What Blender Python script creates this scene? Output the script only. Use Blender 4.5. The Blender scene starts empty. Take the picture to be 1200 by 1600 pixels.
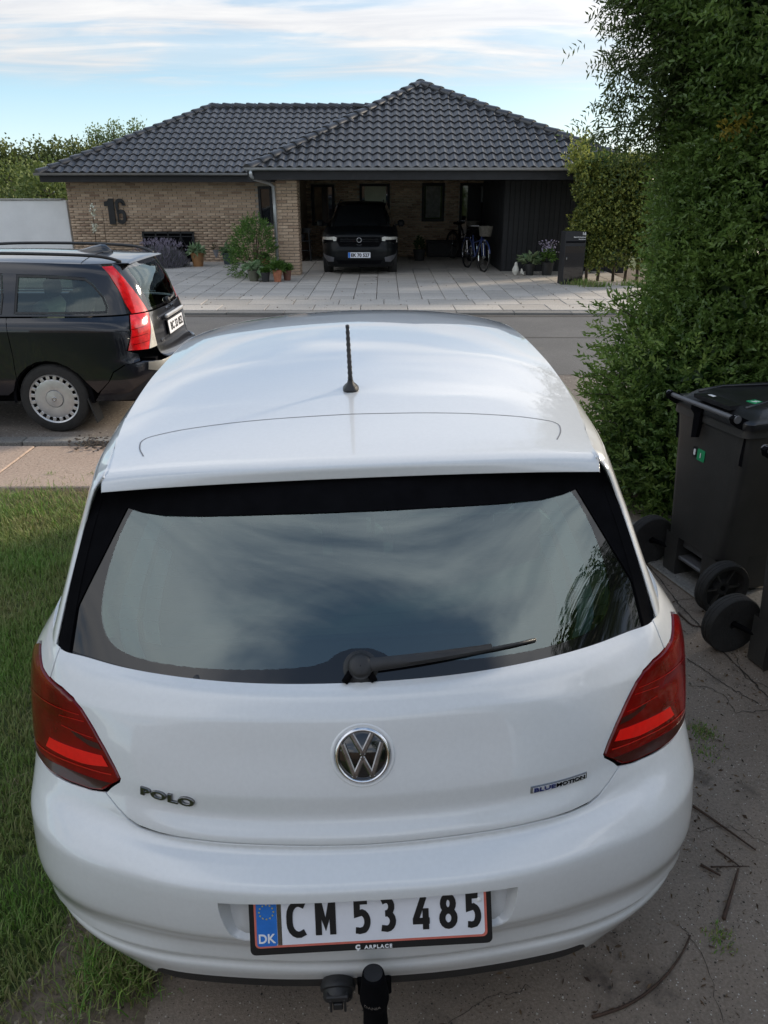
import bpy, math, random
import numpy as np
from mathutils import Vector, Matrix, geometry
R = math.radians
random.seed(7); rng = np.random.default_rng(11)
scene = bpy.context.scene
col = scene.collection

# ---------------------------------------------------------------- camera, sky, sun, exposure
cam_d = bpy.data.cameras.new('camera'); cam = bpy.data.objects.new('camera', cam_d); col.objects.link(cam)
cam_d.sensor_fit = 'AUTO'; cam_d.sensor_width = 36; cam_d.lens = 27.0; cam_d.clip_start = .05; cam_d.clip_end = 3000
cam.location = (0, 0, 2.0); cam.rotation_euler = (R(90-23.2), 0, 0)
scene.camera = cam
scene.render.resolution_x = 768; scene.render.resolution_y = 1024
scene.view_settings.view_transform = 'Standard'; scene.view_settings.look = 'None'
scene.view_settings.exposure = 1.10; scene.view_settings.gamma = 1.0
try: scene.view_settings.use_curve_mapping = False
except Exception: pass
scene.render.engine = 'CYCLES'
scene.cycles.max_bounces = 8; scene.cycles.transparent_max_bounces = 12
SUN_EL, SUN_AZ = 20.0, 58.0          # degrees; azimuth clockwise from +Y
world = bpy.data.worlds.new('World'); scene.world = world; world.use_nodes = True
wn = world.node_tree; wn.nodes.clear(); WL = wn.links.new
def wnode(t, **k):
    n = wn.nodes.new(t)
    for a, b in k.items(): setattr(n, a, b)
    return n
def wmath(op, a, b=None, clamp=False):
    n = wnode('ShaderNodeMath', operation=op); n.use_clamp = clamp
    for i, x in enumerate((a, b)):
        if x is None: continue
        if isinstance(x, (int, float)): n.inputs[i].default_value = x
        else: WL(x, n.inputs[i])
    return n.outputs[0]
sky = wnode('ShaderNodeTexSky', sky_type='NISHITA'); sky.sun_disc = False
sky.sun_elevation = R(SUN_EL); sky.sun_rotation = R(SUN_AZ); sky.air_density = 1.0; sky.dust_density = .15; sky.ozone_density = 1.6
bg1 = wnode('ShaderNodeBackground'); bg1.inputs['Strength'].default_value = .105
tc = wnode('ShaderNodeTexCoord'); sep = wnode('ShaderNodeSeparateXYZ'); WL(tc.outputs['Generated'], sep.inputs[0])
zz = wmath('ADD', wmath('MAXIMUM', sep.outputs[2], 0.0), .07)
px = wmath('DIVIDE', sep.outputs[0], zz); py = wmath('DIVIDE', sep.outputs[1], zz)
cmb = wnode('ShaderNodeCombineXYZ'); WL(px, cmb.inputs[0]); WL(py, cmb.inputs[1])
mp = wnode('ShaderNodeMapping'); mp.inputs['Scale'].default_value = (.42, 1.0, 1); mp.inputs['Rotation'].default_value = (0, 0, R(-9)); mp.inputs['Location'].default_value = (3.1, .4, 0)
WL(cmb.outputs[0], mp.inputs[0])
n1 = wnode('ShaderNodeTexNoise'); n1.inputs['Scale'].default_value = 1.25; n1.inputs['Detail'].default_value = 7; n1.inputs['Roughness'].default_value = .52; n1.inputs['Distortion'].default_value = .5
n2 = wnode('ShaderNodeTexNoise'); n2.inputs['Scale'].default_value = 1.9; n2.inputs['Detail'].default_value = 8; n2.inputs['Roughness'].default_value = .6; n2.inputs['Distortion'].default_value = .9
WL(mp.outputs[0], n1.inputs['Vector']); WL(mp.outputs[0], n2.inputs['Vector'])
cov = wmath('SUBTRACT', wmath('ADD', wmath('MULTIPLY', n1.outputs[0], 1.0), wmath('MULTIPLY', n2.outputs[0], .30)), wmath('MULTIPLY', sep.outputs[2], .13))
# pale blue evening air low down, warmer towards the sun
elr = wnode('ShaderNodeValToRGB'); E_ = elr.color_ramp.elements; E_[0].position = 0; E_[0].color = (3.8, 4.6, 4.8, 1); E_[1].position = .55; E_[1].color = (.9, 1.5, 2.5, 1)
for p_, c_ in ((.05, (2.9, 4.0, 4.6)), (.12, (1.75, 3.0, 4.0)), (.25, (.95, 1.85, 3.1))): x = E_.new(p_); x.color = (*c_, 1)
WL(sep.outputs[2], elr.inputs[0])
smx = wnode('ShaderNodeMix'); smx.data_type = 'RGBA'; smx.inputs[0].default_value = .80; WL(sky.outputs[0], smx.inputs[6]); WL(elr.outputs[0], smx.inputs[7])
dot0 = wnode('ShaderNodeVectorMath', operation='DOT_PRODUCT'); WL(tc.outputs['Generated'], dot0.inputs[0]); dot0.inputs[1].default_value = (math.sin(R(40)), math.cos(R(40)), .06)
gl0 = wmath('MULTIPLY', wmath('POWER', wmath('MAXIMUM', dot0.outputs['Value'], 0.0), 14.0), .85, True)
smx2 = wnode('ShaderNodeMix'); smx2.data_type = 'RGBA'; WL(gl0, smx2.inputs[0]); WL(smx.outputs[2], smx2.inputs[6]); smx2.inputs[7].default_value = (6.6, 6.3, 5.6, 1)
WL(smx2.outputs[2], bg1.inputs['Color'])
# the cloud bank begins a little above the horizon: its far edge lies about 7 degrees up
edge = wnode('ShaderNodeMapRange'); edge.interpolation_type = 'SMOOTHSTEP'
edge.inputs['From Min'].default_value = .088; edge.inputs['From Max'].default_value = .128
WL(wmath('ADD', sep.outputs[2], wmath('MULTIPLY', wmath('SUBTRACT', n2.outputs[0], .5), .04)), edge.inputs[0])
dens = wnode('ShaderNodeMapRange'); dens.interpolation_type = 'SMOOTHSTEP'
dens.inputs['From Min'].default_value = .53; dens.inputs['From Max'].default_value = .70
WL(cov, dens.inputs[0])
fac = wmath('MULTIPLY', wmath('ADD', wmath('MULTIPLY', dens.outputs[0], .58), wmath('SUBTRACT', .46, wmath('MULTIPLY', sep.outputs[2], .55))), edge.outputs[0], True)
ccol = wnode('ShaderNodeValToRGB'); e = ccol.color_ramp.elements
e[0].position = .25; e[0].color = (.64, .66, .71, 1); e[1].position = .80; e[1].color = (1, .975, .94, 1)
WL(n2.outputs[0], ccol.inputs[0])
# the bank glows towards the low sun
dot = wnode('ShaderNodeVectorMath', operation='DOT_PRODUCT'); WL(tc.outputs['Generated'], dot.inputs[0])
sd = Vector((math.sin(R(SUN_AZ))*math.cos(R(SUN_EL)), math.cos(R(SUN_AZ))*math.cos(R(SUN_EL)), math.sin(R(SUN_EL))))
dot.inputs[1].default_value = sd
glow = wmath('POWER', wmath('MAXIMUM', dot.outputs['Value'], 0.0), 5.0)
bg2 = wnode('ShaderNodeBackground'); WL(ccol.outputs[0], bg2.inputs['Color'])
WL(wmath('MULTIPLY', wmath('ADD', wmath('MULTIPLY', glow, .42), .46), wmath('ADD', wmath('MULTIPLY', wmath('MAXIMUM', sep.outputs[2], 0.0), 2.7), .70)), bg2.inputs['Strength'])
mixs = wnode('ShaderNodeMixShader'); WL(fac, mixs.inputs[0]); WL(bg1.outputs[0], mixs.inputs[1]); WL(bg2.outputs[0], mixs.inputs[2])
wo = wnode('ShaderNodeOutputWorld'); WL(mixs.outputs[0], wo.inputs[0])
sun_d = bpy.data.lights.new('sun', 'SUN'); sun = bpy.data.objects.new('sun', sun_d); col.objects.link(sun)
sun_d.energy = 2.4; sun_d.angle = R(9); sun_d.color = (1.0, .86, .68)
sun.rotation_euler = (-sd).to_track_quat('-Z', 'Y').to_euler(); sun.location = (30, 20, 12)

# ---------------------------------------------------------------- materials
def mat(name, base=(.5, .5, .5), rough=.6, metal=0., coat=0., spec=None, var=0., vscale=6., vdetail=5, bump=0., bscale=40., coat_rough=.03, col2=None, objrand=0., transmission=0., ior=None, contrast=(.35, .65), coords='Object'):
    m = bpy.data.materials.new(name); m.use_nodes = True; nt = m.node_tree; b = nt.nodes['Principled BSDF']; L = nt.links.new
    b.inputs['Base Color'].default_value = (*base, 1); b.inputs['Roughness'].default_value = rough; b.inputs['Metallic'].default_value = metal
    b.inputs['Coat Weight'].default_value = coat; b.inputs['Coat Roughness'].default_value = coat_rough
    if ior: b.inputs['IOR'].default_value = ior
    if spec is not None: b.inputs['Specular IOR Level'].default_value = spec
    if transmission: b.inputs['Transmission Weight'].default_value = transmission
    t = nt.nodes.new('ShaderNodeTexCoord')
    c = None
    if var or col2:
        n = nt.nodes.new('ShaderNodeTexNoise'); n.inputs['Scale'].default_value = vscale; n.inputs['Detail'].default_value = vdetail; n.inputs['Roughness'].default_value = .6
        L(t.outputs[coords], n.inputs['Vector'])
        r = nt.nodes.new('ShaderNodeValToRGB'); r.color_ramp.elements[0].position = contrast[0]; r.color_ramp.elements[1].position = contrast[1]
        c2 = col2 if col2 else tuple(min(1, x*(1+var)) for x in base); c1 = base if col2 else tuple(x*(1-var) for x in base)
        r.color_ramp.elements[0].color = (*c1, 1); r.color_ramp.elements[1].color = (*c2, 1)
        L(n.outputs[0], r.inputs[0]); c = r.outputs[0]
    if objrand:
        oi = nt.nodes.new('ShaderNodeObjectInfo'); mr = nt.nodes.new('ShaderNodeMapRange'); mr.inputs['To Min'].default_value = 1-objrand; mr.inputs['To Max'].default_value = 1+objrand
        L(oi.outputs['Random'], mr.inputs[0]); mx = nt.nodes.new('ShaderNodeVectorMath'); mx.operation = 'SCALE'
        if c: L(c, mx.inputs[0])
        else: mx.inputs[0].default_value = base
        L(mr.outputs[0], mx.inputs['Scale']); c = mx.outputs[0]
    if c: L(c, b.inputs['Base Color'])
    if bump:
        n = nt.nodes.new('ShaderNodeTexNoise'); n.inputs['Scale'].default_value = bscale; n.inputs['Detail'].default_value = 4; L(t.outputs[coords], n.inputs['Vector'])
        bp = nt.nodes.new('ShaderNodeBump'); bp.inputs['Strength'].default_value = bump; bp.inputs['Distance'].default_value = .01
        L(n.outputs[0], bp.inputs['Height']); L(bp.outputs[0], b.inputs['Normal'])
    return m
def leafmat(name, c1, c2, back=.35, rough=.45, hue=None):
    """leaf colour varies per leaf by a 'tint' attribute; some light passes through"""
    m = bpy.data.materials.new(name); m.use_nodes = True; nt = m.node_tree; b = nt.nodes['Principled BSDF']; L = nt.links.new
    at_ = nt.nodes.new('ShaderNodeAttribute'); at_.attribute_name = 'tint'
    r = nt.nodes.new('ShaderNodeValToRGB'); r.color_ramp.elements[0].color = (*c1, 1); r.color_ramp.elements[1].color = (*c2, 1)
    if hue: x = r.color_ramp.elements.new(.96); x.color = (*hue, 1); r.color_ramp.elements[1].position = .90
    L(at_.outputs['Fac'], r.inputs[0]); L(r.outputs[0], b.inputs['Base Color']); b.inputs['Roughness'].default_value = rough
    tr = nt.nodes.new('ShaderNodeBsdfTranslucent'); L(r.outputs[0], tr.inputs['Color'])
    mx = nt.nodes.new('ShaderNodeMixShader'); mx.inputs[0].default_value = back
    L(b.outputs[0], mx.inputs[1]); L(tr.outputs[0], mx.inputs[2]); L(mx.outputs[0], nt.nodes['Material Output'].inputs[0])
    return m
def glassmat(name, tint, refl=1.5, rough=0.0):
    m = bpy.data.materials.new(name); m.use_nodes = True; nt = m.node_tree; L = nt.links.new; nt.nodes.remove(nt.nodes['Principled BSDF'])
    tr = nt.nodes.new('ShaderNodeBsdfTransparent'); tr.inputs[0].default_value = (*tint, 1)
    gl = nt.nodes.new('ShaderNodeBsdfGlossy'); gl.inputs['Roughness'].default_value = rough; gl.inputs['Color'].default_value = (.86, 1, 1, 1)
    fr = nt.nodes.new('ShaderNodeFresnel'); fr.inputs['IOR'].default_value = refl
    mx = nt.nodes.new('ShaderNodeMixShader'); L(fr.outputs[0], mx.inputs[0]); L(tr.outputs[0], mx.inputs[1]); L(gl.outputs[0], mx.inputs[2])
    L(mx.outputs[0], nt.nodes['Material Output'].inputs[0])
    return m

M = {}
M['white_paint'] = mat('white_paint', (.66, .67, .67), .30, coat=1.0, var=.018, vscale=90, bump=.03, bscale=700)
M['black_trim'] = mat('black_trim', (.018, .018, .019), .5, var=.2, vscale=30, bump=.15, bscale=600)
M['black_gloss'] = mat('black_gloss', (.006, .006, .007), .08, coat=1.0, coat_rough=.01, var=.2)
M['frit'] = mat('frit', (.004, .004, .005), .03, coat=.0, ior=1.6, var=.2)
M['matt_black'] = mat('matt_black', (.004, .004, .005), .85, spec=.05, var=.2, vscale=20)
M['chrome'] = mat('chrome', (.72, .72, .73), .09, 1.0, var=.05, vscale=20)
M['chrome_dark'] = mat('chrome_dark', (.35, .35, .36), .16, 1.0, var=.1, vscale=30)
M['lamp_red'] = mat('lamp_red', (.145, .001, .002), .12, spec=.35, coat=.35, var=.35, vscale=9, coat_rough=.01)
M['lamp_dark'] = mat('lamp_dark', (.035, .0012, .002), .35, coat=.3, var=.3, vscale=12)
M['lamp_bright'] = mat('lamp_bright', (.78, .005, .004), .3, coat=.4, var=.06, vscale=60)
M['lamp_line'] = mat('lamp_line', (.45, .006, .006), .2, coat=1.0, var=.1)
M['plate_white'] = mat('plate_white', (.74, .75, .80), .35, coat=.3, var=.03, vscale=20)
M['plate_red'] = mat('plate_red', (.62, .16, .12), .4, var=.08, vscale=50)
M['plate_blue'] = mat('plate_blue', (.02, .16, .55), .4, var=.08, vscale=40)
M['plate_black'] = mat('plate_black', (.01, .01, .011), .4, var=.1)
M['star_yellow'] = mat('star_yellow', (.55, .45, .08), .5, var=.1)
M['print_white'] = mat('print_white', (.80, .80, .80), .5, var=.02)
M['blue_print'] = mat('blue_print', (.01, .02, .12), .3, var=.1)
M['cabin'] = mat('cabin', (.05, .053, .056), .85, var=.15, vscale=14)
M['headliner'] = mat('headliner', (.75, .78, .76), .9, var=.05)
M['car_glass'] = glassmat('car_glass', (.38, .62, .62), 2.15)
M['side_glass'] = glassmat('side_glass', (.42, .55, .52), 1.75)
M['badge_metal'] = mat('badge_metal', (.20, .20, .20), .22, 1.0, var=.2, vscale=60)
M['emblem_metal'] = mat('emblem_metal', (.30, .30, .31), .20, 1.0, var=.2, vscale=40)
M['silver_field'] = mat('silver_field', (.62, .63, .64), .35, .3, var=.05)
M['seam_grey'] = mat('seam_grey', (.17, .17, .18), .6, var=.1)
M['tyre'] = mat('tyre', (.022, .021, .020), .85, var=.2, vscale=20, bump=.3, bscale=80)
M['rim'] = mat('rim', (.42, .42, .43), .38, .75, var=.06, vscale=10)

# ---------------------------------------------------------------- object helpers
def tag(o, label=None, cat=None, group=None, kind=None):
    if label: o['label'] = label
    if cat: o['category'] = cat
    if group: o['group'] = group
    if kind: o['kind'] = kind
    return o
def thing(name, label, cat, loc=(0, 0, 0), rotz=0, group=None):
    o = bpy.data.objects.new(name, None); o.empty_display_size = .2; col.objects.link(o)
    o.location = loc; o.rotation_euler = (0, 0, rotz)
    return tag(o, label, cat, group)
def link(name, me, parent=None, loc=None):
    o = bpy.data.objects.new(name, me); col.objects.link(o); o.parent = parent
    if loc is not None: o.location = loc
    return o
def copy_tree(o, parent=None):
    c = o.copy(); col.objects.link(c); c.parent = parent
    for ch in list(o.children): copy_tree(ch, c)
    return c
def mesh(name, V, F, m, smooth=False):
    me = bpy.data.meshes.new(name); me.from_pydata([tuple(v) for v in V], [], [tuple(f) for f in F])
    if m: me.materials.append(m)
    if smooth: me.shade_smooth()
    me.update(); return me
def npmesh(name, V, F, m, tint=None, smooth=False):
    """V (n,3), F (k, 3 or 4) numpy; fast"""
    me = bpy.data.meshes.new(name); V = np.asarray(V, np.float32); F = np.asarray(F, np.int32); k = F.shape[1]
    me.vertices.add(len(V)); me.vertices.foreach_set('co', V.ravel())
    me.loops.add(F.size); me.loops.foreach_set('vertex_index', F.ravel())
    me.polygons.add(len(F)); me.polygons.foreach_set('loop_start', np.arange(len(F), dtype=np.int32)*k)
    try: me.polygons.foreach_set('loop_total', np.full(len(F), k, np.int32))
    except Exception: pass
    if tint is not None:
        a = me.attributes.new('tint', 'FLOAT', 'POINT'); a.data.foreach_set('value', np.asarray(tint, np.float32))
    me.materials.append(m); me.update(calc_edges=True)
    if smooth: me.shade_smooth()
    return me
def frame(d, up=(0, 0, 1)):
    d = np.array(d, float); d /= np.linalg.norm(d); up = np.array(up, float)
    if abs(d@up) > .98: up = np.array([0, 1., 0])
    a = np.cross(up, d); a /= np.linalg.norm(a); b = np.cross(d, a)
    return a, b, d
class MB:
    def __init__(self): self.V = []; self.F = []
    def add(self, V, F):
        o = len(self.V); self.V += [tuple(v) for v in V]; self.F += [tuple(i+o for i in f) for f in F]; return self
    def box(self, c, s, rot=None, ch=0.0):
        """box centred at c with sizes s; ch chamfers every edge"""
        x, y, z = [k/2 for k in s]; V = []; F = []
        if ch <= 0:
            V = [(a*x, b*y, d*z) for a in (-1, 1) for b in (-1, 1) for d in (-1, 1)]
            F = [(0, 1, 3, 2), (4, 6, 7, 5), (0, 4, 5, 1), (2, 3, 7, 6), (0, 2, 6, 4), (1, 5, 7, 3)]
        else:
            ch = min(ch, x*.9, y*.9, z*.9); idx = {}
            for a in (-1, 1):
                for b in (-1, 1):
                    for d in (-1, 1):
                        for k, p in enumerate(((a*x, b*(y-ch), d*(z-ch)), (a*(x-ch), b*y, d*(z-ch)), (a*(x-ch), b*(y-ch), d*z))):
                            idx[a, b, d, k] = len(V); V.append(p)
            q = lambda *l: F.append([idx[i] for i in l])
            for s_ in (-1, 1):
                q((s_, -1, -1, 0), (s_, 1, -1, 0), (s_, 1, 1, 0), (s_, -1, 1, 0)); q((-1, s_, -1, 1), (1, s_, -1, 1), (1, s_, 1, 1), (-1, s_, 1, 1)); q((-1, -1, s_, 2), (1, -1, s_, 2), (1, 1, s_, 2), (-1, 1, s_, 2))
                for t in (-1, 1):
                    q((s_, t, -1, 0), (s_, t, 1, 0), (s_, t, 1, 1), (s_, t, -1, 1)); q((s_, -1, t, 0), (s_, 1, t, 0), (s_, 1, t, 2), (s_, -1, t, 2)); q((-1, s_, t, 1), (1, s_, t, 1), (1, s_, t, 2), (-1, s_, t, 2))
                    for u in (-1, 1): q((s_, t, u, 0), (s_, t, u, 1), (s_, t, u, 2))
        V = np.array(V)
        if rot is not None: V = V@np.array(rot).T
        return self.add(V+np.array(c), F)
    def ring_strip(self, rings, close=True, cap0=False, cap1=False):
        n = len(rings[0]); V = [p for r in rings for p in r]; F = []
        for i in range(len(rings)-1):
            for j in range(n if close else n-1):
                k = (j+1) % n; F.append((i*n+j, i*n+k, (i+1)*n+k, (i+1)*n+j))
        if cap0: F.append(tuple(range(n-1, -1, -1)))
        if cap1: F.append(tuple((len(rings)-1)*n+j for j in range(n)))
        return self.add(V, F)
    def tube(self, path, r, n=8, caps=True, flat=1.0):
        P = [np.array(p, float) for p in path]; rs = r if hasattr(r, '__len__') else [r]*len(P); rings = []; a0 = None
        for i, p in enumerate(P):
            d = P[min(i+1, len(P)-1)]-P[max(i-1, 0)]; a, b, d = frame(d)
            if a0 is not None:
                a = a0-d*(a0@d); l = np.linalg.norm(a); a = a/l if l > 1e-6 else frame(d)[0]; b = np.cross(d, a)
            a0 = a
            rings.append([p+rs[i]*(math.cos(t)*a+flat*math.sin(t)*b) for t in [2*math.pi*k/n for k in range(n)]])
        return self.ring_strip(rings, True, caps, caps)
    def cyl(self, p0, p1, r0, r1=None, n=16, caps=True): return self.tube([p0, p1], [r0, r1 if r1 is not None else r0], n, caps)
    def lathe(self, prof, c=(0, 0, 0), axis=(0, 0, 1), n=24, sweep=1.0):
        a, b, d = frame(axis); c = np.array(c, float)
        rings = [[c+d*h+r_*(math.cos(t)*a+math.sin(t)*b) for t in [2*math.pi*sweep*k/n for k in range(n)]] for r_, h in prof]
        return self.ring_strip(rings, True, False, False)
    def prism(self, poly, O, ex, ey, depth):
        """polygon in the plane O + x ex + y ey, pushed back and forth along the normal by depth/2 each way"""
        O, ex, ey = map(lambda q: np.array(q, float), (O, ex, ey)); nz = np.cross(ex, ey); nz /= np.linalg.norm(nz); n = len(poly)
        A = [O+x*ex+y*ey+nz*depth/2 for x, y in poly]; B = [p-nz*depth for p in A]
        return self.add(A+B, [tuple(range(n)), tuple(range(2*n-1, n-1, -1))]+[(i, i+n, (i+1) % n+n, (i+1) % n) for i in range(n)])
    def mesh(self, name, m, smooth=False, angle=None):
        me = mesh(name, self.V, self.F, m)
        if smooth:
            me.shade_smooth()
            if angle: me.set_sharp_from_angle(angle=R(angle))
        return me
    def build(self, name, m, parent=None, smooth=False, angle=None, loc=None):
        return link(name, self.mesh(name, m, smooth, angle), parent, loc)
    def xf(self, Mx):
        Mx = np.array(Mx); V = np.array(self.V); self.V = [tuple(v) for v in V@Mx[:3, :3].T+Mx[:3, 3]]; return self
_fonts = {}
def text_mesh(s, size=1.0, depth=.02, bold=0.0, xs=1.0, spacing=1.0, bevel=0.0):
    """raw verts and faces of a word, centred at the origin, cap height = size"""
    c = bpy.data.curves.new('lettering', 'FONT'); c.body = s; c.size = size/.73; c.extrude = depth/2; c.offset = bold; c.space_character = spacing
    c.align_x = 'CENTER'; c.resolution_u = 4; c.bevel_depth = bevel; c.bevel_resolution = 0
    o = bpy.data.objects.new('lettering', c); col.objects.link(o); bpy.context.view_layer.update()
    me = bpy.data.meshes.new_from_object(o.evaluated_get(bpy.context.evaluated_depsgraph_get()))
    V = np.array([v.co[:] for v in me.vertices]); F = [tuple(p.vertices) for p in me.polygons]
    bpy.data.objects.remove(o); bpy.data.curves.remove(c); bpy.data.meshes.remove(me)
    if len(V): V[:, 0] -= (V[:, 0].min()+V[:, 0].max())/2; V[:, 0] *= xs; V[:, 1] -= (V[:, 1].min()+V[:, 1].max())/2
    return V, F
# pixel (of the 1200 x 1600 photograph) to a point on the level z or at the distance y
def _ray(x, y):
    a = (x-600)/1200; b = (800-y)/1200; c, s = math.cos(R(23.2)), math.sin(R(23.2))
    return np.array([a, c+b*s, -s+b*c])
def atz(x, y, z=0.): r = _ray(x, y); t = (z-2)/r[2]; return np.array([0, 0, 2.])+r*t
def aty(x, y, Y): r = _ray(x, y); return np.array([0, 0, 2.])+r*(Y/r[1])

# ---------------------------------------------------------------- spline nets (car bodies)
def spline_u(T, P, t):
    """C2 cubic spline through P (rows, n, 3) at params T (n), symmetric start; evaluated at t (m) -> (rows, m, 3)"""
    n = len(T); h = np.diff(T)
    A = np.zeros((n, n)); B = np.zeros((n,) + (P.shape[0], P.shape[2]))
    for i in range(1, n - 1):
        A[i, i-1] = h[i-1]; A[i, i] = 2*(h[i-1]+h[i]); A[i, i+1] = h[i]
        B[i] = 6*((P[:, i+1]-P[:, i])/h[i] - (P[:, i]-P[:, i-1])/h[i-1])
    # start: x odd (second derivative 0), y and z even (first derivative 0)
    A[n-1, n-1] = 1
    A1 = A.copy(); A1[0, 0] = 1
    A2 = A.copy(); A2[0, 0] = 2*h[0]; A2[0, 1] = h[0]
    B2 = B.copy(); B2[0] = 6*((P[:, 1]-P[:, 0])/h[0])
    M1 = np.linalg.solve(A1, B.reshape(n, -1)).reshape(B.shape)
    M2 = np.linalg.solve(A2, B2.reshape(n, -1)).reshape(B.shape)
    M = M2.copy(); M[..., 0] = M1[..., 0]
    M = np.transpose(M, (1, 0, 2))
    t = np.clip(t, T[0], T[-1]); i = np.clip(np.searchsorted(T, t, side='right')-1, 0, n-2)
    hh = h[i][None, :, None]; a = (T[i+1]-t)[None, :, None]; b = (t-T[i])[None, :, None]
    return (M[:, i]*a**3 + M[:, i+1]*b**3)/(6*hh) + (P[:, i]/hh - M[:, i]*hh/6)*a + (P[:, i+1]/hh - M[:, i+1]*hh/6)*b

def pchip_v(V, Q, v):
    """monotone Hermite along rows: Q (rows, m, 3) at params V, evaluated at v (m) pairwise -> (m, 3)"""
    h = np.diff(V)[:, None, None]; d = np.diff(Q, axis=0)/h
    D = np.zeros_like(Q); D[0] = d[0]; D[-1] = d[-1]
    w1 = 2*h[1:]+h[:-1]; w2 = h[1:]+2*h[:-1]
    same = d[:-1]*d[1:] > 0
    with np.errstate(divide='ignore', invalid='ignore'):
        g = (w1+w2)/(w1/d[:-1]+w2/d[1:])
    D[1:-1] = np.where(same, g, 0)
    v = np.clip(v, V[0], V[-1]); j = np.clip(np.searchsorted(V, v, side='right')-1, 0, len(V)-2)
    k = np.arange(len(v)); H = (V[j+1]-V[j])[:, None]; s = ((v-V[j])/(V[j+1]-V[j]))[:, None]
    return ((2*s**3-3*s**2+1)*Q[j, k] + (s**3-2*s**2+s)*H*D[j, k] + (-2*s**3+3*s**2)*Q[j+1, k] + (s**3-s**2)*H*D[j+1, k])

class Net:
    def __init__(self, T, V, rows, flip=1):
        self.flip = flip
        """rows: list of (X list, Y list, Z list)"""
        self.T = np.array(T, float); self.V = np.array(V, float)
        n = len(T)
        def ex(a): return [a]*n if np.isscalar(a) else list(a)
        self.P = np.array([[ex(r[0]), ex(r[1]), ex(r[2])] for r in rows], float).transpose(0, 2, 1)
    def crease(self, v0, d=.010):
        """pull the bend at row v0 into a narrow line"""
        k = int(np.argmin(np.abs(self.V-v0))); V, P = self.V, self.P
        a = d/(V[k]-V[k-1]); b = d/(V[k+1]-V[k])
        A = P[k]*(1-a)+P[k-1]*a; B = P[k]*(1-b)+P[k+1]*b; C = P[k]*.6+(A+B)*.2
        self.P = np.concatenate([P[:k], [A, C, B], P[k+1:]]); self.V = np.concatenate([V[:k], [V[k]-d, V[k], V[k]+d], V[k+1:]])
        return self
    def S(self, u, v):
        u = np.asarray(u, float); v = np.asarray(v, float); au = np.abs(u)
        out = np.zeros((len(u), 3))
        for a in range(0, len(u), 4000):
            q = spline_u(self.T, self.P, au[a:a+4000])
            out[a:a+4000] = pchip_v(self.V, q, v[a:a+4000])
        out[:, 0] *= np.where(u < 0, -1, 1)
        return out
    def N(self, u, v, e=.004):
        du = self.S(u+e, v)-self.S(u-e, v)
        v0 = np.clip(v-e, self.V[0], self.V[-1]); v1 = np.clip(v+e, self.V[0], self.V[-1])
        dv = self.S(u, v1)-self.S(u, v0)
        n = np.cross(dv, du); l = np.linalg.norm(n, axis=1, keepdims=True)
        return self.flip*n/np.maximum(l, 1e-9)
def inside(P, poly):
    x, y = P[:, 0], P[:, 1]; c = np.zeros(len(P), bool); n = len(poly); j = n-1
    for i in range(n):
        xi, yi = poly[i]; xj, yj = poly[j]
        if yi != yj: c ^= ((yi > y) != (yj > y)) & (x < (xj-xi)*(y-yi)/(yj-yi)+xi)
        j = i
    return c
def resample(poly, step, closed=True):
    out = []; n = len(poly)
    for i in range(n if closed else n-1):
        a, b = np.array(poly[i], float), np.array(poly[(i+1) % n], float); k = max(1, int(math.ceil(np.linalg.norm(b-a)/step)))
        out += [a+(b-a)*t/k for t in range(k)]
    if not closed: out.append(np.array(poly[-1], float))
    return np.array(out)
def area2(p): x, y = np.array(p).T; return (x*np.roll(y, -1)-np.roll(x, -1)*y).sum()
def shrink(poly, g):
    """move each edge inward by g"""
    p = np.array(poly, float); s = 1 if area2(p) > 0 else -1; out = []; n = len(p)
    for i in range(n):
        d0 = p[i]-p[i-1]; d1 = p[(i+1) % n]-p[i]; d0 = d0/max(np.linalg.norm(d0), 1e-9); d1 = d1/max(np.linalg.norm(d1), 1e-9)
        n0 = s*np.array([-d0[1], d0[0]]); n1_ = s*np.array([-d1[1], d1[0]]); k = n0+n1_; l = max(1+n0@n1_, .35)
        out.append(p[i]+g*k/l)
    return np.array(out)
def chaikin(p, it=1, closed=True):
    p = np.array(p, float)
    for _ in range(it):
        q = []
        n = len(p)
        for i in range(n if closed else n-1):
            a, b = p[i], p[(i+1) % n]; q += [a*.75+b*.25, a*.25+b*.75]
        if not closed: q = [p[0]]+q+[p[-1]]
        p = np.array(q)
    return p
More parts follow.
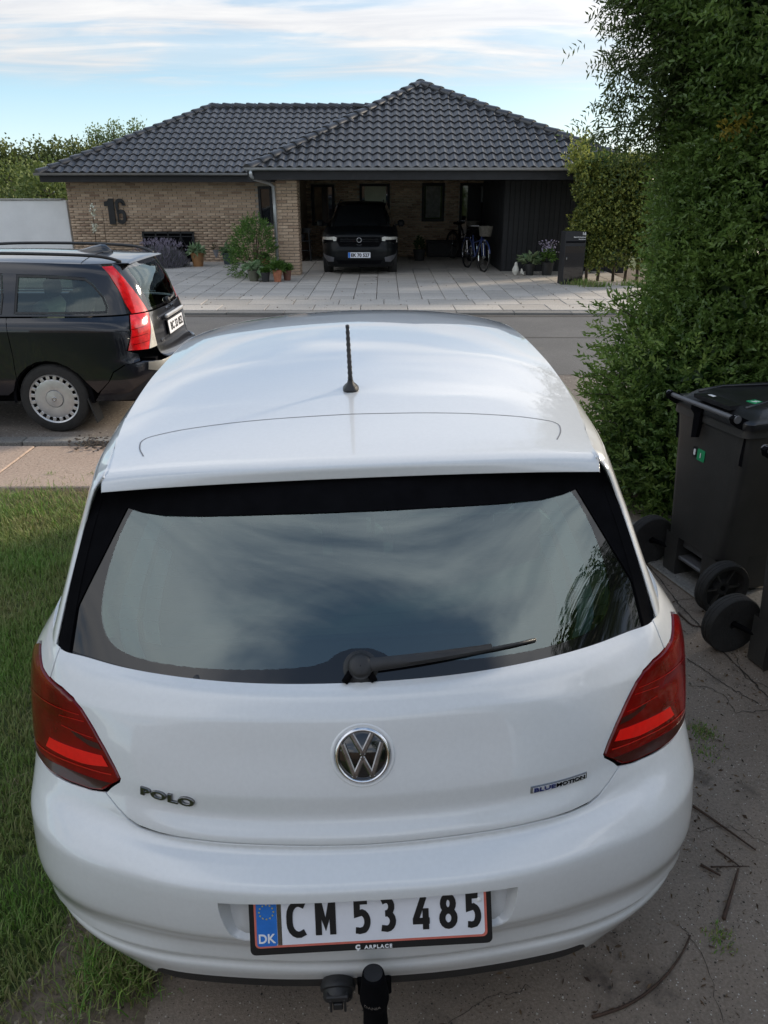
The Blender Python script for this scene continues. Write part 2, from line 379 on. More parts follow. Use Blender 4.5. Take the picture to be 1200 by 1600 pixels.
def panel(name, net, poly, m, parent, holes=(), gap=.0, off=0., rim=.010, du=.03, dv=.012, bstep=.012, hole_depth=None, hmap=None, soft=True):
    """one sheet of bodywork cut out of a net along poly, with turned-in edges and the net's own normals"""
    poly = resample(shrink(poly, gap) if gap else poly, bstep); hs = [resample(h, bstep) for h in holes]
    lo, hi = poly.min(0), poly.max(0)
    gu = np.arange(lo[0], hi[0], du); gv = np.arange(lo[1], hi[1], dv)
    G = np.array([(u+(dv if 0 else 0)*1, v) for v in gv for u in gu])
    if len(G):
        keep = inside(G, shrink(poly, dv*.5))
        for h in hs: keep &= ~inside(G, shrink(h, -dv*.5))
        G = G[keep]
    pts = [tuple(p) for p in poly]; edges = [(i, (i+1) % len(poly)) for i in range(len(poly))]
    for h in hs:
        o = len(pts); pts += [tuple(p) for p in h]; edges += [(o+i, o+(i+1) % len(h)) for i in range(len(h))]
    pts += [tuple(p) for p in G]
    r = geometry.delaunay_2d_cdt([Vector(p) for p in pts], edges, [], 0, 1e-6)
    P = np.array([tuple(v) for v in r[0]]); T = np.array([f for f in r[2] if len(f) == 3])
    c = P[T].mean(1); ok = inside(c, poly)
    for h in hs: ok &= ~inside(c, h)
    T = T[ok]
    S = net.S(P[:, 0], P[:, 1]); N = net.N(P[:, 0], P[:, 1])
    S = S+N*off
    if hmap is not None: S = S+N*hmap(P)[:, None]
    # orient
    fn = np.cross(S[T[:, 1]]-S[T[:, 0]], S[T[:, 2]]-S[T[:, 0]]); bad = (fn*N[T[:, 0]]).sum(1) < 0
    T[bad] = T[bad][:, ::-1]
    V = [tuple(p) for p in S]; F = [tuple(t) for t in T]; NN = [tuple(n) for n in N]
    # rims
    cnt = {}
    for t in T:
        for k in range(3):
            a, b = int(t[k]), int(t[(k+1) % 3]); key = (min(a, b), max(a, b)); cnt.setdefault(key, []).append((a, b))
    if rim:
        bnd = [v[0] for v in cnt.values() if len(v) == 1]
        for a, b in bnd:
            e_ = S[b]-S[a]; o_ = np.cross(e_, N[a]); l = np.linalg.norm(o_)
            if l < 1e-9: continue
            o_ /= l; base = len(V)
            nn = [(N[a]+o_)/1.414, (N[b]+o_)/1.414, o_, o_]
            V += [tuple(S[a]), tuple(S[b]), tuple(S[b]-N[b]*rim-o_*.001), tuple(S[a]-N[a]*rim-o_*.001)]
            q_ = np.cross(S[b]-S[a], -N[a])
            F.append((base, base+1, base+2, base+3) if q_@o_ > 0 else (base, base+3, base+2, base+1)); NN += [tuple(nn[0]), tuple(nn[1]), tuple(nn[2]), tuple(nn[3])]
    me = mesh(name, V, F, m); me.shade_smooth()
    me.normals_split_custom_set_from_vertices(NN)
    return link(name, me, parent)
def mirror(pts): return [(-p[0], p[1]) for p in pts]
def on_net(net, V, u0, v0, ang=0., sx=1., off=0., us=1, vs=-1):
    """lay flat artwork (x, y, z) on a net about (u0, v0)"""
    c, s = math.cos(ang), math.sin(ang); x = V[:, 0]*c-V[:, 1]*s; y = V[:, 0]*s+V[:, 1]*c
    u = u0+us*x; v = v0+vs*y
    return net.S(u, v)+net.N(u, v)*(V[:, 2:3]+off)
def rrect(x0, y0, x1, y1, r, n=4):
    out = []
    for cx, cy, a0 in ((x1-r, y1-r, 0), (x0+r, y1-r, 90), (x0+r, y0+r, 180), (x1-r, y0+r, 270)):
        out += [(cx+r*math.cos(R(a0+90*k/n)), cy+r*math.sin(R(a0+90*k/n))) for k in range(n+1)]
    return out

def glyph(path, wd, depth, w=None, aspect=1.0):
    """a flat stroke of even width along a path, mitred at the bends"""
    w = w or MB(); P = np.array(path, float); n = len(P); Lf, Rt = [], []
    for i in range(n):
        a = P[i]-P[i-1] if i else P[1]-P[0]; b = P[i+1]-P[i] if i < n-1 else P[-1]-P[-2]; a = a/np.linalg.norm(a); b = b/np.linalg.norm(b)
        na, nb = np.array([-a[1], a[0]]), np.array([-b[1], b[0]]); k = (na+nb)/max(1+na@nb, .25); Lf.append(P[i]+k*wd/2); Rt.append(P[i]-k*wd/2)
    rings = [[(l[0], l[1], depth/2), (r[0], r[1], depth/2), (r[0], r[1], -depth/2), (l[0], l[1], -depth/2)] for l, r in zip(Lf, Rt)]
    return w.ring_strip(rings, True, True, True)
def arcp(cx, cy, rx, ry, a0, a1, n=9): return [(cx+rx*math.cos(R(a0+(a1-a0)*k/(n-1))), cy+ry*math.sin(R(a0+(a1-a0)*k/(n-1)))) for k in range(n)]
# plate characters: paths in a box of width 1 (scaled) and height 1
GL = {'C': [[(.98, .90)]+arcp(.62, .60, .50, .38, 60, 180, 7)+arcp(.62, .40, .50, .38, 180, 300, 7)+[(.98, .10)]],
      'M': [[(.10, -.02), (.10, 1.0)], [(.14, .97), (.50, .30), (.86, .97)], [(.90, 1.0), (.90, -.02)]],
      '5': [[(.90, .94), (.20, .94), (.20, .56)]+arcp(.42, .32, .46, .29, 75, -60, 9)+arcp(.36, .30, .40, .26, -75, -110, 3)+[(.08, .06)]],
      '3': [[(.10, .90)]+arcp(.44, .74, .36, .21, 110, -90, 9)+[(.34, .53)], [(.34, .53), (.44, .53)]+arcp(.44, .295, .44, .235, 90, -110, 10)+[(.06, .09)]],
      '4': [[(.64, .98), (.08, .30), (.08, .24), (1.0, .24)], [(.74, .62), (.74, -.02)]],
      '8': [arcp(.5, .73, .34, .215, -90, 270, 17), arcp(.5, .285, .42, .235, 90, 450, 17)]}
def plate_char(ch, width, height, stroke, depth=.0015):
    w = MB()
    for k, p in enumerate(GL[ch]): glyph([(x*(width-stroke)+stroke/2-width/2, (y*(height-stroke)+stroke/2)-height/2) for x, y in p], stroke, depth+.0001*k, w)
    return np.array(w.V), w.F
# ---------------------------------------------------------------- the white hatchback's surfaces (local: x right, y forward, z up, rear at y = 0)
PT = [0, .2, .4, .56, .68, .80, .91, 1.08, 1.45, 2.0, 2.6, 3.2, 3.9]
def ext(X, Y, Z):           # add the hidden forward part of each belt row
    X = list(X); Y = list(Y); z = [Z]*len(X) if np.isscalar(Z) else list(Z)
    if len(X) == 8:
        X += [X[-1]+.004, X[-1]+.006]; Y += [1.0, 1.55]; z += [z[-1], z[-1]]
    return X+[X[-1], X[-1]-.01, X[-1]-.12], Y+[2.2, 2.85, 3.6], z+[z[-1], z[-1]-.01, z[-1]-.03]
BODY_V = [0, .035, .10, .185, .27, .325, .375, .39, .44, .475, .505, .60, .67, .70, .712, .735, .79, .84]
BODY = Net(PT, BODY_V, [
 ext([0, .2, .4, .57, .665, .735, .782, .806], [.235, .246, .283, .34, .382, .424, .53, .67], [.972, .972, .974, .977, .982, .986, .992, .994]),
 ext([0, .2, .4, .57, .665, .737, .790, .818], [.208, .219, .256, .312, .356, .402, .50, .645], [.962, .962, .963, .963, .964, .967, .972, .974]),
 ext([0, .2, .4, .56, .66, .748, .818, .856], [.169, .180, .210, .257, .302, .363, .458, .61], [.925, .925, .92, .91, .905, .908, .915, .918]),
 ext([0, .2, .4, .56, .665, .763, .832, .866], [.135, .146, .175, .224, .284, .362, .448, .59], .85),
 ext([0, .2, .4, .55, .655, .758, .835, .864], [.097, .107, .137, .187, .247, .328, .425, .57], [.77, .77, .77, .775, .78, .78, .78, .78]),
 ext([0, .2, .4, .55, .65, .757, .830, .856], [.0905, .0995, .129, .174, .230, .308, .40, .55], [.722, .722, .724, .74, .745, .745, .745, .745]),
 ext([0, .2, .4, .54, .652, .76, .827, .846], [.058, .068, .098, .148, .207, .285, .385, .54], [.678, .678, .682, .70, .715, .715, .715, .715]),
 ext([0, .2, .4, .535, .65, .76, .828, .847], [.057, .066, .094, .136, .190, .268, .37, .53], [.664, .664, .667, .68, .692, .695, .695, .695]),
 ext([0, .2, .4, .535, .655, .765, .830, .848], [.024, .030, .058, .095, .148, .232, .337, .515], [.643, .643, .646, .652, .656, .656, .656, .656]),
 ext([0, .2, .4, .535, .66, .768, .832, .848], [-.016, -.011, .020, .062, .115, .200, .305, .50], [.622, .622, .622, .622, .622, .622, .622, .622]),
 ext([0, .2, .4, .535, .66, .768, .832, .848], [-.024, -.019, .013, .055, .108, .193, .298, .50], .592),
 ext([0, .2, .4, .535, .66, .768, .831, .846], [-.029, -.024, .006, .047, .097, .179, .282, .50], .50),
 ext([0, .2, .4, .53, .65, .755, .820, .840], [-.008, -.001, .026, .062, .110, .184, .280, .50], .43),
 ext([0, .2, .4, .525, .635, .738, .806, .832], [-.010, -.002, .025, .054, .098, .171, .262, .50], .389),
 ext([0, .2, .4, .525, .63, .73, .795, .825], [.004, .012, .038, .066, .110, .183, .275, .50], .379),
 ext([0, .2, .4, .525, .632, .734, .798, .826], [-.008, .000, .026, .055, .100, .174, .266, .50], .358),
 ext([0, .2, .4, .52, .63, .733, .792, .822], [.006, .012, .036, .066, .118, .200, .290, .50], .31),
 ext([0, .2, .4, .52, .62, .72, .78, .81], [.017, .023, .047, .080, .140, .225, .32, .52], .268),
])
for _v in (.475, .27, .10): BODY.crease(_v, .007)
BODY.crease(.325, .010)
# rear window and the strips beside it
GT = [0, .2, .4, .56, .70, .78]
GLASS_V = [0, .18, .36, .50]
GLASS = Net(GT, GLASS_V, [
 ([0, .195, .40, .55, .67, .735], [.235, .246, .284, .335, .386, .422], .968),
 ([0, .185, .38, .525, .64, .703], [.352, .361, .391, .428, .462, .482], 1.10),
 ([0, .175, .36, .495, .60, .662], [.478, .485, .505, .527, .545, .556], 1.24),
 ([0, .165, .34, .465, .56, .618], [.590, .593, .603, .615, .625, .630], 1.355),
], -1)
# pillar and side glass (u runs forward)
SIDE_T = [0, .05, .22, .50, 1.1, 2.0, 2.7, 3.2]
SIDE = Net(SIDE_T, [0, .12, .26, .385, .44], [
 ([.739, .757, .792, .812, .826, .822, .80, .74], [.424, .452, .60, .88, 1.5, 2.4, 3.0, 3.25], .988),
 ([.708, .724, .752, .772, .786, .782, .75, .70], [.480, .508, .65, .90, 1.5, 2.3, 2.8, 3.05], 1.10),
 ([.666, .681, .705, .725, .742, .742, .71, .66], [.552, .578, .70, .93, 1.5, 2.2, 2.6, 2.85], 1.24),
 ([.618, .632, .655, .680, .705, .712, .68, .62], [.560, .610, .74, .97, 1.5, 2.15, 2.45, 2.65], [1.348, 1.352, 1.362, 1.37, 1.378, 1.372, 1.355, 1.335]),
 ([.598, .603, .621, .649, .683, .692, .656, .60], [.560, .64, .75, .98, 1.5, 2.15, 2.45, 2.65], [1.368, 1.3755, 1.3825, 1.397, 1.4115, 1.407, 1.387, 1.364])
])
# roof: v runs forward from the spoiler lip
def rr(y, z, w, drop, ye=0):
    f = np.array([0, .35, .65, .88, 1.0])
    return (list(f*w), list(y+ye*f**2.5), list(z-drop*np.array([0, .08, .30, .66, 1.0])))
ROOF = Net([0, .2, .38, .51, .58], [-.03, 0, .035, .05, .12, .20, .36, .50, .95, 1.5, 1.9, 2.15, 2.45], [
 rr(.575, 1.338, .600, .006, -.010), rr(.552, 1.340, .604, .006, -.012), rr(.553, 1.366, .600, .006, .006), rr(.572, 1.377, .594, .008, .012), rr(.64, 1.388, .600, .012, .0), rr(.72, 1.397, .614, .016),
 rr(.88, 1.413, .640, .022), rr(1.03, 1.427, .655, .028), rr(1.5, 1.452, .682, .040), rr(2.0, 1.462, .692, .052),
 rr(2.35, 1.452, .682, .058), rr(2.6, 1.432, .64, .06), rr(2.80, 1.405, .58, .06)], -1)
# ---------------------------------------------------------------- ground, road, pavements
def ground_mat(name, base, dark, light, speck=(.5, .5, .47), speck_amt=.86, scale=60, rough=.9, big=.9, bump=.35, stain=None):
    m = bpy.data.materials.new(name); m.use_nodes = True; nt = m.node_tree; b = nt.nodes['Principled BSDF']; L = nt.links.new; b.inputs['Roughness'].default_value = rough; b.inputs['Specular IOR Level'].default_value = .25
    t = nt.nodes.new('ShaderNodeTexCoord')
    def noise(s, d=5, ro=.6):
        n = nt.nodes.new('ShaderNodeTexNoise'); n.inputs['Scale'].default_value = s; n.inputs['Detail'].default_value = d; n.inputs['Roughness'].default_value = ro; L(t.outputs['Object'], n.inputs['Vector']); return n.outputs[0]
    def ramp(x, a, b_, c0, c1):
        r = nt.nodes.new('ShaderNodeValToRGB'); r.color_ramp.elements[0].position = a; r.color_ramp.elements[1].position = b_; r.color_ramp.elements[0].color = (*c0, 1); r.color_ramp.elements[1].color = (*c1, 1); L(x, r.inputs[0]); return r.outputs[0]
    def mix(f, a, c, mode='MIX'):
        x = nt.nodes.new('ShaderNodeMix'); x.data_type = 'RGBA'; x.blend_type = mode
        if isinstance(f, float): x.inputs[0].default_value = f
        else: L(f, x.inputs[0])
        for i, q in ((6, a), (7, c)):
            if isinstance(q, tuple): x.inputs[i].default_value = (*q, 1)
            else: L(q, x.inputs[i])
        return x.outputs[2]
    c = ramp(noise(big, 8, .62), .35, .68, dark, light)
    c = mix(.55, c, ramp(noise(scale, 4, .7), .3, .7, tuple(x*.55 for x in base), tuple(min(1, x*1.5) for x in base)))
    v = nt.nodes.new('ShaderNodeTexVoronoi'); v.inputs['Scale'].default_value = scale*1.5; L(t.outputs['Object'], v.inputs['Vector'])
    wn_ = nt.nodes.new('ShaderNodeSeparateColor'); L(v.outputs['Color'], wn_.inputs[0])
    g = nt.nodes.new('ShaderNodeMath'); g.operation = 'GREATER_THAN'; L(wn_.outputs[0], g.inputs[0]); g.inputs[1].default_value = speck_amt
    s2 = nt.nodes.new('ShaderNodeMath'); s2.operation = 'LESS_THAN'; L(v.outputs['Distance'], s2.inputs[0]); s2.inputs[1].default_value = .32
    g2 = nt.nodes.new('ShaderNodeMath'); g2.operation = 'MULTIPLY'; L(g.outputs[0], g2.inputs[0]); L(s2.outputs[0], g2.inputs[1])
    c = mix(g2.outputs[0], c, speck)
    g3 = nt.nodes.new('ShaderNodeMath'); g3.operation = 'LESS_THAN'; L(wn_.outputs[1], g3.inputs[0]); g3.inputs[1].default_value = .10
    g4 = nt.nodes.new('ShaderNodeMath'); g4.operation = 'MULTIPLY'; L(g3.outputs[0], g4.inputs[0]); L(s2.outputs[0], g4.inputs[1])
    c = mix(g4.outputs[0], c, tuple(x*.3 for x in base))
    if stain: c = mix(ramp(noise(stain[1], 9, .7), stain[2], stain[2]+.12, (0, 0, 0), (1, 1, 1)), c, stain[0])
    oi = nt.nodes.new('ShaderNodeObjectInfo'); mr = nt.nodes.new('ShaderNodeMapRange'); mr.inputs['To Min'].default_value = .86; mr.inputs['To Max'].default_value = 1.12; L(oi.outputs['Random'], mr.inputs[0])
    sc = nt.nodes.new('ShaderNodeVectorMath'); sc.operation = 'SCALE'; L(c, sc.inputs[0]); L(mr.outputs[0], sc.inputs['Scale'])
    L(sc.outputs[0], b.inputs['Base Color'])
    bp = nt.nodes.new('ShaderNodeBump'); bp.inputs['Strength'].default_value = bump; bp.inputs['Distance'].default_value = .006; L(noise(scale*1.6, 5, .7), bp.inputs['Height']); L(bp.outputs[0], b.inputs['Normal'])
    return m
M['asphalt'] = ground_mat('asphalt', (.135, .132, .128), (.105, .103, .10), (.175, .170, .163), (.30, .29, .27), .90, 70, stain=((.18, .165, .145), .55, .60))
M['old_asphalt'] = ground_mat('old_asphalt', (.175, .150, .128), (.115, .098, .083), (.25, .22, .19), (.34, .31, .28), .82, 34, bump=.6)
M['concrete'] = ground_mat('concrete', (.205, .165, .130), (.145, .114, .088), (.28, .230, .185), (.46, .43, .38), .95, 110, big=1.4, bump=.6, stain=((.085, .068, .055), 2.2, .56))
M['slab_grey'] = ground_mat('slab_grey', (.42, .385, .34), (.35, .32, .28), (.48, .445, .40), (.40, .38, .35), .90, 45, stain=((.17, .15, .12), 1.6, .62))
M['slab_pink'] = ground_mat('slab_pink', (.45, .34, .27), (.37, .285, .225), (.52, .41, .33), (.48, .42, .35), .85, 50, stain=((.16, .13, .10), 1.8, .60))
M['kerb'] = ground_mat('kerb', (.20, .19, .175), (.15, .14, .13), (.25, .24, .22), (.35, .33, .30), .90, 60)
M['soil'] = ground_mat('soil', (.16, .125, .09), (.11, .085, .062), (.24, .19, .14), (.35, .30, .22), .84, 42, bump=1.0, big=2.5)
M['turf'] = ground_mat('turf', (.075, .10, .03), (.05, .08, .022), (.12, .11, .05), (.12, .11, .06), .9, 40, bump=1.0)
def sheet(name, poly, z, m, kind='structure', parent=None, t=0.):
    w = MB(); w.add([(x, y, z) for x, y in poly], [tuple(range(len(poly)))]); o = w.build(name, m, parent)
    if kind: o['kind'] = kind
    return o
def rect(x0, x1, y0, y1): return [(x0, y0), (x1, y0), (x1, y1), (x0, y1)]
# one great sheet, gently falling away behind the house
w = MB(); gx = [-400, -60, -20, 20, 60, 400]; gy = [-30, 0, 28, 45, 80, 160, 800]; gz = [-.06, -.06, -.06, -.5, -1.5, -3, -10]
w.add([(x, y, z) for y, z in zip(gy, gz) for x in gx], [(j*6+i, j*6+i+1, j*6+i+7, j*6+i+6) for j in range(6) for i in range(5)]); tag(w.build('ground', M['turf']), kind='structure')
sheet('road', rect(-60, 60, 6.2, 12.9), 0, M['asphalt'])
sheet('road_patch', [(-60, 6.2), (60, 6.2), (60, 8.45), (8, 8.55), (2.4, 8.62), (-3, 8.5), (-60, 8.5)], .004, M['old_asphalt'])
w = MB()
for x0, x1, y in ((-4, 6, 8.60), (-6, 7, 10.9)):                      # sealed cracks and seams in the asphalt
    p = [(x, y+.02*math.sin(x*1.7)+random.uniform(-.012, .012), .006) for x in np.arange(x0, x1, .18)]
    for a, b in zip(p, p[1:]): w.add([(a[0], a[1]-.012, a[2]), (b[0], b[1]-.012, b[2]), (b[0], b[1]+.012, b[2]), (a[0], a[1]+.012, a[2])], [(0, 1, 2, 3)])
tag(w.build('road_seam', mat('road_seam', (.05, .045, .04), .9, var=.3)), kind='structure')
lawn = sheet('lawn', rect(-14, -.60, -3, 4.99), -.006, M['turf'])
sheet('bare_earth', [(-.60, .5), (-1.30, .5), (-1.24, .95), (-1.10, 1.15), (-1.02, 1.35), (-.93, 1.5), (-.95, 1.7), (-.86, 1.95), (-.83, 2.35), (-.60, 2.35)], -.002, M['soil'])
sheet('worn_edge', [(-14, 4.72), (-6, 4.78), (-4, 4.70), (-3, 4.76), (-2.2, 4.66), (-1.6, 4.74), (-.8, 4.60), (-.62, 4.99), (-14, 4.99)], -.003, M['soil'])
sheet('verge', rect(-14, 1.9, 4.985, 5.06), -.006, M['soil'])
sheet('hedge_bed', rect(1.45, 9, 3.9, 6.08), -.002, M['soil'])
drive = sheet('driveway', rect(-.62, 6, -3, 5.0), 0, M['concrete'])
def slab_mesh(wd, dp, th, m, ch=.008):
    w = MB(); w.box((0, 0, -th/2), (wd, dp, th), ch=ch); return w.mesh('paving_slab', m)
def lay(parent, x0, x1, y0, y1, wd, dp, z, m, name='paving_slab', limit=300, offs=0., gap=.010, near=None, skip=None, jitter=.003):
    """paving slabs one by one; past the limit, the farther ones joined"""
    me = slab_mesh(wd-gap, dp-gap, .06, m); far = MB(); cells = []
    j = 0; y = y0+dp/2
    while y < y1:
        x = x0+wd/2+(offs*wd if j % 2 else 0)
        while x < x1:
            if not (skip and skip(x, y)): cells.append((y, x))
            x += wd
        y += dp; j += 1
    cells.sort(key=lambda c: c[0]*3+abs(c[1])*.4)
    for k, (y, x) in enumerate(cells):
        dz = random.uniform(-jitter, jitter)
        if k < limit:
            o = link(name, me, parent); o.location = (x, y, z+dz); o.rotation_euler = (random.uniform(-.004, .004), random.uniform(-.004, .004), random.uniform(-.005, .005))
        else: far.box((x, y, z+dz-.03), (wd-gap, dp-gap, .06))
    if far.V: tag(far.build('far_'+name, m, parent), kind='stuff')
walk = sheet('pavement', rect(-14, 1.5, 5.04, 6.10), -.012, M['soil'])
lay(walk, -13.9, 1.4, 5.07, 6.0, .92, .94, .018, M['slab_pink'], limit=60)
kb = sheet('kerb', rect(-30, 30, 6.06, 6.24), -.03, M['kerb'])
lay(kb, -14, 9, 6.07, 6.2, 1.0, .14, .03, M['kerb'], 'kerb_stone', limit=60, gap=.006)
fk = sheet('far_kerb', rect(-40, 40, 12.88, 13.15), -.03, M['kerb'])
lay(fk, -14, 14, 12.90, 13.10, .95, .24, .035, M['kerb'], 'kerb_stone', limit=60, gap=.008)
sheet('gutter', rect(-30, 30, 12.70, 12.885), .004, mat('gutter', (.05, .045, .04), .9, var=.4, vscale=3))
fw = sheet('far_pavement', rect(-40, 40, 13.14, 14.42), -.03, M['soil'])
lay(fw, -14, 14, 13.16, 14.4, .80, .62, .045, M['slab_grey'], limit=120, offs=.5)
fd = sheet('house_driveway', rect(-6.6, 6.4, 14.38, 23.6), -.03, M['soil'])
lay(fd, -5.6, 5.2, 14.42, 23.4, .42, .42, .05, M['slab_grey'], limit=300, jitter=.002, skip=lambda x, y: (x < -5.2 and y < 19))
sheet('garden_bed', rect(-14, -5.5, 14.5, 21.6), .01, M['soil'])
# the near driveway: cracks with dirt in them, twigs, pebbles and crumbs
M['crack'] = mat('crack', (.055, .043, .034), .95, var=.4, vscale=30)
def ribbon(w, pts, wd, z=.003):
    P = [np.array(p) for p in pts]
    for a, b in zip(P, P[1:]):
        d = (b-a)/max(np.linalg.norm(b-a), 1e-6); n = np.array([-d[1], d[0]])*wd/2*random.uniform(.6, 1.3)
        w.add([(*(a-n), z), (*(b-n), z), (*(b+n), z), (*(a+n), z)], [(0, 1, 2, 3)])
def pxline(pts, k=8, jit=.004):
    P = [atz(x, y, 0)[:2] for x, y in pts]; out = []
    for a, b in zip(P, P[1:]):
        for t in range(k): out.append(a+(b-a)*t/k+rng.normal(0, jit, 2)*(0 if t == 0 else 1))
    return out+[P[-1]]
w = MB()
for pts, wd in (([(1000, 870), (1050, 930), (1070, 955), (1100, 985), (1150, 1040), (1200, 1090)], .012), ([(1074, 1030), (1110, 1055), (1145, 1078), (1185, 1100)], .008), ([(1050, 940), (1085, 935)], .006), ([(1076, 1072), (1110, 1076), (1135, 1090), (1150, 1115)], .005), ([(1150, 1115), (1200, 1110)], .005),
                ([(1085, 1300), (1140, 1290), (1200, 1320)], .003), ([(1060, 1440), (1100, 1500), (1130, 1600)], .003), ([(700, 1600), (760, 1560), (830, 1545)], .003), ([(1135, 1000), (1165, 1060), (1200, 1075)], .006)):
    ribbon(w, pxline(pts), wd*.6)
tag(w.build('cracks', M['crack'], drive), kind='stuff')
M['twig'] = mat('twig', (.060, .034, .022), .85, var=.35, vscale=40)
M['dry_leaf'] = leafmat('dry_leaf', (.035, .018, .010), (.17, .11, .06), .15, .8)
def twig(pts, r, label):
    P = [np.array([*atz(x, y, 0)[:2], r*1.2+.004]) for x, y in pts]; Q = chaikin(P, 2, False); w = MB(); w.tube(Q, list(np.linspace(r, r*.45, len(Q))), 5)
    return tag(w.build('twig', M['twig'], None, True), label, 'twig', 'twigs lying on the driveway')
twig([(1078, 1260), (1125, 1292), (1180, 1332)], .0055, 'straight brown twig on the concrete, beside the rear corner of the white car')
twig([(925, 1593), (985, 1574), (1035, 1535), (1065, 1495), (1078, 1465)], .005, 'long curved brown twig at the bottom right of the driveway')
twig([(1118, 1330), (1140, 1345), (1156, 1358)], .004, 'short twig just below the straight twig')
twig([(1130, 1440), (1142, 1400), (1153, 1362)], .007, 'thick peeling twig pointing towards the camera')
twig([(1094, 1355), (1125, 1372)], .006, 'stubby dark twig left of the peeling twig')
twig([(1110, 1357), (1170, 1356)], .003, 'thin twig lying across the peeling twig')
twig([(1060, 960), (1085, 985), (1110, 975)], .005, 'bent twig by the wheelie bin wheels')
V = []; F = []; n = 0
def pebble(c, r):
    a = np.array([(1, 0, 0), (-1, 0, 0), (0, 1, 0), (0, -1, 0), (0, 0, 1), (0, 0, -1)])*rng.uniform(.6, 1.2, (6, 1))*r*[1, 1, .6]; return a+c, [(0, 2, 4), (2, 1, 4), (1, 3, 4), (3, 0, 4), (2, 0, 5), (1, 2, 5), (3, 1, 5), (0, 3, 5)]
for nm, cnt, r0, m_ in (('pebbles', 420, .0035, mat('pebble', (.42, .39, .33), .8, var=.3, vscale=9)), ('grit', 2600, .0032, mat('grit', (.05, .042, .034), .9, var=.4, vscale=15))):
    w = MB()
    for _ in range(cnt):
        x, y = rng.uniform(-.7, 3.4), rng.uniform(.9, 5)
        p, f = pebble((x, y, .002), r0*rng.uniform(.5, 1.7)); w.add(p, f)
    tag(w.build(nm, m_, drive), kind='stuff')
w = MB()                                                             # dead leaves and peelings
tn = []
for cx, cy, sx, n_ in ((1090, 990, .20, 60), (1150, 1080, .14, 60), (1110, 1200, .10, 26), (1140, 1370, .12, 40), (1060, 900, .15, 40), (1000, 1500, .25, 70), (1150, 1500, .2, 60), (800, 1580, .2, 40), (1130, 1250, .2, 60)):
    c = atz(cx, cy, 0)
    for _ in range(n_):
        p = c[:2]+rng.normal(0, sx, 2); a = rng.uniform(0, 6.3); l = rng.uniform(.004, .013); d = np.array([math.cos(a), math.sin(a)]); q = np.array([-d[1], d[0]])*l*rng.uniform(.12, .35); h = rng.uniform(.002, .012)
        w.add([(*(p-d*l), .004), (*(p+q), h), (*(p+d*l), .005), (*(p-q), .003)], [(0, 1, 2), (0, 2, 3)]); tn += [rng.uniform(0, 1)]*4
me = npmesh('dead_leaves', np.array(w.V), np.array(w.F), M['dry_leaf'], tn); tag(link('dead_leaves', me, drive), kind='stuff')
w = MB()                                                             # black crumbs by the kerb next to the dark car
for _ in range(140):
    c = atz(rng.normal(150, 22), rng.normal(692, 5), .03); p, f = pebble((c[0], c[1], .034), rng.uniform(.006, .02)); w.add(p, f)
tag(w.build('crumbs', M['crack'], walk), kind='stuff')

# ---------------------------------------------------------------- leaves and grass
def grass(name, parent, X, Y, H, m, z0=0., width=.0032, lean=.7, tint=None, gnd=None):
    n = len(X); a = rng.uniform(0, 2*np.pi, n); d = np.stack([np.cos(a), np.sin(a)], 1); s = np.stack([-d[:, 1], d[:, 0]], 1); ln = rng.uniform(.25, 1, n)*lean
    w = width*rng.uniform(.6, 1.3, n); B = np.stack([X, Y], 1); z = z0 if gnd is None else gnd
    def pt(off, side, h): return np.concatenate([B+d*(off*H*ln)[:, None]+s*(side*w)[:, None], (z0+H*h*(1-.30*ln*off))[:, None]], 1)
    o = np.ones(n)
    V = np.stack([pt(o*0, -.5, .0), pt(o*0, .5, .0), pt(o*.35, .42, .55), pt(o*.35, -.42, .55), pt(o, 0, .95)], 1).reshape(-1, 3)
    k = np.arange(n)[:, None]*5; F = np.concatenate([k+[0, 1, 2], k+[0, 2, 3], k+[3, 2, 4]], 1).reshape(-1, 3)
    t = rng.uniform(0, 1, n) if tint is None else tint
    return tag(link(name, npmesh(name, V, F, m, np.repeat(t, 5)), parent), kind='stuff')
M['grass'] = leafmat('grass', (.10, .27, .022), (.30, .50, .07), .30, .6, hue=(.30, .26, .12))
M['dry_grass'] = leafmat('dry_grass', (.16, .14, .06), (.36, .30, .17), .3, .8)
def vnoise(x, y, s, seed=0):
    r_ = np.random.default_rng(seed); G = r_.uniform(0, 1, (64, 64)); fx, fy = x/s+20, y/s+20; i, j = np.floor(fx).astype(int), np.floor(fy).astype(int); u, v = fx-i, fy-j; u = u*u*(3-2*u); v = v*v*(3-2*v)
    g = lambda a, b: G[a % 64, b % 64]
    return g(i, j)*(1-u)*(1-v)+g(i+1, j)*u*(1-v)+g(i, j+1)*(1-u)*v+g(i+1, j+1)*u*v
N = 200000; X = rng.uniform(-3.1, -.52, N); Y = rng.uniform(.7, 5.0, N)
den = .95-.35*(vnoise(X, Y, .16, 3) > .62)-.3*(vnoise(X, Y, .5, 5) > .7)
edge_ = -.66+.07*np.sin(Y*3.1)+.05*np.sin(Y*9)
bare = np.clip((2.35-Y)/.4, 0, 1)*np.clip((X+1.02+.12*(1.5-Y))/.14, 0, 1)        # worn earth near the bumper
bare = np.maximum(bare, np.clip((Y-4.62)/.18, 0, 1)*.80)
den = den*(1-bare*.86)*np.clip((edge_-X)/.16+.25, 0, 1)
keep = rng.uniform(0, 1, N) < den; X, Y = X[keep], Y[keep]
H = rng.uniform(.022, .055, len(X))*(.75+.6*vnoise(X, Y, .35, 8)); t = np.clip(vnoise(X, Y, .28, 9)*.55+rng.uniform(0, .45, len(X)), 0, 1)*.93+(rng.uniform(0, 1, len(X)) > .94)*.2
grass('grass', lawn, X, Y, H, M['grass'], -.004, .0042, tint=np.clip(t, 0, 1))
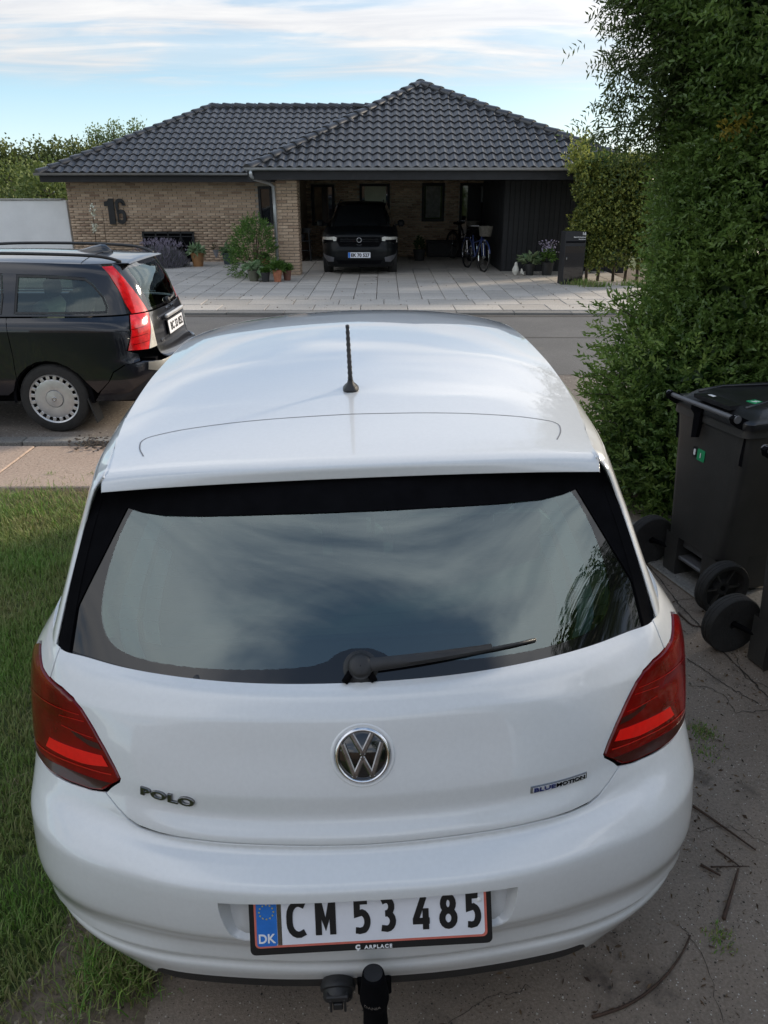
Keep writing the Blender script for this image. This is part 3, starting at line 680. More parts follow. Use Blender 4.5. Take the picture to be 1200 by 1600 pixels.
N = 26000; X = rng.uniform(-3.1, -.62, N); Y = np.where(rng.uniform(0, 1, N) < .5, rng.uniform(4.45, 5.04, N), rng.uniform(.8, 2.2, N)); k = (vnoise(X, Y, .2, 4) > .40) & (rng.uniform(0, 1, N) < np.clip((-.62-X)/.3+.1, 0, 1)); X, Y = X[k], Y[k]
grass('dry_grass', lawn, X, Y, rng.uniform(.015, .05, len(X)), M['dry_grass'], -.002, .0026, 1.6)
X, Y, H = [], [], []
for cx, cy, n_, r_, h_ in ((190, 1500, 520, .06, .10), (150, 1540, 300, .05, .09), (215, 1540, 200, .04, .08), (1097, 1145, 240, .030, .022), (1100, 1175, 90, .03, .018), (1120, 1465, 130, .025, .018), (100, 800, 500, .2, .09), (40, 790, 700, .2, .09), (150, 745, 60, .03, .05), (80, 745, 40, .02, .05), (150, 692, 50, .05, .04)):
    c = atz(cx, cy, 0); X += list(rng.normal(c[0], r_, n_)); Y += list(rng.normal(c[1], r_, n_)); H += list(rng.uniform(.4, 1.1, n_)*h_)
grass('grass_tuft', lawn, np.array(X), np.array(Y), np.array(H), M['grass'], 0, .0035, .95)
# blades farther off, for the strip of lawn out of the frame
N = 22000; X = rng.uniform(-9, -3.1, N); Y = rng.uniform(.7, 4.6, N); grass('rough_grass', lawn, X, Y, rng.uniform(.03, .06, N), M['grass'], -.004, .007)

def leaf_cloud(P, D, L, Wd, m, name, parent=None, tint=None, fold=.25, droop=.0, spin=1.0):
    """rhombic folded leaves: base points P, directions D, lengths L"""
    n = len(P); D = D/np.maximum(np.linalg.norm(D, axis=1, keepdims=True), 1e-6)
    r = rng.normal(0, 1, (n, 3))*spin+np.array([0, 0, 1.0]); s = np.cross(D, r); s /= np.maximum(np.linalg.norm(s, axis=1, keepdims=True), 1e-6); u = np.cross(s, D)
    L = np.asarray(L)[:, None]*np.ones((n, 1)); Wd = np.asarray(Wd)*np.ones(n); Wd = Wd[:, None]
    tip = P+D*L-u*L*droop
    a = P+D*L*.42+s*Wd*.5+u*Wd*fold; b = P+D*L*.42-s*Wd*.5+u*Wd*fold
    V = np.stack([P, a, tip, b], 1).reshape(-1, 3); k = np.arange(n)[:, None]*4
    F = np.concatenate([k+[0, 1, 2], k+[0, 2, 3]], 1).reshape(-1, 3)
    t = rng.uniform(0, 1, n) if tint is None else tint
    return link(name, npmesh(name, V, F, m, np.repeat(t, 4)), parent)
def sprigs(P, D, K=9, SL=.22, L=.055, spread=.9, jitter=.25):
    """leaves set alternately along short shoots -> base points, directions, lengths, shoot index"""
    n = len(P); D = D/np.linalg.norm(D, axis=1, keepdims=True); r = rng.normal(0, 1, (n, 3)); S = np.cross(D, r); S /= np.linalg.norm(S, axis=1, keepdims=True)
    SLn = SL*rng.uniform(.6, 1.3, n); PP, DD, LL, II = [], [], [], []
    for k in range(K):
        t = (k+.5)/K; side = 1 if k % 2 else -1
        p = P+D*(SLn*t)[:, None]-np.array([0, 0, 1])*(SLn*.18*t*t)[:, None]
        d = D*(.55+.5*t)+S*side*spread*(1-t*.5)+rng.normal(0, jitter, (n, 3)); PP.append(p); DD.append(d); LL.append(L*rng.uniform(.7, 1.2, n)*(1-.25*t)); II.append(np.arange(n))
    return np.concatenate(PP), np.concatenate(DD), np.concatenate(LL), np.concatenate(II)
def blob_points(blobs, per_m2, shell=(.78, 1.02)):
    """points spread through the outer shell of a set of ellipsoids (cx,cy,cz,rx,ry,rz), none deep inside another"""
    P, Nn = [], []
    B = np.array([b[:6] for b in blobs])
    for b in blobs:
        c, r = np.array(b[:3]), np.array(b[3:6]); dn = b[6] if len(b) > 6 else 1.0
        n = int(4*np.pi*(r.mean()**2)*per_m2*dn); d = rng.normal(0, 1, (n, 3)); d /= np.linalg.norm(d, axis=1, keepdims=True)
        q = c+d*r*rng.uniform(*shell, n)[:, None]; ok = np.ones(n, bool)
        for bb in B:
            e_ = ((q-bb[:3])/bb[3:])
            ok &= (e_**2).sum(1) > .50
        nn = d/r; nn /= np.linalg.norm(nn, axis=1, keepdims=True); P.append(q[ok]); Nn.append(nn[ok])
    return np.concatenate(P), np.concatenate(Nn)

w = MB(); w.box((-2.2, -5.0, 1.25), (11.5, .3, 2.5)); tag(w.build('shading_wall', mat('shading_wall', (.20, .15, .115), .9, var=.2, vscale=3)), kind='structure')  # unseen wall added behind the camera to darken surfaces that face it

w = MB()
for _ in range(260):
    x, y = rng.uniform(-5, 5), rng.uniform(13.2, 18.4); x = round((x+5.6)/.42)*.42-5.6+rng.normal(0, .02) if rng.uniform() < .5 else x; p, f = pebble((x, y, .052), rng.uniform(.008, .018)*[1, 1, .4][0]); w.add(p*[1, 1, 1], f)
tag(w.build('leaf_litter', M['soil'], fd), kind='stuff')
# ---------------------------------------------------------------- the house across the road
def brickmat():
    m = bpy.data.materials.new('brick'); m.use_nodes = True; nt = m.node_tree; b = nt.nodes['Principled BSDF']; L = nt.links.new; b.inputs['Roughness'].default_value = .85
    oi = nt.nodes.new('ShaderNodeObjectInfo'); at_ = nt.nodes.new('ShaderNodeAttribute'); at_.attribute_name = 'tint'
    ad = nt.nodes.new('ShaderNodeMath'); ad.operation = 'ADD'; L(oi.outputs['Random'], ad.inputs[0]); L(at_.outputs['Fac'], ad.inputs[1]); fr = nt.nodes.new('ShaderNodeMath'); fr.operation = 'FRACT'; L(ad.outputs[0], fr.inputs[0])
    r = nt.nodes.new('ShaderNodeValToRGB'); e = r.color_ramp.elements; e[0].color = (.28, .185, .13, 1); e[1].color = (.56, .42, .30, 1); x = e.new(.18); x.color = (.41, .295, .205, 1); x = e.new(.75); x.color = (.48, .35, .25, 1); L(fr.outputs[0], r.inputs[0])
    t = nt.nodes.new('ShaderNodeTexCoord'); n = nt.nodes.new('ShaderNodeTexNoise'); n.inputs['Scale'].default_value = 28; n.inputs['Detail'].default_value = 5; L(t.outputs['Object'], n.inputs['Vector'])
    mr = nt.nodes.new('ShaderNodeMapRange'); mr.inputs['To Min'].default_value = .75; mr.inputs['To Max'].default_value = 1.25; L(n.outputs[0], mr.inputs[0]); sc = nt.nodes.new('ShaderNodeVectorMath'); sc.operation = 'SCALE'; L(r.outputs[0], sc.inputs[0]); L(mr.outputs[0], sc.inputs['Scale']); L(sc.outputs[0], b.inputs['Base Color'])
    bp = nt.nodes.new('ShaderNodeBump'); bp.inputs['Strength'].default_value = .4; bp.inputs['Distance'].default_value = .01; L(n.outputs[0], bp.inputs['Height']); L(bp.outputs[0], b.inputs['Normal']); return m
M['brick'] = brickmat(); M['brick_wall'] = M['brick']
M['mortar'] = mat('mortar', (.42, .38, .33), .95, var=.12, vscale=20)
M['roof_tile'] = mat('roof_tile', (.040, .040, .043), .36, spec=.6, objrand=.22, var=.30, vscale=2.2, bump=.12, bscale=30)
M['black_wood'] = mat('black_wood', (.014, .014, .016), .7, var=.25, vscale=8, objrand=.25, bump=.3, bscale=25)
M['zinc'] = mat('zinc', (.46, .48, .50), .38, .75, var=.1, vscale=5)
M['window_glass'] = mat('window_glass', (.012, .014, .016), .03, spec=.8, var=.3)
M['blind_or_reflection'] = mat('blind_or_reflection', (.42, .44, .34), .8, var=.06)
M['brown_reflection'] = mat('brown_reflection', (.20, .14, .09), .9, var=.25, vscale=6)
M['white_render'] = mat('white_render', (.74, .74, .74), .9, var=.05, vscale=1.5, bump=.3, bscale=25)
M['dark_metal'] = mat('dark_metal', (.015, .015, .017), .5, .2, var=.2)
house = thing('brick_house', 'low brick house with black pantile hip roofs, open carport and big black number 16', 'house', (0, 21.7, 0))
house.rotation_euler = (0, 0, 0)
def hp(o):   # parts are modelled in world coordinates
    o.matrix_parent_inverse = Matrix.Identity(4); o.location = (0, -21.7, 0) if o.parent is house else o.location; return o
hroot = house
WY, BY, EZ, SZ = 21.7, 23.5, 2.29, 2.06
xl = aty(104, 300, WY)[0]
def brick_mesh(m, sx=.228, sy=.05, sz=.054):
    w = MB(); w.box((0, 0, 0), (sx, sy, sz)); return w.mesh('brick', m)
def brick_field(parent, x0, x1, y, z0, z1, holes=(), limit=0, name='brick'):
    me = brick_mesh(M['brick']); n = 0; tn = []; far = MB(); cells = []; rows = int((z1-z0)/.066)
    for r_ in range(rows):
        z = z1-.033-.066*r_; x = x0+(.12 if r_ % 2 else 0)
        if r_ % 2: cells.append((x0+.055, z, .106))
        while x+.228 <= x1+.01: cells.append((x+.114, z, .228)); x += .24
        if x < x1-.05: cells.append(((x+x1)/2, z, x1-x-.004))
    for cx, z, wd in cells:
        if any(hx0 < cx < hx1 and hz0 < z < hz1 for hx0, hx1, hz0, hz1 in holes): continue
        dy = random.uniform(-.003, .003)
        if n < limit and abs(wd-.228) < .01:
            o = link(name, me, parent); o.location = (cx, y+dy, z); n += 1
        else: far.box((cx, y+dy, z), (wd, .05, .054)); tn += [random.random()]*8
    if far.V: tag(link('brickwork', npmesh('brickwork', np.array(far.V), np.array(far.F), M['brick'], tn), parent), kind='stuff')
def wall_piece(name, c, s, m, parent=house):
    w = MB(); w.box(c, s); return hp(w.build(name, m, parent))
# left wing
wx0, wx1 = aty(403, 300, WY)[0], aty(425, 300, WY)[0]; wz0, wz1 = aty(410, 351, WY)[2], aty(410, 291, WY)[2]
lw = wall_piece('front_wall', ((xl-2.2)/2, WY+.14, 1.03), (-2.2-xl, .20, 2.06), M['mortar'])
brick_field(lw, xl, -2.2, WY+.025, 0, 2.06, [(wx0-.06, wx1+.06, wz0-.06, wz1+.06)], 300)
wall_piece('side_wall', (xl+.10, WY+2.7, 1.03), (.20, 5.0, 2.06), M['brick_wall'])
wall_piece('return_wall', (-2.3, (WY+BY)/2+.1, 1.03), (.2, BY-WY, 2.06), M['brick_wall'])
bw = wall_piece('carport_back_wall', (2.2, BY+.14, 1.05), (9.2, .20, 2.10), M['mortar'])
wins = [(487, 523, 288, 352), (562, 609, 287, 352), (659, 694, 286, 346), (718, 762, 286, 402)]
W3 = [(aty(a, 320, BY)[0], aty(b, 320, BY)[0], aty(a, d, BY)[2], aty(a, c, BY)[2]) for a, b, c, d in wins]
brick_field(bw, -2.2, 6.6, BY+.025, 0, 2.06, W3)
def window(x0, x1, y, z0, z1, pane_m, fr=.07, name='window', extra=None):
    w = MB()
    for c, s in ((((x0+x1)/2, y, z1-fr/2), (x1-x0, .09, fr)), (((x0+x1)/2, y, z0+fr/2), (x1-x0, .09, fr)), ((x0+fr/2, y, (z0+z1)/2), (fr, .09, z1-z0-2*fr)), ((x1-fr/2, y, (z0+z1)/2), (fr, .09, z1-z0-2*fr))): w.box(c, s, ch=.006)
    o = hp(w.build(name, M['black_wood'], house))
    w = MB(); w.box(((x0+x1)/2, y+.015, (z0+z1)/2), (x1-x0-2*fr+.01, .012, z1-z0-2*fr+.01)); w.build('pane', M['window_glass'], o)
    if extra:
        ex0, ex1, ez0, ez1 = extra; w = MB(); w.box(((ex0+ex1)/2, y+.001, (ez0+ez1)/2), (ex1-ex0, .012, ez1-ez0)); w.build('blind_or_reflection', pane_m, o)
    return o
window(wx0, wx1, WY-.0, wz0, wz1, None)
b0 = lambda a, b, c, d: (aty(a, 320, BY)[0], aty(b, 320, BY)[0], aty(a, d, BY)[2], aty(a, c, BY)[2])
window(W3[0][0], W3[0][1], BY-.02, W3[0][2], W3[0][3], M['brown_reflection'], extra=b0(492, 503, 291, 345))  # brown reflection in this pane put into the colour of a strip
window(W3[1][0], W3[1][1], BY-.02, W3[1][2], W3[1][3], M['blind_or_reflection'], extra=b0(570, 603, 291, 318))
window(W3[2][0], W3[2][1], BY-.02, W3[2][2], W3[2][3], mat('net_curtain', (.16, .16, .15), .9, var=.3, vscale=8), extra=b0(665, 688, 291, 340))
dr = window(W3[3][0], W3[3][1], BY-.02, .03, W3[3][3], mat('pale_strip', (.14, .145, .15), .9, var=.2), name='door', extra=b0(751, 757, 291, 316))
w = MB(); w.box(((W3[3][0]+W3[3][1])/2, BY+.02, .6), (W3[3][1]-W3[3][0]-.12, .05, 1.1)); w.build('door_leaf', M['black_wood'], dr)
# number on the wall
for ch, a, b in (('1', 165, 181), ('6', 182, 199)):
    if ch == '1': w = MB(); w.prism([(.36, 0), (1, 0), (1, 1), (.50, 1), (.36, .90), (.0, .88), (.0, .70), (.36, .70)], (0, 0, 0), (1, 0, 0), (0, 1, 0), .04); V, F = np.array(w.V), w.F
    else: w = glyph([(.415, .72), (.415, .80)]+arcp(.25, .80, .165, .12, 0, 180, 7)+[(.085, .2)]+arcp(.25, .20, .165, .12, 180, 360, 7)+[(.415, .36)]+arcp(.25, .38, .165, .12, 0, 120, 5)+[(.12, .46)], .15, .04); V, F = np.array(w.V), w.F
    x0, x1 = aty(a, 330, WY)[0], aty(b, 330, WY)[0]; z0, z1 = aty(a, 350, WY)[2], aty(a, 310, WY)[2]
    x1 -= .02; V[:, 0] = (V[:, 0]-V[:, 0].min())/(V[:, 0].max()-V[:, 0].min())*(x1-x0)+x0; V[:, 1] = (V[:, 1]-V[:, 1].min())/(V[:, 1].max()-V[:, 1].min())*(z1-z0)+z0
    hp(link('house_number', mesh('house_number', np.stack([V[:, 0], WY-.04-V[:, 2], V[:, 1]], 1), F, M['dark_metal']), house))
# pillar
pil = wall_piece('brick_pillar', (-2.15, 18.56, 1.03), (.40, .40, 2.06), M['mortar'])
me = brick_mesh(M['brick'], .224, .05, .054); me2 = brick_mesh(M['brick'], .05, .224, .054); me3 = brick_mesh(M['brick'], .108, .05, .054)
for r_ in range(31):
    z = .033+.066*r_
    for k, (dx, dy, mm) in enumerate(((-.117, -.21, 0), (.117, -.21, 0), (.21, -.10, 1), (.21, .12, 1), (-.21, -.10, 1), (-.21, .12, 1)) if r_ % 2 == 0 else ((-.176, -.21, 2), (0, -.21, 0), (.176, -.21, 2), (.21, -.06, 1), (-.21, -.06, 1), (.21, .14, 1))):
        o = link('brick', (me, me2, me3)[mm], pil); o.location = (-2.15+dx, 18.56+dy+random.uniform(-.002, .002), z)
# roofs
def tile_mesh(wd, ln, cut=False):
    w = MB(); n = 7; xs = [wd*(k/(n-1)-.5)*1.02 for k in range(n)]; prof = [.024*math.cos(2*math.pi*(x/wd)+1.1) for x in xs]
    A = [(x, 0, p+.030) for x, p in zip(xs, prof)]; B = [(x, ln*1.06, p+.004) for x, p in zip(xs, prof)]; C = [(x, .003, p+.008) for x, p in zip(xs, prof)]
    w.ring_strip([C, A, B], False); me = w.mesh('roof_tile', M['roof_tile']); return me, w
def roof_face(parent, O, eu, ev, inside_fn, nu, nv, wd, ln, budget, name='roof_tile'):
    """tiles over a slope: O corner at the eave, eu along the eave, ev up the slope"""
    O, eu, ev = map(lambda q: np.array(q, float), (O, eu, ev)); nz = np.cross(eu, ev); R3 = np.stack([eu, ev, nz], 1); me, proto = tile_mesh(wd, ln); far = MB(); Mx = Matrix([list(r) for r in R3]).to_4x4(); done = 0
    PV = np.array(proto.V)
    for j in range(nv):
        for i in range(nu):
            u, v = (i+.5)*wd, j*ln
            if not inside_fn(u, v+ln*.5): continue
            p = O+eu*u+ev*v
            if done < budget:
                o = link(name, me, parent); o.matrix_basis = Matrix.Translation(p)@Mx; done += 1
            else: far.add(PV@R3.T+p, proto.F)
    if far.V: tag(far.build('tiling', M['roof_tile'], parent), kind='stuff')
def ridge_caps(parent, a, b, r=.115, ln=.34):
    a, b = np.array(a), np.array(b); L_ = np.linalg.norm(b-a); d = (b-a)/L_; n = max(1, int(round(L_/ln))); s = np.cross(d, [0, 0, 1]); s /= np.linalg.norm(s); u = np.cross(s, d); step = L_/n
    w = MB(); rg = []
    for t, rr2, up in ((0, r, .02), (.04, r*1.05, .022), (.09, r, .018), (step*1.08, r*.86, 0)):
        rg.append([np.array([rr2*1.15*math.cos(q), t, rr2*.78*math.sin(q)+up-.035]) for q in np.linspace(-.45, math.pi+.45, 11)])
    w.ring_strip(rg, False, True, False); me = w.mesh('ridge_tile', M['roof_tile'], True, 40)
    Mx = Matrix([[s[k], d[k], u[k]] for k in range(3)]).to_4x4()
    for k in range(n): o = link('ridge_tile', me, parent); o.matrix_basis = Matrix.Translation(a+d*step*k+u*.01)@Mx
def slab_face(pts, name, m, parent, t=.04):
    P = [np.array(p, float) for p in pts]; n = np.cross(P[1]-P[0], P[2]-P[0]); n /= np.linalg.norm(n); n = n if n[2] > 0 else -n; w = MB(); k = len(P)
    w.add([p-n*.012 for p in P]+[p-n*(t+.012) for p in P], [tuple(range(k)), tuple(range(2*k-1, k-1, -1))]+[(i, i+k, (i+1) % k+k, (i+1) % k) for i in range(k)]); return w.build(name, m, parent)
CL, CR, AP = np.array([-2.87, 17.70, EZ]), np.array([5.65, 17.70, EZ]), np.array([.90, 21.5, 4.26]); BK = np.array([.90, 29., 4.26])
rf = hp(slab_face([CL, CR, AP], 'roof', M['black_wood'], house)); rf.name = 'roof'
slab_face([CL, AP, BK, (-2.87, 29, EZ)], 'roof_slope', M['roof_tile'], rf); slab_face([CR, AP, BK, (5.65, 29, EZ)], 'roof_slope', M['roof_tile'], rf)
ev = np.array([0, AP[1]-CL[1], AP[2]-EZ]); SL_ = np.linalg.norm(ev); ev /= SL_
fr_in = lambda u, v: 0 <= v < SL_ and u > v/SL_*(AP[0]-CL[0])-.02 and u < (CR[0]-CL[0])-v/SL_*(CR[0]-AP[0])+.02
roof_face(rf, CL, (1, 0, 0), ev, fr_in, 44, 15, .205, SL_/14.2, 300)
ridge_caps(rf, CL, AP); ridge_caps(rf, CR, AP); ridge_caps(rf, AP, BK)
WE = 21.15; WL_, WA = np.array([-8.74, WE, 2.235]), np.array([-4.97, 24.9, 4.03]); WR = np.array([-.6, WE, 2.235]); WB = np.array([.8, 24.9, 4.03])
rf2 = hp(slab_face([WL_, WR, WB, WA], 'wing_roof', M['black_wood'], house))
slab_face([WL_, WA, (-8.74, 28.6, 2.235)], 'roof_slope', M['roof_tile'], rf2)
ev2 = np.array([0, WA[1]-WE, WA[2]-WL_[2]]); SL2 = np.linalg.norm(ev2); ev2 /= SL2
wg_in = lambda u, v: u > v/SL2*(WA[0]-WL_[0])-.02 and u < 8.0 and not (WE+v/SL2*(WA[1]-WE) > 0 and u+WL_[0] > CL[0]+(WE+v/SL2*(WA[1]-WE)-17.7)*.9 and v > 0.01)
roof_face(rf2, WL_, (1, 0, 0), ev2, wg_in, 40, 13, .215, SL2/12.6, 0)
ridge_caps(rf2, WL_, WA); ridge_caps(rf2, WA, WB)
def gutter(parent, x0, x1, y, z):
    w = MB(); pr = [(y-.005+.055*math.cos(q), z+.055*math.sin(q)) for q in np.linspace(math.pi, 2*math.pi, 9)]; pr = [(pr[0][0]-.008, pr[0][1]+.006)]+pr
    w.ring_strip([[(x0, a, b) for a, b in pr], [(x1, a, b) for a, b in pr]], False); return hp(w.build('gutter', M['zinc'], parent, True, 60))
gutter(house, -2.93, 5.7, 17.62, EZ+.0); gutter(house, -8.80, -2.6, WE-.07, 2.225)
wall_piece('fascia', (1.39, 17.72, 2.165), (8.5, .06, .21), M['black_wood']); wall_piece('fascia', (-5.6, WE+.03, 2.115), (6.2, .06, .20), M['black_wood'])
wall_piece('fascia', (-2.86, 19.5, 2.165), (.06, 3.5, .21), M['black_wood'])
wall_piece('soffit', (1.39, 20.9, 2.09), (8.4, 6.3, .05), M['black_wood']); wall_piece('soffit', (-5.6, WE+.32, 2.045), (6.2, .56, .03), M['black_wood'])
w = MB(); w.tube([(-2.80, 17.63, 2.25), (-2.80, 17.64, 2.14), (-2.76, 17.75, 2.08), (-2.50, 18.15, 2.0), (-2.43, 18.28, 1.93), (-2.42, 18.29, 1.5), (-2.42, 18.29, .12)], .038, 10); hp(w.build('downpipe', M['zinc'], house, True))
# the boarded shed in the carport
sh = wall_piece('shed_wall', (4.25, 21.3, 1.03), (2.86, 4.1, 2.05), M['matt_black'])
bm = MB(); bm.box((0, 0, 0), (.112, .022, 2.05), ch=.004); bm = bm.mesh('board', M['black_wood']); bs = MB(); bs.box((0, 0, 0), (.022, .112, 2.05), ch=.004); bs = bs.mesh('board', M['black_wood'])
for k in range(25): o = link('board', bm, sh); o.location = (2.86+.118*k, 19.225-(.006 if k % 2 else 0), 1.03)
for k in range(35): o = link('board', bs, sh); o.location = (2.80-(.006 if k % 2 else 0), 19.31+.118*k, 1.03)
# low white garden wall
wl = thing('garden_wall', 'white rendered garden wall with grey coping, left of the brick house', 'wall', (-13, 21.9, 0))
wt = aty(50, 313, 21.9)[2]
w = MB(); w.box((-13.0, 22.0, wt/2), (9.2, .24, wt), ch=.01); o = w.build('wall_face', M['white_render'], wl); o.location = (13, -21.9, 0)
w = MB()
o = None
for k in range(9):
    w = MB(); w.box((-17.0+1.0*k, 22.0, wt+.02), (.99, .30, .04), ch=.008); o = w.build('coping_stone', mat('coping', (.30, .29, .27), .9, var=.15) if k == 0 else o.data.materials[0], wl); o.location = (13, -21.9, 0)
# ---------------------------------------------------------------- pots, bicycles, mailbox and the like
M['terracotta'] = mat('terracotta', (.36, .14, .075), .8, var=.2, vscale=12, bump=.2)
M['pot_brown'] = mat('pot_brown', (.30, .15, .06), .5, var=.15, vscale=10)
M['pot_grey'] = mat('pot_grey', (.17, .17, .18), .7, var=.2, vscale=10)
M['pot_blue'] = mat('pot_blue', (.045, .06, .075), .4, var=.2, vscale=10)
M['pot_black'] = mat('pot_black', (.022, .022, .023), .6, var=.2, vscale=10)
M['pot_olive'] = mat('pot_olive', (.10, .10, .07), .6, var=.2, vscale=10)
M['green_leaf'] = leafmat('green_leaf', (.045, .11, .018), (.15, .27, .05), .3, .5)
M['pale_leaf'] = leafmat('pale_leaf', (.12, .22, .09), (.36, .44, .26), .3, .5)
M['dark_leaf'] = leafmat('dark_leaf', (.02, .05, .015), (.06, .12, .03), .25, .5)
M['lavender'] = leafmat('lavender', (.12, .14, .10), (.30, .29, .28), .25, .8, hue=(.32, .28, .36))
M['flower'] = leafmat('flower', (.40, .34, .50), (.66, .60, .70), .3, .7)
M['white_flower'] = leafmat('white_flower', (.65, .68, .50), (.85, .85, .75), .3, .7)
def plant_leaves(c, n, r, h, L, wd, m, parent, name='leaves', up=.6, droop=.3, base=(0, 0, 0)):
    d = rng.normal(0, 1, (n, 3)); d[:, 2] = np.abs(d[:, 2])+up; d /= np.linalg.norm(d, axis=1, keepdims=True)
    P = np.array(c)+d*np.array([r, r, h])*rng.uniform(.15, 1, n)[:, None]**.6-np.array(base)
    return leaf_cloud(P, d*[1, 1, .8]+rng.normal(0, .35, (n, 3)), L*rng.uniform(.7, 1.25, n), wd, m, name, parent, droop=droop)
def pot(px_, py_, wpx, hpx, m, label, plant=None, Y=None, z=.05, urn=False, cat='flower pot', nm='flower_pot', group=None):
    """a planter standing where the pixel (its foot) meets the paving"""
    c = atz(px_, py_, z) if Y is None else aty(px_, py_, Y); d = c[1]*.92+.7; s = d/1200; r = wpx*s/2; h = hpx*s*1.02
    t = thing(nm, label, cat, (c[0], c[1], z), 0, group)
    w = MB()
    if urn: w.lathe([(.001, 0), (r*.5, 0), (r*.75, h*.25), (r*.98, h*.55), (r*.8, h*.82), (r*.72, h*.88), (r*.95, h), (r*.85, h), (r*.7, h*.86), (.001, h*.8)], (0, 0, 0), (0, 0, 1), 20)
    else: w.lathe([(.001, 0), (r*.72, 0), (r*.94, h*.84), (r*1.0, h*.85), (r*1.02, h), (r*.90, h), (r*.86, h*.86), (.001, h*.84)], (0, 0, 0), (0, 0, 1), 20)
    w.build('pot', m, t, True, 40)
    w = MB(); w.lathe([(.001, h*.88), (r*.86, h*.87)], (0, 0, 0), (0, 0, 1), 12); w.build('potting_soil', M['soil'], t)
    if plant:
        kind, pw, ph = plant; pw *= s/2; ph *= s
        mm, n, L, wd, dr = {'hosta': ('pale_leaf', 60, .16, .085, .5), 'green': ('green_leaf', 220, .09, .03, .2), 'dark': ('dark_leaf', 160, .09, .04, .3), 'palm': ('green_leaf', 260, .12, .022, .4), 'flower': ('green_leaf', 120, .10, .05, .3)}[kind]
        plant_leaves((0, 0, h*.9), n, pw*.75, ph*.75, L, wd, M[mm], t, 'foliage', .25 if kind == 'hosta' else .5, dr)
        if kind == 'flower':
            n = 110; P = np.stack([rng.normal(0, pw*.45, n), rng.normal(0, pw*.4, n), h+ph*rng.uniform(.5, 1.05, n)], 1); leaf_cloud(P, rng.normal(0, 1, (n, 3)), .06*np.ones(n), .035, M['flower'], 'flowers', t)['kind'] = 'stuff'
    return t
pot(310, 416, 21, 20, M['pot_brown'], 'ochre brown pot with a pale hosta, left of the wall pots', ('hosta', 30, 14), group='flower pots around the house')
pot(340, 408, 16, 17, M['pot_grey'], 'light grey pot with a dark bushy plant, against the brick wall', ('dark', 20, 18), group='flower pots around the house')
pot(357, 413, 18, 17, M['pot_blue'], 'dark blue-grey pot with a variegated plant, next to the big green shrub', ('hosta', 22, 16), group='flower pots around the house')
pot(397, 439, 19, 16, M['pot_olive'], 'olive pot with a trailing silvery hosta, leftmost of the pots below the shrub', ('hosta', 36, 14), group='flower pots around the house')
pot(415, 440, 15, 14, M['pot_black'], 'small dark pot between the olive and the terracotta pot', ('green', 10, 8), group='flower pots around the house')
pot(434, 440, 15, 17, M['terracotta'], 'terracotta pot with a bushy fern, in front of the brick pillar', ('palm', 34, 18), group='flower pots around the house')
pot(449, 438, 14, 15, mat('pot_rust', (.14, .06, .04), .7, var=.2), 'dark rust pot, rightmost at the foot of the brick pillar', ('green', 22, 12), group='flower pots around the house')
pot(414, 427, 21, 22, M['terracotta'], 'round terracotta urn standing taller than the pots around it', ('dark', 18, 9), urn=True, group='flower pots around the house')
pot(827, 430, 16, 17, M['pot_black'], 'black pot with a white-edged hosta, beside the white stone bird', ('hosta', 36, 20), group='flower pots around the house')
pot(854, 430, 20, 19, M['pot_black'], 'black pot with lilac flowers, in front of the boarded shed', ('flower', 30, 30), group='flower pots around the house')
pot(655, 407, 20, 16, M['pot_black'], 'dark planter in the shade of the carport back wall', ('dark', 24, 26), group='flower pots around the house')
# big green shrub beside the downpipe
c = atz(394, 436, .05)
t = thing('green_shrub', 'bright green feathery shrub beside the downpipe of the house', 'shrub', (c[0], c[1]+.35, .03))
w = MB()
for k in range(16):
    a = random.uniform(0, 6.28); q = random.uniform(.1, .4); w.tube([(0, 0, 0), (q*.5*math.cos(a), q*.5*math.sin(a), .45), (q*math.cos(a), q*math.sin(a), random.uniform(.8, 1.15))], [.012, .008, .003], 5)
w.build('stems', M['twig'], t)
P, N_ = blob_points([(0, 0, .60, .42, .40, .55), (-.12, 0, .35, .38, .36, .35), (.10, 0, .88, .28, .28, .36)], 260, (.35, 1.0)); PP, DD, LL, II = sprigs(P, N_+[0, 0, .8], 8, .20, .085, .8); leaf_cloud(PP, DD, LL, .020, M['green_leaf'], 'foliage', t, droop=.2)
# lavender, yucca, low plants in the bed
def bush(px_, py_, wpx, hpx, m, label, nm, cat, n, L, wd, Y=None, up=1.2, z=.02, dr=.1, stems=True):
    c = atz(px_, py_, z); d = c[1]*.92+.7; s = d/1200; r = wpx*s/2; h = hpx*s; t = thing(nm, label, cat, (c[0], c[1]+r*.3, z))
    if stems:
        w = MB()
        for k in range(14): a = random.uniform(0, 6.28); w.tube([(0, 0, 0), (r*.5*math.cos(a), r*.5*math.sin(a), h*.4), (r*.9*math.cos(a), r*.9*math.sin(a), h*.8)], [.01, .006, .003], 4)
        w.build('stems', M['twig'], t)
    q = rng.normal(0, 1, (n, 3)); q /= np.linalg.norm(q, axis=1, keepdims=True); q[:, 2] = np.abs(q[:, 2]); P = q*np.array([r, r*.9, h*.85])*rng.uniform(.3, 1, n)[:, None]
    leaf_cloud(P, q*[.7, .7, .5]+[0, 0, up]+rng.normal(0, .22, (n, 3)), L*rng.uniform(.6, 1.2, n), wd, m, 'foliage', t, droop=dr); return t, r, h
t, r, h = bush(250, 420, 84, 36, M['lavender'], 'large grey-green lavender bush in front of the black trellis', 'lavender_bush', 'bush', 7500, .14, .012)
w = MB()
P = []
for k in range(200):
    a = random.uniform(0, 6.28); q = random.uniform(.2, 1)*r; x, y = q*math.cos(a), q*math.sin(a)*.9; zt = h*(1.0-.35*(q/r)**2)+random.uniform(0, .14); P.append((x*1.08, y, zt))
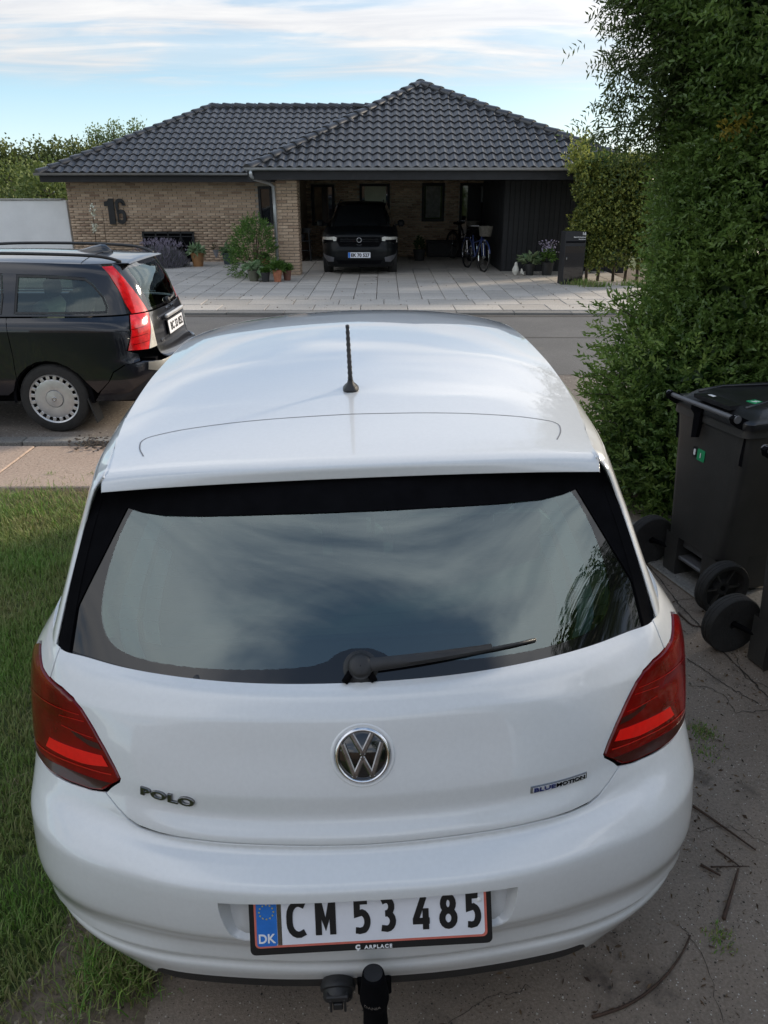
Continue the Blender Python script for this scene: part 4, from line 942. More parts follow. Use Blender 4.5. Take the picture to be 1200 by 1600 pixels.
P = np.array(P); leaf_cloud(np.repeat(P, 4, 0)+rng.normal(0, .012, (len(P)*4, 3)), np.tile([0, 0, 1.], (len(P)*4, 1))+rng.normal(0, .3, (len(P)*4, 3)), .05*np.ones(len(P)*4), .016, leafmat('lavender_bloom', (.20, .17, .24), (.34, .30, .36), .2, .8), 'blooms', t)['kind'] = 'stuff'
bush(85, 398, 62, 26, M['lavender'], 'low lavender clump in front of the white garden wall', 'lavender_bush', 'bush', 1800, .16, .010)
t, r, h = bush(172, 405, 60, 34, M['dark_leaf'], 'yucca clump with two tall flower stalks against the brick wall', 'yucca', 'plant', 520, .42, .035, up=.55, dr=.25, stems=False)
for k, (x0, y0, x1, y1, fl) in enumerate(((152, 395, 143, 318, 1), (168, 395, 160, 328, 0))):
    a, b = aty(x0, y0, 20.9), aty(x1, y1, 20.9); L0 = np.array(t.location); w = MB(); w.tube([a-L0, b-L0], [.012, .006], 5); w.build('flower_stalk', M['twig'], t)
    if fl:
        f = [rng.uniform(0, .62)]*0; n = 90; tt = np.concatenate([rng.uniform(.0, .28, n//2), rng.uniform(.55, 1, n//2)]); P = a+(b-a)*(.45+.55*tt)[:, None]-L0+rng.normal(0, .035, (n, 3)); leaf_cloud(P, rng.normal(0, 1, (n, 3))-[0, 0, .5], .06*np.ones(n), .04, M['white_flower'], 'flowers', t)['kind'] = 'stuff'
c = atz(215, 425, .02)
X = rng.uniform(-6.6, -5.35, 2600); Y = rng.uniform(17.2, 19.6, 2600); grass('verge_grass', None, X, Y, rng.uniform(.05, .12, 2600), M['grass'], .02, .012)
for px_, py_, n in ((905, 445, 300), (930, 448, 200), (985, 446, 120)): c = atz(px_, py_, .05); grass('kerb_weeds', None, rng.normal(c[0], .15, n), rng.normal(c[1], .05, n), rng.uniform(.05, .2, n), M['grass'], .04, .012)
# black trellis on the wall
x0, x1 = aty(225, 380, 21.62)[0], aty(303, 380, 21.62)[0]; z1 = aty(260, 362, 21.62)[2]; z0 = aty(260, 411, 21.62)[2]
t = thing('trellis', 'low black metal trellis with crossed bars against the brick wall', 'trellis', ((x0+x1)/2, 21.62, 0)); W_, H_ = (x1-x0)/2, z1
w = MB(); w.box((0, 0, z1-.02), (2*W_, .03, .05)); w.box((0, 0, z0+.02), (2*W_, .03, .03)); w.box((0, 0, z1-.12), (2*W_, .02, .02)); w.build('rail', M['dark_metal'], t)
for k in range(5): w = MB(); w.box((-W_+2*W_*k/4, 0, (z0+z1)/2), (.045 if k in (0, 4) else .03, .03, z1-z0)); w.build('upright', M['dark_metal'], t)
for k in range(4):
    xa, xb = -W_+2*W_*k/4, -W_+2*W_*(k+1)/4
    for p, q in (((xa, z0), (xb, z1-.12)), ((xb, z0), (xa, z1-.12)), (((xa+xb)/2, z0), (xb, (z0+z1)/2)), (((xa+xb)/2, z0), (xa, (z0+z1)/2))): w = MB(); w.tube([(p[0], 0, p[1]), (q[0], 0, q[1])], .014, 4); w.build('cross_bar', M['dark_metal'], t)
w = MB(); w.box((0, .035, (z0+z1)/2), (2*W_-.04, .015, z1-z0-.04)); w.build('back_board', M['matt_black'], t)
# mailbox pillar
c = atz(892, 446, .03); s = (c[1]*.92+.7)/1200; wd = 33*s; hh = aty(892, 363, c[1])[2]
t = thing('mailbox', 'tall black free-standing mailbox with white lettering, at the end of the clipped hedge', 'mailbox', (c[0], c[1]+.15, .03), R(4))
w = MB(); w.box((0, 0, hh/2-.02), (wd, .32, hh), ch=.006); w.build('cabinet', M['black_wood'], t)
w = MB(); w.box((0, -.163, hh*.80), (wd*.9, .012, .03), ch=.003); w.build('flap', M['matt_black'], t); w = MB(); w.box((0, -.163, hh*.40), (wd*.92, .008, hh*.66), ch=.003); w.build('door', M['black_gloss'], t)
w = MB(); w.box((-wd*.36, -.17, hh*.5), (.02, .014, .05), ch=.003); w.build('lock', M['chrome_dark'], t)
for s_, h_, x, z in (('16', .062, .16, .95), ('Møgel & Hermansen', .022, .06, .885), ('Ikke tilbud tak', .018, .08, .85)):
    V, F = text_mesh(s_, h_, .002, .0008 if h_ > .05 else .0004); V = V*[1, 1, 1]+[0, 0, 0]; w_ = V[:, 0].max(); sc = min(1, (wd*.45)/w_); V[:, 0] = V[:, 0]*sc+(wd*.46-w_*sc); link('lettering', mesh('lettering', np.stack([V[:, 0], -.172-V[:, 2], hh*z+V[:, 1]], 1), F, M['print_white']), t)
# white stone birds
M['stone_white'] = mat('stone_white', (.62, .60, .54), .8, var=.15, vscale=18, bump=.3)
def bird(px_, py_, hpx, lean, label):
    c = atz(px_, py_, .05); s = (c[1]*.92+.7)/1200; h = hpx*s; t = thing('stone_bird', label, 'garden ornament', (c[0], c[1], .05), R(200 if lean else 160))
    w = MB()
    if not lean: pr = [(0, .0, .0, .10, .08), (0, 0, .06, .13, .10), (0, .02, .25, .26, .20), (0, .02, .42, .27, .21), (0, -.03, .60, .20, .16), (0, -.06, .75, .13, .12), (0, -.07, .88, .12, .11), (0, -.07, .97, .07, .07), (0, -.07, 1.0, .005, .005)]
    else: pr = [(0, .25, .10, .02, .02), (0, .20, .30, .12, .14), (0, .08, .38, .24, .26), (0, -.06, .42, .26, .28), (0, -.18, .55, .20, .22), (0, -.26, .75, .13, .14), (0, -.30, .90, .11, .10), (0, -.31, 1.0, .01, .01)]
    rings = [[(x*h+rx*h*math.cos(a), y*h+ry*h*math.sin(a), z*h) for a in np.linspace(0, 2*math.pi, 13)[:-1]] for x, y, z, rx, ry in pr]
    w.ring_strip(rings, True, True, True); w.build('body', M['stone_white'], t, True)
    w = MB(); w.cyl((0, pr[-3][1]*h-.08*h, .87*h), (0, pr[-3][1]*h-.24*h, .83*h), .035*h, .004, 6); w.build('beak', M['stone_white'], t)
    for sd in (1, -1):
        w = MB(); rg = [[(sd*(.22+.03*math.sin(k))*h, (.10-.10*k)*h+.0, (.30+.06*k)*h-dz*h) for dz in (0, .12*math.sin(math.pi*(k+.3)/4))] for k in range(4)]; w.ring_strip(rg, False); w.build('wing', M['stone_white'], t)
    w = MB(); w.tube([(-.06*h, 0, .02*h), (-.06*h, 0, .12*h)], .03*h, 6); w.tube([(.06*h, 0, .0), (.06*h, 0, .12*h)], .03*h, 6); w.build('feet', M['stone_white'], t)
bird(805, 430, 20, False, 'taller white stone bird standing upright beside the hosta pot')
bird(816, 431, 11, True, 'small white stone bird sitting in front of the hosta pot')
# bicycles
M['bike_blue'] = mat('bike_blue', (.03, .05, .16), .3, coat=.6, var=.1); M['basket'] = mat('basket', (.09, .08, .065), .8, var=.3, vscale=30)
def bicycle(x, y, rot, frame_m, label, basket=True):
    t = thing('bicycle', label, 'bicycle', (x, y, .05), rot, 'bicycles in the carport'); r = .34
    for yy in (-.52, .52):
        w = MB(); n = 32; rg = []
        w.tube([(0, yy+r*math.cos(a), r+r*math.sin(a)) for a in np.linspace(0, 2*math.pi, n+1)], .019, 6, False); wh = w.build('wheel', M['tyre'], t, True)
        w = MB(); w.tube([(0, yy+(r-.03)*math.cos(a), r+(r-.03)*math.sin(a)) for a in np.linspace(0, 2*math.pi, n+1)], .008, 4, False)
        for k in range(14): a = 2*math.pi*k/14; w.cyl((0, yy, r), (0, yy+(r-.03)*math.cos(a), r+(r-.03)*math.sin(a)), .0022, n=3, caps=False)
        w.cyl((-.05, yy, r), (.05, yy, r), .025, n=8); w.build('spokes', M['chrome'], wh)['kind'] = 'stuff'
        w = MB(); w.tube([(0, yy+(r+.035)*math.cos(a), r+(r+.035)*math.sin(a)) for a in np.linspace(.2, 2.9, 14)], .016, 5, False); w.build('mudguard', frame_m, t, True)
    w = MB(); bb = (0, .02, .29)
    for a, b, q in ((bb, (0, .20, .78), .016), ((0, -.40, .82), bb, .017), ((0, -.38, .72), (0, .16, .60), .015), ((0, .52, r), bb, .010), ((0, .52, r), (0, .17, .70), .009), ((0, -.40, .84), (0, -.36, .98), .013)): w.cyl(a, b, q, n=8)
    w.cyl((-.035, -.42, .72), (-.035, -.52, r), .010, n=6); w.cyl((.035, -.42, .72), (.035, -.52, r), .010, n=6); w.cyl((-.05, -.42, .72), (.05, -.42, .72), .014, n=6); w.build('frame', frame_m, t, True, 40)
    w = MB(); w.tube([(-.28, -.20, 1.0), (-.26, -.30, 1.02), (-.10, -.40, 1.02), (0, -.37, .98), (.10, -.40, 1.02), (.26, -.30, 1.02), (.28, -.20, 1.0)], .012, 6); w.build('handlebar', M['chrome_dark'], t, True)
    w = MB(); w.cyl((0, .20, .78), (0, .23, .90), .012, n=6); w.box((0, .26, .93), (.17, .25, .06), ch=.02); w.build('saddle', M['matt_black'], t, True, 40)
    w = MB(); w.cyl((-.09, .02, .29), (.09, .02, .29), .010, n=6); w.box((.09, -.06, .21), (.015, .03, .18)); w.box((-.09, .10, .37), (.015, .03, .18)); w.box((.14, -.09, .13), (.09, .09, .02)); w.box((-.14, .14, .45), (.09, .09, .02)); w.lathe([(.09, 0), (.10, .004), (.09, .008)], (.05, .02, .29), (1, 0, 0), 20); w.build('crank', M['chrome_dark'], t)
    if basket:
        w = MB(); w.lathe([(.001, 0), (.13, 0), (.17, .22), (.155, .22), (.12, .02)], (0, -.56, .80), (0, 0, 1), 12); w.build('basket', M['basket'], t)
    w = MB(); w.cyl((0, -.53, .70), (0, -.58, .70), .03, .04, 10); w.build('lamp', M['chrome'], t)
    w = MB(); w.box((0, .52, .74), (.14, .36, .015)); w.cyl((.05, .60, .73), (.02, .52, .36), .006, n=5); w.cyl((-.05, .60, .73), (-.02, .52, .36), .006, n=5); w.build('carrier', M['matt_black'], t)
    w = MB(); w.cyl((.04, .10, .28), (.16, .16, .0), .010, n=6); w.build('kick_stand', M['chrome_dark'], t)
c = atz(748, 424, .05); bicycle(c[0]-.05, c[1]+.45, R(16), M['bike_blue'], 'blue bicycle with a front basket, nearest the boarded shed')
c = atz(716, 408, .05); bicycle(c[0]+.12, c[1]+.45, R(24), M['matt_black'], 'black bicycle behind the blue one, deeper in the carport')
# wire plant stand and wall box behind the pillar
c = atz(472, 408, .05); t = thing('plant_stand', 'black wire plant stand behind the brick pillar', 'plant stand', (c[0]+.05, c[1], .05))
for zz_, nm in ((.28, 'shelf'), (.52, 'shelf')): w = MB(); w.box((0, 0, zz_), (.46, .26, .02)); w.build(nm, M['dark_metal'], t)
for x in (-.2, .2):
    for y in (-.12, .12): w = MB(); w.tube([(x, y, 0), (x*.8, y*.8, .8)], .012, 5); w.build('leg', M['dark_metal'], t)
w = MB(); w.box((0, .10, .78), (.4, .02, .12)); w.build('back_rail', M['dark_metal'], t)
w = MB(); w.lathe([(.001, 0), (.09, 0), (.11, .15), (.001, .15)], (-.03, 0, .535), (0, 0, 1), 12); w.build('pot', M['pot_black'], t)
X = aty(468, 320, BY)[0]
t = thing('wall_charger', 'black wall box with a pale vertical conduit on the carport back wall', 'wall box', (X, BY-.06, 0)); z1_, z0_ = aty(468, 334, BY)[2], aty(468, 347, BY)[2]
w = MB(); w.box((-.05, 0, (z1_+z0_)/2), (.24, .10, .28), ch=.02); w.build('housing', M['matt_black'], t); w = MB(); w.cyl((.02, .02, z1_), (.02, .02, 2.0), .022, n=8); w.build('conduit', M['zinc'], t)
# low garden clutter in the shade
c = atz(690, 400, .05); t = thing('storage_chest', 'low dark storage chest against the carport back wall', 'chest', (c[0]+.2, BY-.35, .05)); w = MB(); w.box((0, 0, .20), (1.3, .5, .38), ch=.015); w.build('box', M['black_wood'], t); w = MB(); w.box((0, 0, .42), (1.34, .54, .05), ch=.012); w.build('lid', M['black_wood'], t)
# ---------------------------------------------------------------- wheelie bins
M['bin'] = mat('bin', (.040, .039, .037), .36, spec=.6, var=.15, vscale=5, bump=.12, bscale=160)
M['bin_lid'] = mat('bin_lid', (.014, .014, .015), .32, spec=.6, var=.15, vscale=6, bump=.08, bscale=120)
M['bin_handle'] = mat('bin_handle', (.10, .10, .105), .45, spec=.6, var=.1)
M['sticker_green'] = mat('sticker_green', (.02, .30, .12), .4, var=.05)
def wheelie_bin(loc, rot, label, stickers=True):
    """local: the handle and wheels at y = 0 facing -y, body towards +y"""
    t = thing('wheelie_bin', label, 'wheelie bin', loc, rot, None); W_, D_, H_ = .56, .60, .97
    def ring(z, hw, y0, y1, r=.05): return [(x, y, z) for x, y in rrect(-hw, y0, hw, y1, r, 3)]
    yb_ = lambda z: .105-.018*z/.93                                   # the back face leans out towards the top
    w = MB(); w.ring_strip([ring(.235, .205, yb_(.235), .53), ring(.80, .252, yb_(.80), .65), ring(.90, .262, yb_(.9)-.005, .665), ring(.905, .275, yb_(.9)-.02, .68), ring(.955, .275, yb_(.9)-.02, .68)], True, True, True); bd = w.build('body', M['bin'], t, True, 38)
    w = MB(); w.ring_strip([ring(.03, .185, .27, .50), ring(.24, .200, .25, .525)], True, True, True); w.build('lower_body', M['bin'], t, True, 38)
    for sx in (-1, 1):
        w = MB(); F4 = lambda z, ins: [(sx*.100, yb_(z)+ins, z), (sx*(.196+.03*z), yb_(z)+ins, z), (sx*(.196+.03*z), .30, z), (sx*.100, .30, z)]
        w.ring_strip([F4(.0, .012), F4(.02, .001), F4(.238, .0)], True, True, False); w.build('foot', M['bin'], t)
    w = MB(); w.box((0, .16, .115), (.20, .09, .022), ch=.006); w.box((0, .15, .20), (.20, .03, .05), ch=.006); w.build('foot_step', M['bin_handle'], t)
    
    for sx in (-1, 1): w = MB(); w.cyl((sx*.17, .12, .14), (sx*.31, .075, .14), .012, n=8); w.build('axle', M['matt_black'], t)
    for sx in (-1, 1):
        w = MB(); r = .14; w.lathe([(.001, .0), (.03, .012), (.045, .0), (.05, -.01), (r*.74, -.010), (r*.78, .026), (r*.86, .032), (r*.96, .032), (r, .025), (r*1.0, .014), (r*.98, .011), (r*1.0, .008), (r*1.0, -.004), (r*.98, -.007), (r*1.0, -.010), (r*1.0, -.026), (r*.96, -.033), (r*.8, -.034), (.02, -.02)], (sx*.300, .075, .14), (sx, 0, 0), 36); ty = w.build('wheel', M['tyre'], t, True, 40)
        w = MB()
        for k in range(6): a = 2*math.pi*k/6; ca, sa = math.cos(a), math.sin(a); w.box((sx*.302, .075+.07*ca, .14+.07*sa), (.014, .085, .010), [[1, 0, 0], [0, ca, -sa], [0, sa, ca]])
        w.build('wheel_spokes', M['bin'], ty)['kind'] = 'stuff'
    w = MB(); w.tube([(-.225, .022, 1.0), (.225, .022, 1.0)], .012, 12); hd = w.build('handle', M['bin_handle'], t, True, 40)
    for sx in (-1, 1):
        w = MB(); w.prism([(.02, 0), (-.060, .045), (-.075, .075), (-.050, .09), (.02, .06), (.03, -.17)], (sx*.238, .070, .93), (0, 1, 0), (0, 0, 1), .024); w.build('handle_bracket', M['matt_black'], t)
        w = MB(); w.cyl((sx*.235, .022, 1.0), (sx*.258, .022, 1.0), .019, n=10); w.build('hinge_cap', M['bin_handle'], t, True, 40)
    w = MB(); w.prism([(-.045, .0), (.045, 0), (.028, -.05), (.030, -.09), (.022, -.16), (-.012, -.17), (-.016, -.05), (-.045, -.03)], (-.06, .060, .985), (1, 0, 0), (0, 0, 1), .022); w.build('hinge_arm', M['matt_black'], t)
    w = MB()
    w.ring_strip([[(x, y, z) for x, y in rrect(-hw, y0, hw, y1, rr3, 4)] for z, hw, y0, y1, rr3 in ((.945, .286, .060, .70, .05), (.975, .288, .055, .705, .05), (.985, .280, .060, .695, .05), (.990, .252, .095, .665, .06), (1.020, .228, .135, .64, .06), (1.038, .19, .205, .59, .06))], True, False, True); ld = w.build('lid', M['bin_lid'], t, True, 45)
    w = MB(); w.prism([(-.13, -.02), (.13, -.02), (.11, .12), (.07, .17), (-.07, .17), (-.11, .12)], (0, .095, 1.016), (1, 0, 0), (0, 1, 0), .020); w.build('lid_panel', M['bin_lid'], ld)
    for sx in (-1, 1): w = MB(); w.tube([(sx*.17, .135, 1.022), (sx*.16, .265, 1.042), (sx*.12, .50, 1.044), (sx*.08, .60, 1.034)], .008, 5); w.build('lid_rib', M['bin_lid'], ld, True)
    if stickers:
        def stick(x, z, wd, h, m, nm, par, yo=0., zs=None):
            yb = .035-(.80-z)*-.0; y = .105-.018*z/.93-.002-yo; w = MB(); w.prism(rrect(-wd/2, -h/2, wd/2, h/2, .006), (x, y, z), (1, 0, 0), (0, -.019, 1), .002); return w.build(nm, m, par)
        stick(-.070, .735, .032, .055, M['plate_black'], 'sticker', t); a = stick(-.022, .730, .056, .060, M['sticker_green'], 'sticker', t, .001)
        stick(-.070, .735, .014, .032, M['print_white'], 'sticker_mark', a, .003)
        V, F = text_mesh('1', .026, .001, .001); V = V@np.array([[1, 0, 0], [0, -.019, 1], [0, -1, -.019]])+[-.022, .105-.018*.73/.93-.007, .730]; link('sticker_mark', mesh('sticker_mark', V, F, M['print_white']), a)
        w = MB(); w.prism(rrect(-.03, -.03, .03, .03, .004), (.13, .22, 1.037), (1, .1, 0), (-.1, 1, 0), .003); b = w.build('lid_sticker', M['sticker_green'], ld)
        w = MB(); w.prism([(-.012, -.018), (.012, -.004), (.002, 0), (.012, .018), (-.010, .004), (0, 0)], (.13, .22, 1.0395), (1, .1, 0), (-.1, 1, 0), .002); w.build('lid_sticker_mark', M['print_white'], b)
        w = MB(); w.prism([(-.02, -.008), (.022, -.01), (.018, .01), (-.014, .008)], (-.03, .10, 1.038), (1, 0, 0), (0, 1, 0), .002); w.build('paper_scrap', M['print_white'], ld)
    return t
rot = R(-73); ux, uy = np.array([math.cos(rot), math.sin(rot), 0]), np.array([-math.sin(rot), math.cos(rot), 0])
mid = np.array([1.600, 3.665, 0])-uy*.075; wheelie_bin(tuple(mid), rot, 'black wheelie bin with a green sticker on its back, between hedge and nearer bin')
m2 = np.array([1.59, 3.047, 0])+ux*.30-uy*.075; wheelie_bin(tuple(m2), rot-.02, 'black wheelie bin cut off by the right edge, nearest the camera', False)
# paving strip under the bins
bs_ = sheet('bin_stand', [tuple((mid+np.array([math.cos(rot), math.sin(rot), 0])*a+np.array([-math.sin(rot), math.cos(rot), 0])*b)[:2]) for a, b in ((-.8, .05), (2.4, .05), (2.4, 1.1), (-.8, 1.1))], .003, M['soil'])
me = slab_mesh(.48, .48, .06, M['kerb'])
for i in range(6):
    for j in range(2):
        p = mid+np.array([math.cos(rot), math.sin(rot), 0])*(-.55+.49*i)+np.array([-math.sin(rot), math.cos(rot), 0])*(.30+.49*j); o = link('paving_slab', me, bs_); o.location = (p[0], p[1], .012+random.uniform(-.002, .003)); o.rotation_euler = (0, 0, rot+random.uniform(-.01, .01))
# ---------------------------------------------------------------- hedges and trees
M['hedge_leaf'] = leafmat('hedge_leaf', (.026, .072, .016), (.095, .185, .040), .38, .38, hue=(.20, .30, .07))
M['hedge_dark'] = mat('hedge_dark', (.008, .018, .006), .8, var=.3)
M['spray_leaf'] = leafmat('spray_leaf', (.05, .085, .022), (.13, .18, .055), .5, .5)
M['fresh_leaf'] = leafmat('fresh_leaf', (.11, .20, .035), (.27, .37, .09), .42, .5)
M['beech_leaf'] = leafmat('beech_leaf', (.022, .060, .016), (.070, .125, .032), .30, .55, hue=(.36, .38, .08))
M['bark'] = mat('bark', (.075, .060, .045), .9, var=.3, vscale=12, bump=.6, bscale=30)
def PB(x, y, Y, r, sx=1., sz=1., dn=1.): c = aty(x, y, Y); return (c[0], c[1], c[2], r*sx, r*1.1, r*sz, dn)
hedge = thing('hedge', 'tall dense dark green hedge filling the right side, behind the wheelie bins', 'hedge', (2.2, 5.2, 0))
HO = np.array([2.2, 5.2, 0])
blobs = [PB(1040, 720, 4.95, .40), PB(1085, 800, 4.75, .38), PB(1010, 650, 5.2, .30), PB(1090, 600, 5.25, .52), PB(1050, 850, 4.8, .25), PB(1160, 700, 5.1, .50),
         PB(1163, 490, 5.45, .58), PB(1083, 565, 5.4, .30), PB(1168, 375, 5.6, .58), PB(1183, 285, 5.7, .56), PB(1198, 210, 5.7, .60), PB(1208, 120, 5.7, .66), PB(1113, 330, 5.7, .30),
         PB(1243, 20, 5.6, .70), PB(1188, -40, 5.7, .55), PB(1298, 300, 5.3, .8), PB(1308, 480, 5.2, .7), PB(1250, 620, 5.1, .6), PB(1298, 130, 5.4, .8), PB(1338, -60, 5.2, .9), PB(1180, -180, 5.6, .8),
         PB(1113, 455, 5.5, .32), PB(1065, 700, 5.5, .5), PB(1138, 500, 6.1, .6), PB(1158, 350, 6.2, .6), PB(1150, 650, 5.8, .6)]
P, N_ = blob_points(blobs, 250, (.72, 1.04)); D = N_*[1, 1, .6]+np.array([0, 0, .45])+rng.normal(0, .30, P.shape)
PP, DD, LL, II = sprigs(P, D, 9, .17, .052, .95, .28); tt = np.clip(.06+vnoise(P[:, 0]*1.0+P[:, 1]*.7, P[:, 2], .22, 31)[II]*.55+rng.uniform(0, .25, len(P))[II]+rng.uniform(0, .22, len(II))-.02+(rng.uniform(0, 1, len(II)) > .985)*.5, 0, 1)
fresh = (vnoise(P[:, 0]*1.3+P[:, 1], P[:, 2], .35, 21) > .60)[II]; up = (DD[:, 2] > .1)
leaf_cloud((PP-HO), DD, LL, .021, M['hedge_leaf'], 'foliage', hedge, tint=tt, droop=.18)['kind'] = 'stuff'
# fresh light shoots low down, towards the street
sh_b = [PB(985, 600, 5.1, .20, 1.3, .8), PB(960, 655, 5.0, .20, 1, 1), PB(1000, 560, 5.3, .22, 1, 1), PB(985, 500, 5.6, .14, 1.6, .8), PB(1000, 735, 4.9, .25, 1, 1), PB(1040, 600, 5.0, .3), PB(1045, 480, 5.5, .16), PB(1080, 760, 4.6, .25), PB(1090, 400, 5.4, .12)]
P, N_ = blob_points(sh_b, 330, (.2, 1.1)); D = N_*[.8, .6, .3]+np.array([-.25, -.1, .55])+rng.normal(0, .3, P.shape)
PP, DD, LL, II = sprigs(P, D, 8, .17, .058, .85, .22); leaf_cloud(PP-HO, DD, LL, .019, M['fresh_leaf'], 'fresh_shoots', hedge, tint=rng.uniform(0, 1, len(P))[II], droop=.2)['kind'] = 'stuff'
# long twigs that stick out of the outline
w = MB(); SP, SD = [], []
for x0, y0, x1, y1, Y in ((1020, 520, 935, 478, 5.5), (1010, 540, 950, 462, 5.6), (1000, 600, 905, 590, 5.1), (985, 640, 915, 615, 5.0), (1010, 580, 945, 545, 5.4), (985, 690, 935, 655, 4.9), (1020, 470, 965, 470, 5.6), (1040, 440, 1000, 400, 5.6), (1010, 660, 925, 575, 5.1)):
    a, b = aty(x0, y0, Y), aty(x1, y1, Y-.1); m_ = (a+b)/2+[0, 0, .05]; w.tube([a-HO, m_-HO, b-HO], [.005, .0035, .0015], 4)
    for t in np.linspace(.25, 1, 11): q = a+(b-a)*t+[0, 0, .05*4*t*(1-t)*.5]; SP += [q, q]; d = (b-a)/np.linalg.norm(b-a); SD += [d*.7+rng.normal(0, .5, 3)+[0, 0, .2], d*.7+rng.normal(0, .5, 3)+[0, 0, .2]]
w.build('twigs', M['bark'], hedge)
leaf_cloud(np.array(SP)-HO, np.array(SD), np.full(len(SP), .065), .018, M['fresh_leaf'], 'twig_leaves', hedge, droop=.2)['kind'] = 'stuff'
# large dark leaves packed deep inside to block light, shade put into their tint
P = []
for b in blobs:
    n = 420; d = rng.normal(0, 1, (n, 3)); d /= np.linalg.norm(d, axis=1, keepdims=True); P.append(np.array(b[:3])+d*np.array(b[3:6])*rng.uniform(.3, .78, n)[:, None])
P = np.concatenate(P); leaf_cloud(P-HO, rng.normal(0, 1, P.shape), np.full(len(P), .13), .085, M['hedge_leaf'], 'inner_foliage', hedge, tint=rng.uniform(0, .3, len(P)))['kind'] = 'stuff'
w = MB()
for x, y in ((2.75, 5.2), (2.6, 5.8), (3.1, 5.0), (3.0, 5.7)):
    w.tube([(x-2.2, y-5.2, 0), (x-2.2+.05, y-5.2, .9), (x-2.2+random.uniform(-.2, .2), y-5.2+random.uniform(-.2, .2), 2.4)], [.05, .04, .02], 7)
w.build('trunk', M['bark'], hedge)['kind'] = 'stuff'
# yellow patch high in the hedge
c = aty(1150, 202, 5.05); P = c+rng.normal(0, 1, (150, 3))*[.055, .05, .05]; leaf_cloud(P-HO, rng.normal(0, 1, (150, 3)), np.full(150, .035), .018, leafmat('yellow_leaf', (.22, .16, .02), (.42, .34, .05), .4, .6), 'yellow_leaves', hedge)
# rowan-like tree with feathery leaves over the hedge
tree = thing('tree', 'tree with feathery leaflets hanging over the hedge, against the bright sky', 'tree', (2.9, 6.2, 0)); TO = np.array([2.9, 6.2, 0])
w = MB(); w.tube([(0, 0, 0), (.05, 0, 1.4), (-.05, 0, 2.6), (-.2, 0, 3.6)], [.09, .08, .055, .03], 9)
LP, LD = [], []
def compound(p, d, n=9, L=.17):
    d = d/np.linalg.norm(d); s = np.cross(d, rng.normal(0, 1, 3)); s /= np.linalg.norm(s)
    for k in range(n):
        q = p+d*L*(k+1)/n+np.array([0, 0, -1])*L*.35*((k+1)/n)**2; sd = 1 if k % 2 else -1; LP.append(q); LD.append(s*sd*.9+d*.45+rng.normal(0, .12, 3)-[0, 0, .2])
for x0, y0, x1, y1, Y, dens_ in ((1130, 260, 925, 200, 6.0, 1.2), (1130, 200, 945, 165, 6.0, 1.4), (1120, 150, 955, 95, 6.0, 1.6), (1120, 100, 960, 20, 6.0, 1.8), (1110, 60, 975, -30, 5.9, 1.8), (1150, 160, 1010, 120, 5.8, 2.0), (1150, 220, 1000, 215, 5.9, 1.2), (1140, 240, 925, 215, 6.1, .9),
                                 (1160, 60, 1040, 40, 5.8, 2.2), (1160, 20, 1060, -40, 5.8, 2), (1120, 190, 1030, 180, 5.8, 1.6), (1160, 120, 1060, 90, 5.7, 2.4), (1120, 230, 960, 240, 6.1, .6), (1100, 130, 970, 130, 6.0, 1.5), (1090, 80, 985, 60, 6.1, 1.6), (1080, 30, 950, 5, 6.1, 1.3)):
    a, b = aty(x0, y0, Y), aty(x1, y1, Y-.2); pts = []
    for t in np.linspace(0, 1, 8): pts.append(a+(b-a)*t+np.array([0, 0, .12*math.sin(math.pi*t)])+rng.normal(0, .012, 3))
    w.tube([p-TO for p in pts], list(np.linspace(.010, .002, 8)), 4)
    for k in range(int(60*dens_)):
        t = rng.uniform(.08, 1); q = a+(b-a)*t+np.array([0, 0, .12*math.sin(math.pi*t)])+rng.normal(0, .085, 3)*(1.1-.5*t); compound(q, (b-a)/np.linalg.norm(b-a)*.6+rng.normal(0, .6, 3)-[0, 0, .15], 9, rng.uniform(.10, .17))
for cx, cy, cz, rr_x, n_ in ((2.0, 6.5, 4.15, .65, 230), (1.35, 6.5, 4.6, .55, 150), (2.5, 6.6, 4.3, .8, 260), (.85, 6.4, 4.9, .4, 70), (1.7, 6.6, 5.1, .6, 150), (2.7, 6.7, 5.2, .9, 220)):
    a = np.array([2.8, 6.2, 3.4]); b = np.array([cx-.3, cy, cz]); w.tube([a-TO, (a+b)/2+[0, 0, .2]-TO, b-TO], [.03, .018, .005], 5)
    for k in range(n_): d = rng.normal(0, 1, 3); d /= np.linalg.norm(d); compound(np.array([cx, cy, cz])+d*rr_x*rng.uniform(.2, 1)*[1, 1, .7], d+[-.2, 0, -.1], 9, rng.uniform(.12, .2))
w.build('limbs', M['bark'], tree, True)
leaf_cloud(np.array(LP)-TO, np.array(LD), rng.uniform(.035, .055, len(LP)), .013, M['spray_leaf'], 'crown', tree, droop=.15)['kind'] = 'stuff'
# more of the hedge along the side of the drive, out of the frame but mirrored in the car
h2 = thing('hedge', 'hedge that goes on towards the camera along the right of the drive', 'hedge', (3.6, 1.0, 0)); H2 = np.array([3.6, 1.0, 0])
b2 = [(3.4+.2*math.sin(k*2.1), 4.0-1.0*k, .8+.2*math.sin(k*1.3), .75, .75, .9) for k in range(8)]+[(3.5+.2*math.cos(k*1.7), 3.9-1.0*k, 1.25+.2*math.sin(k*1.9), .7, .75, .6) for k in range(8)]+[(3.6, -3.2, 2.6, .9, .9, 1.1), (3.1, -3.8, 3.9, .8, .8, .9), (2.6, -4.1, 4.6, .5, .5, .5)]
P, N_ = blob_points(b2, 80, (.8, 1.04)); PP, DD, LL, II = sprigs(P, N_+[0, 0, .5], 9, .22, .055, .95); leaf_cloud(PP-H2, DD, LL, .024, M['hedge_leaf'], 'foliage', h2, tint=rng.uniform(0, 1, len(II)))['kind'] = 'stuff'
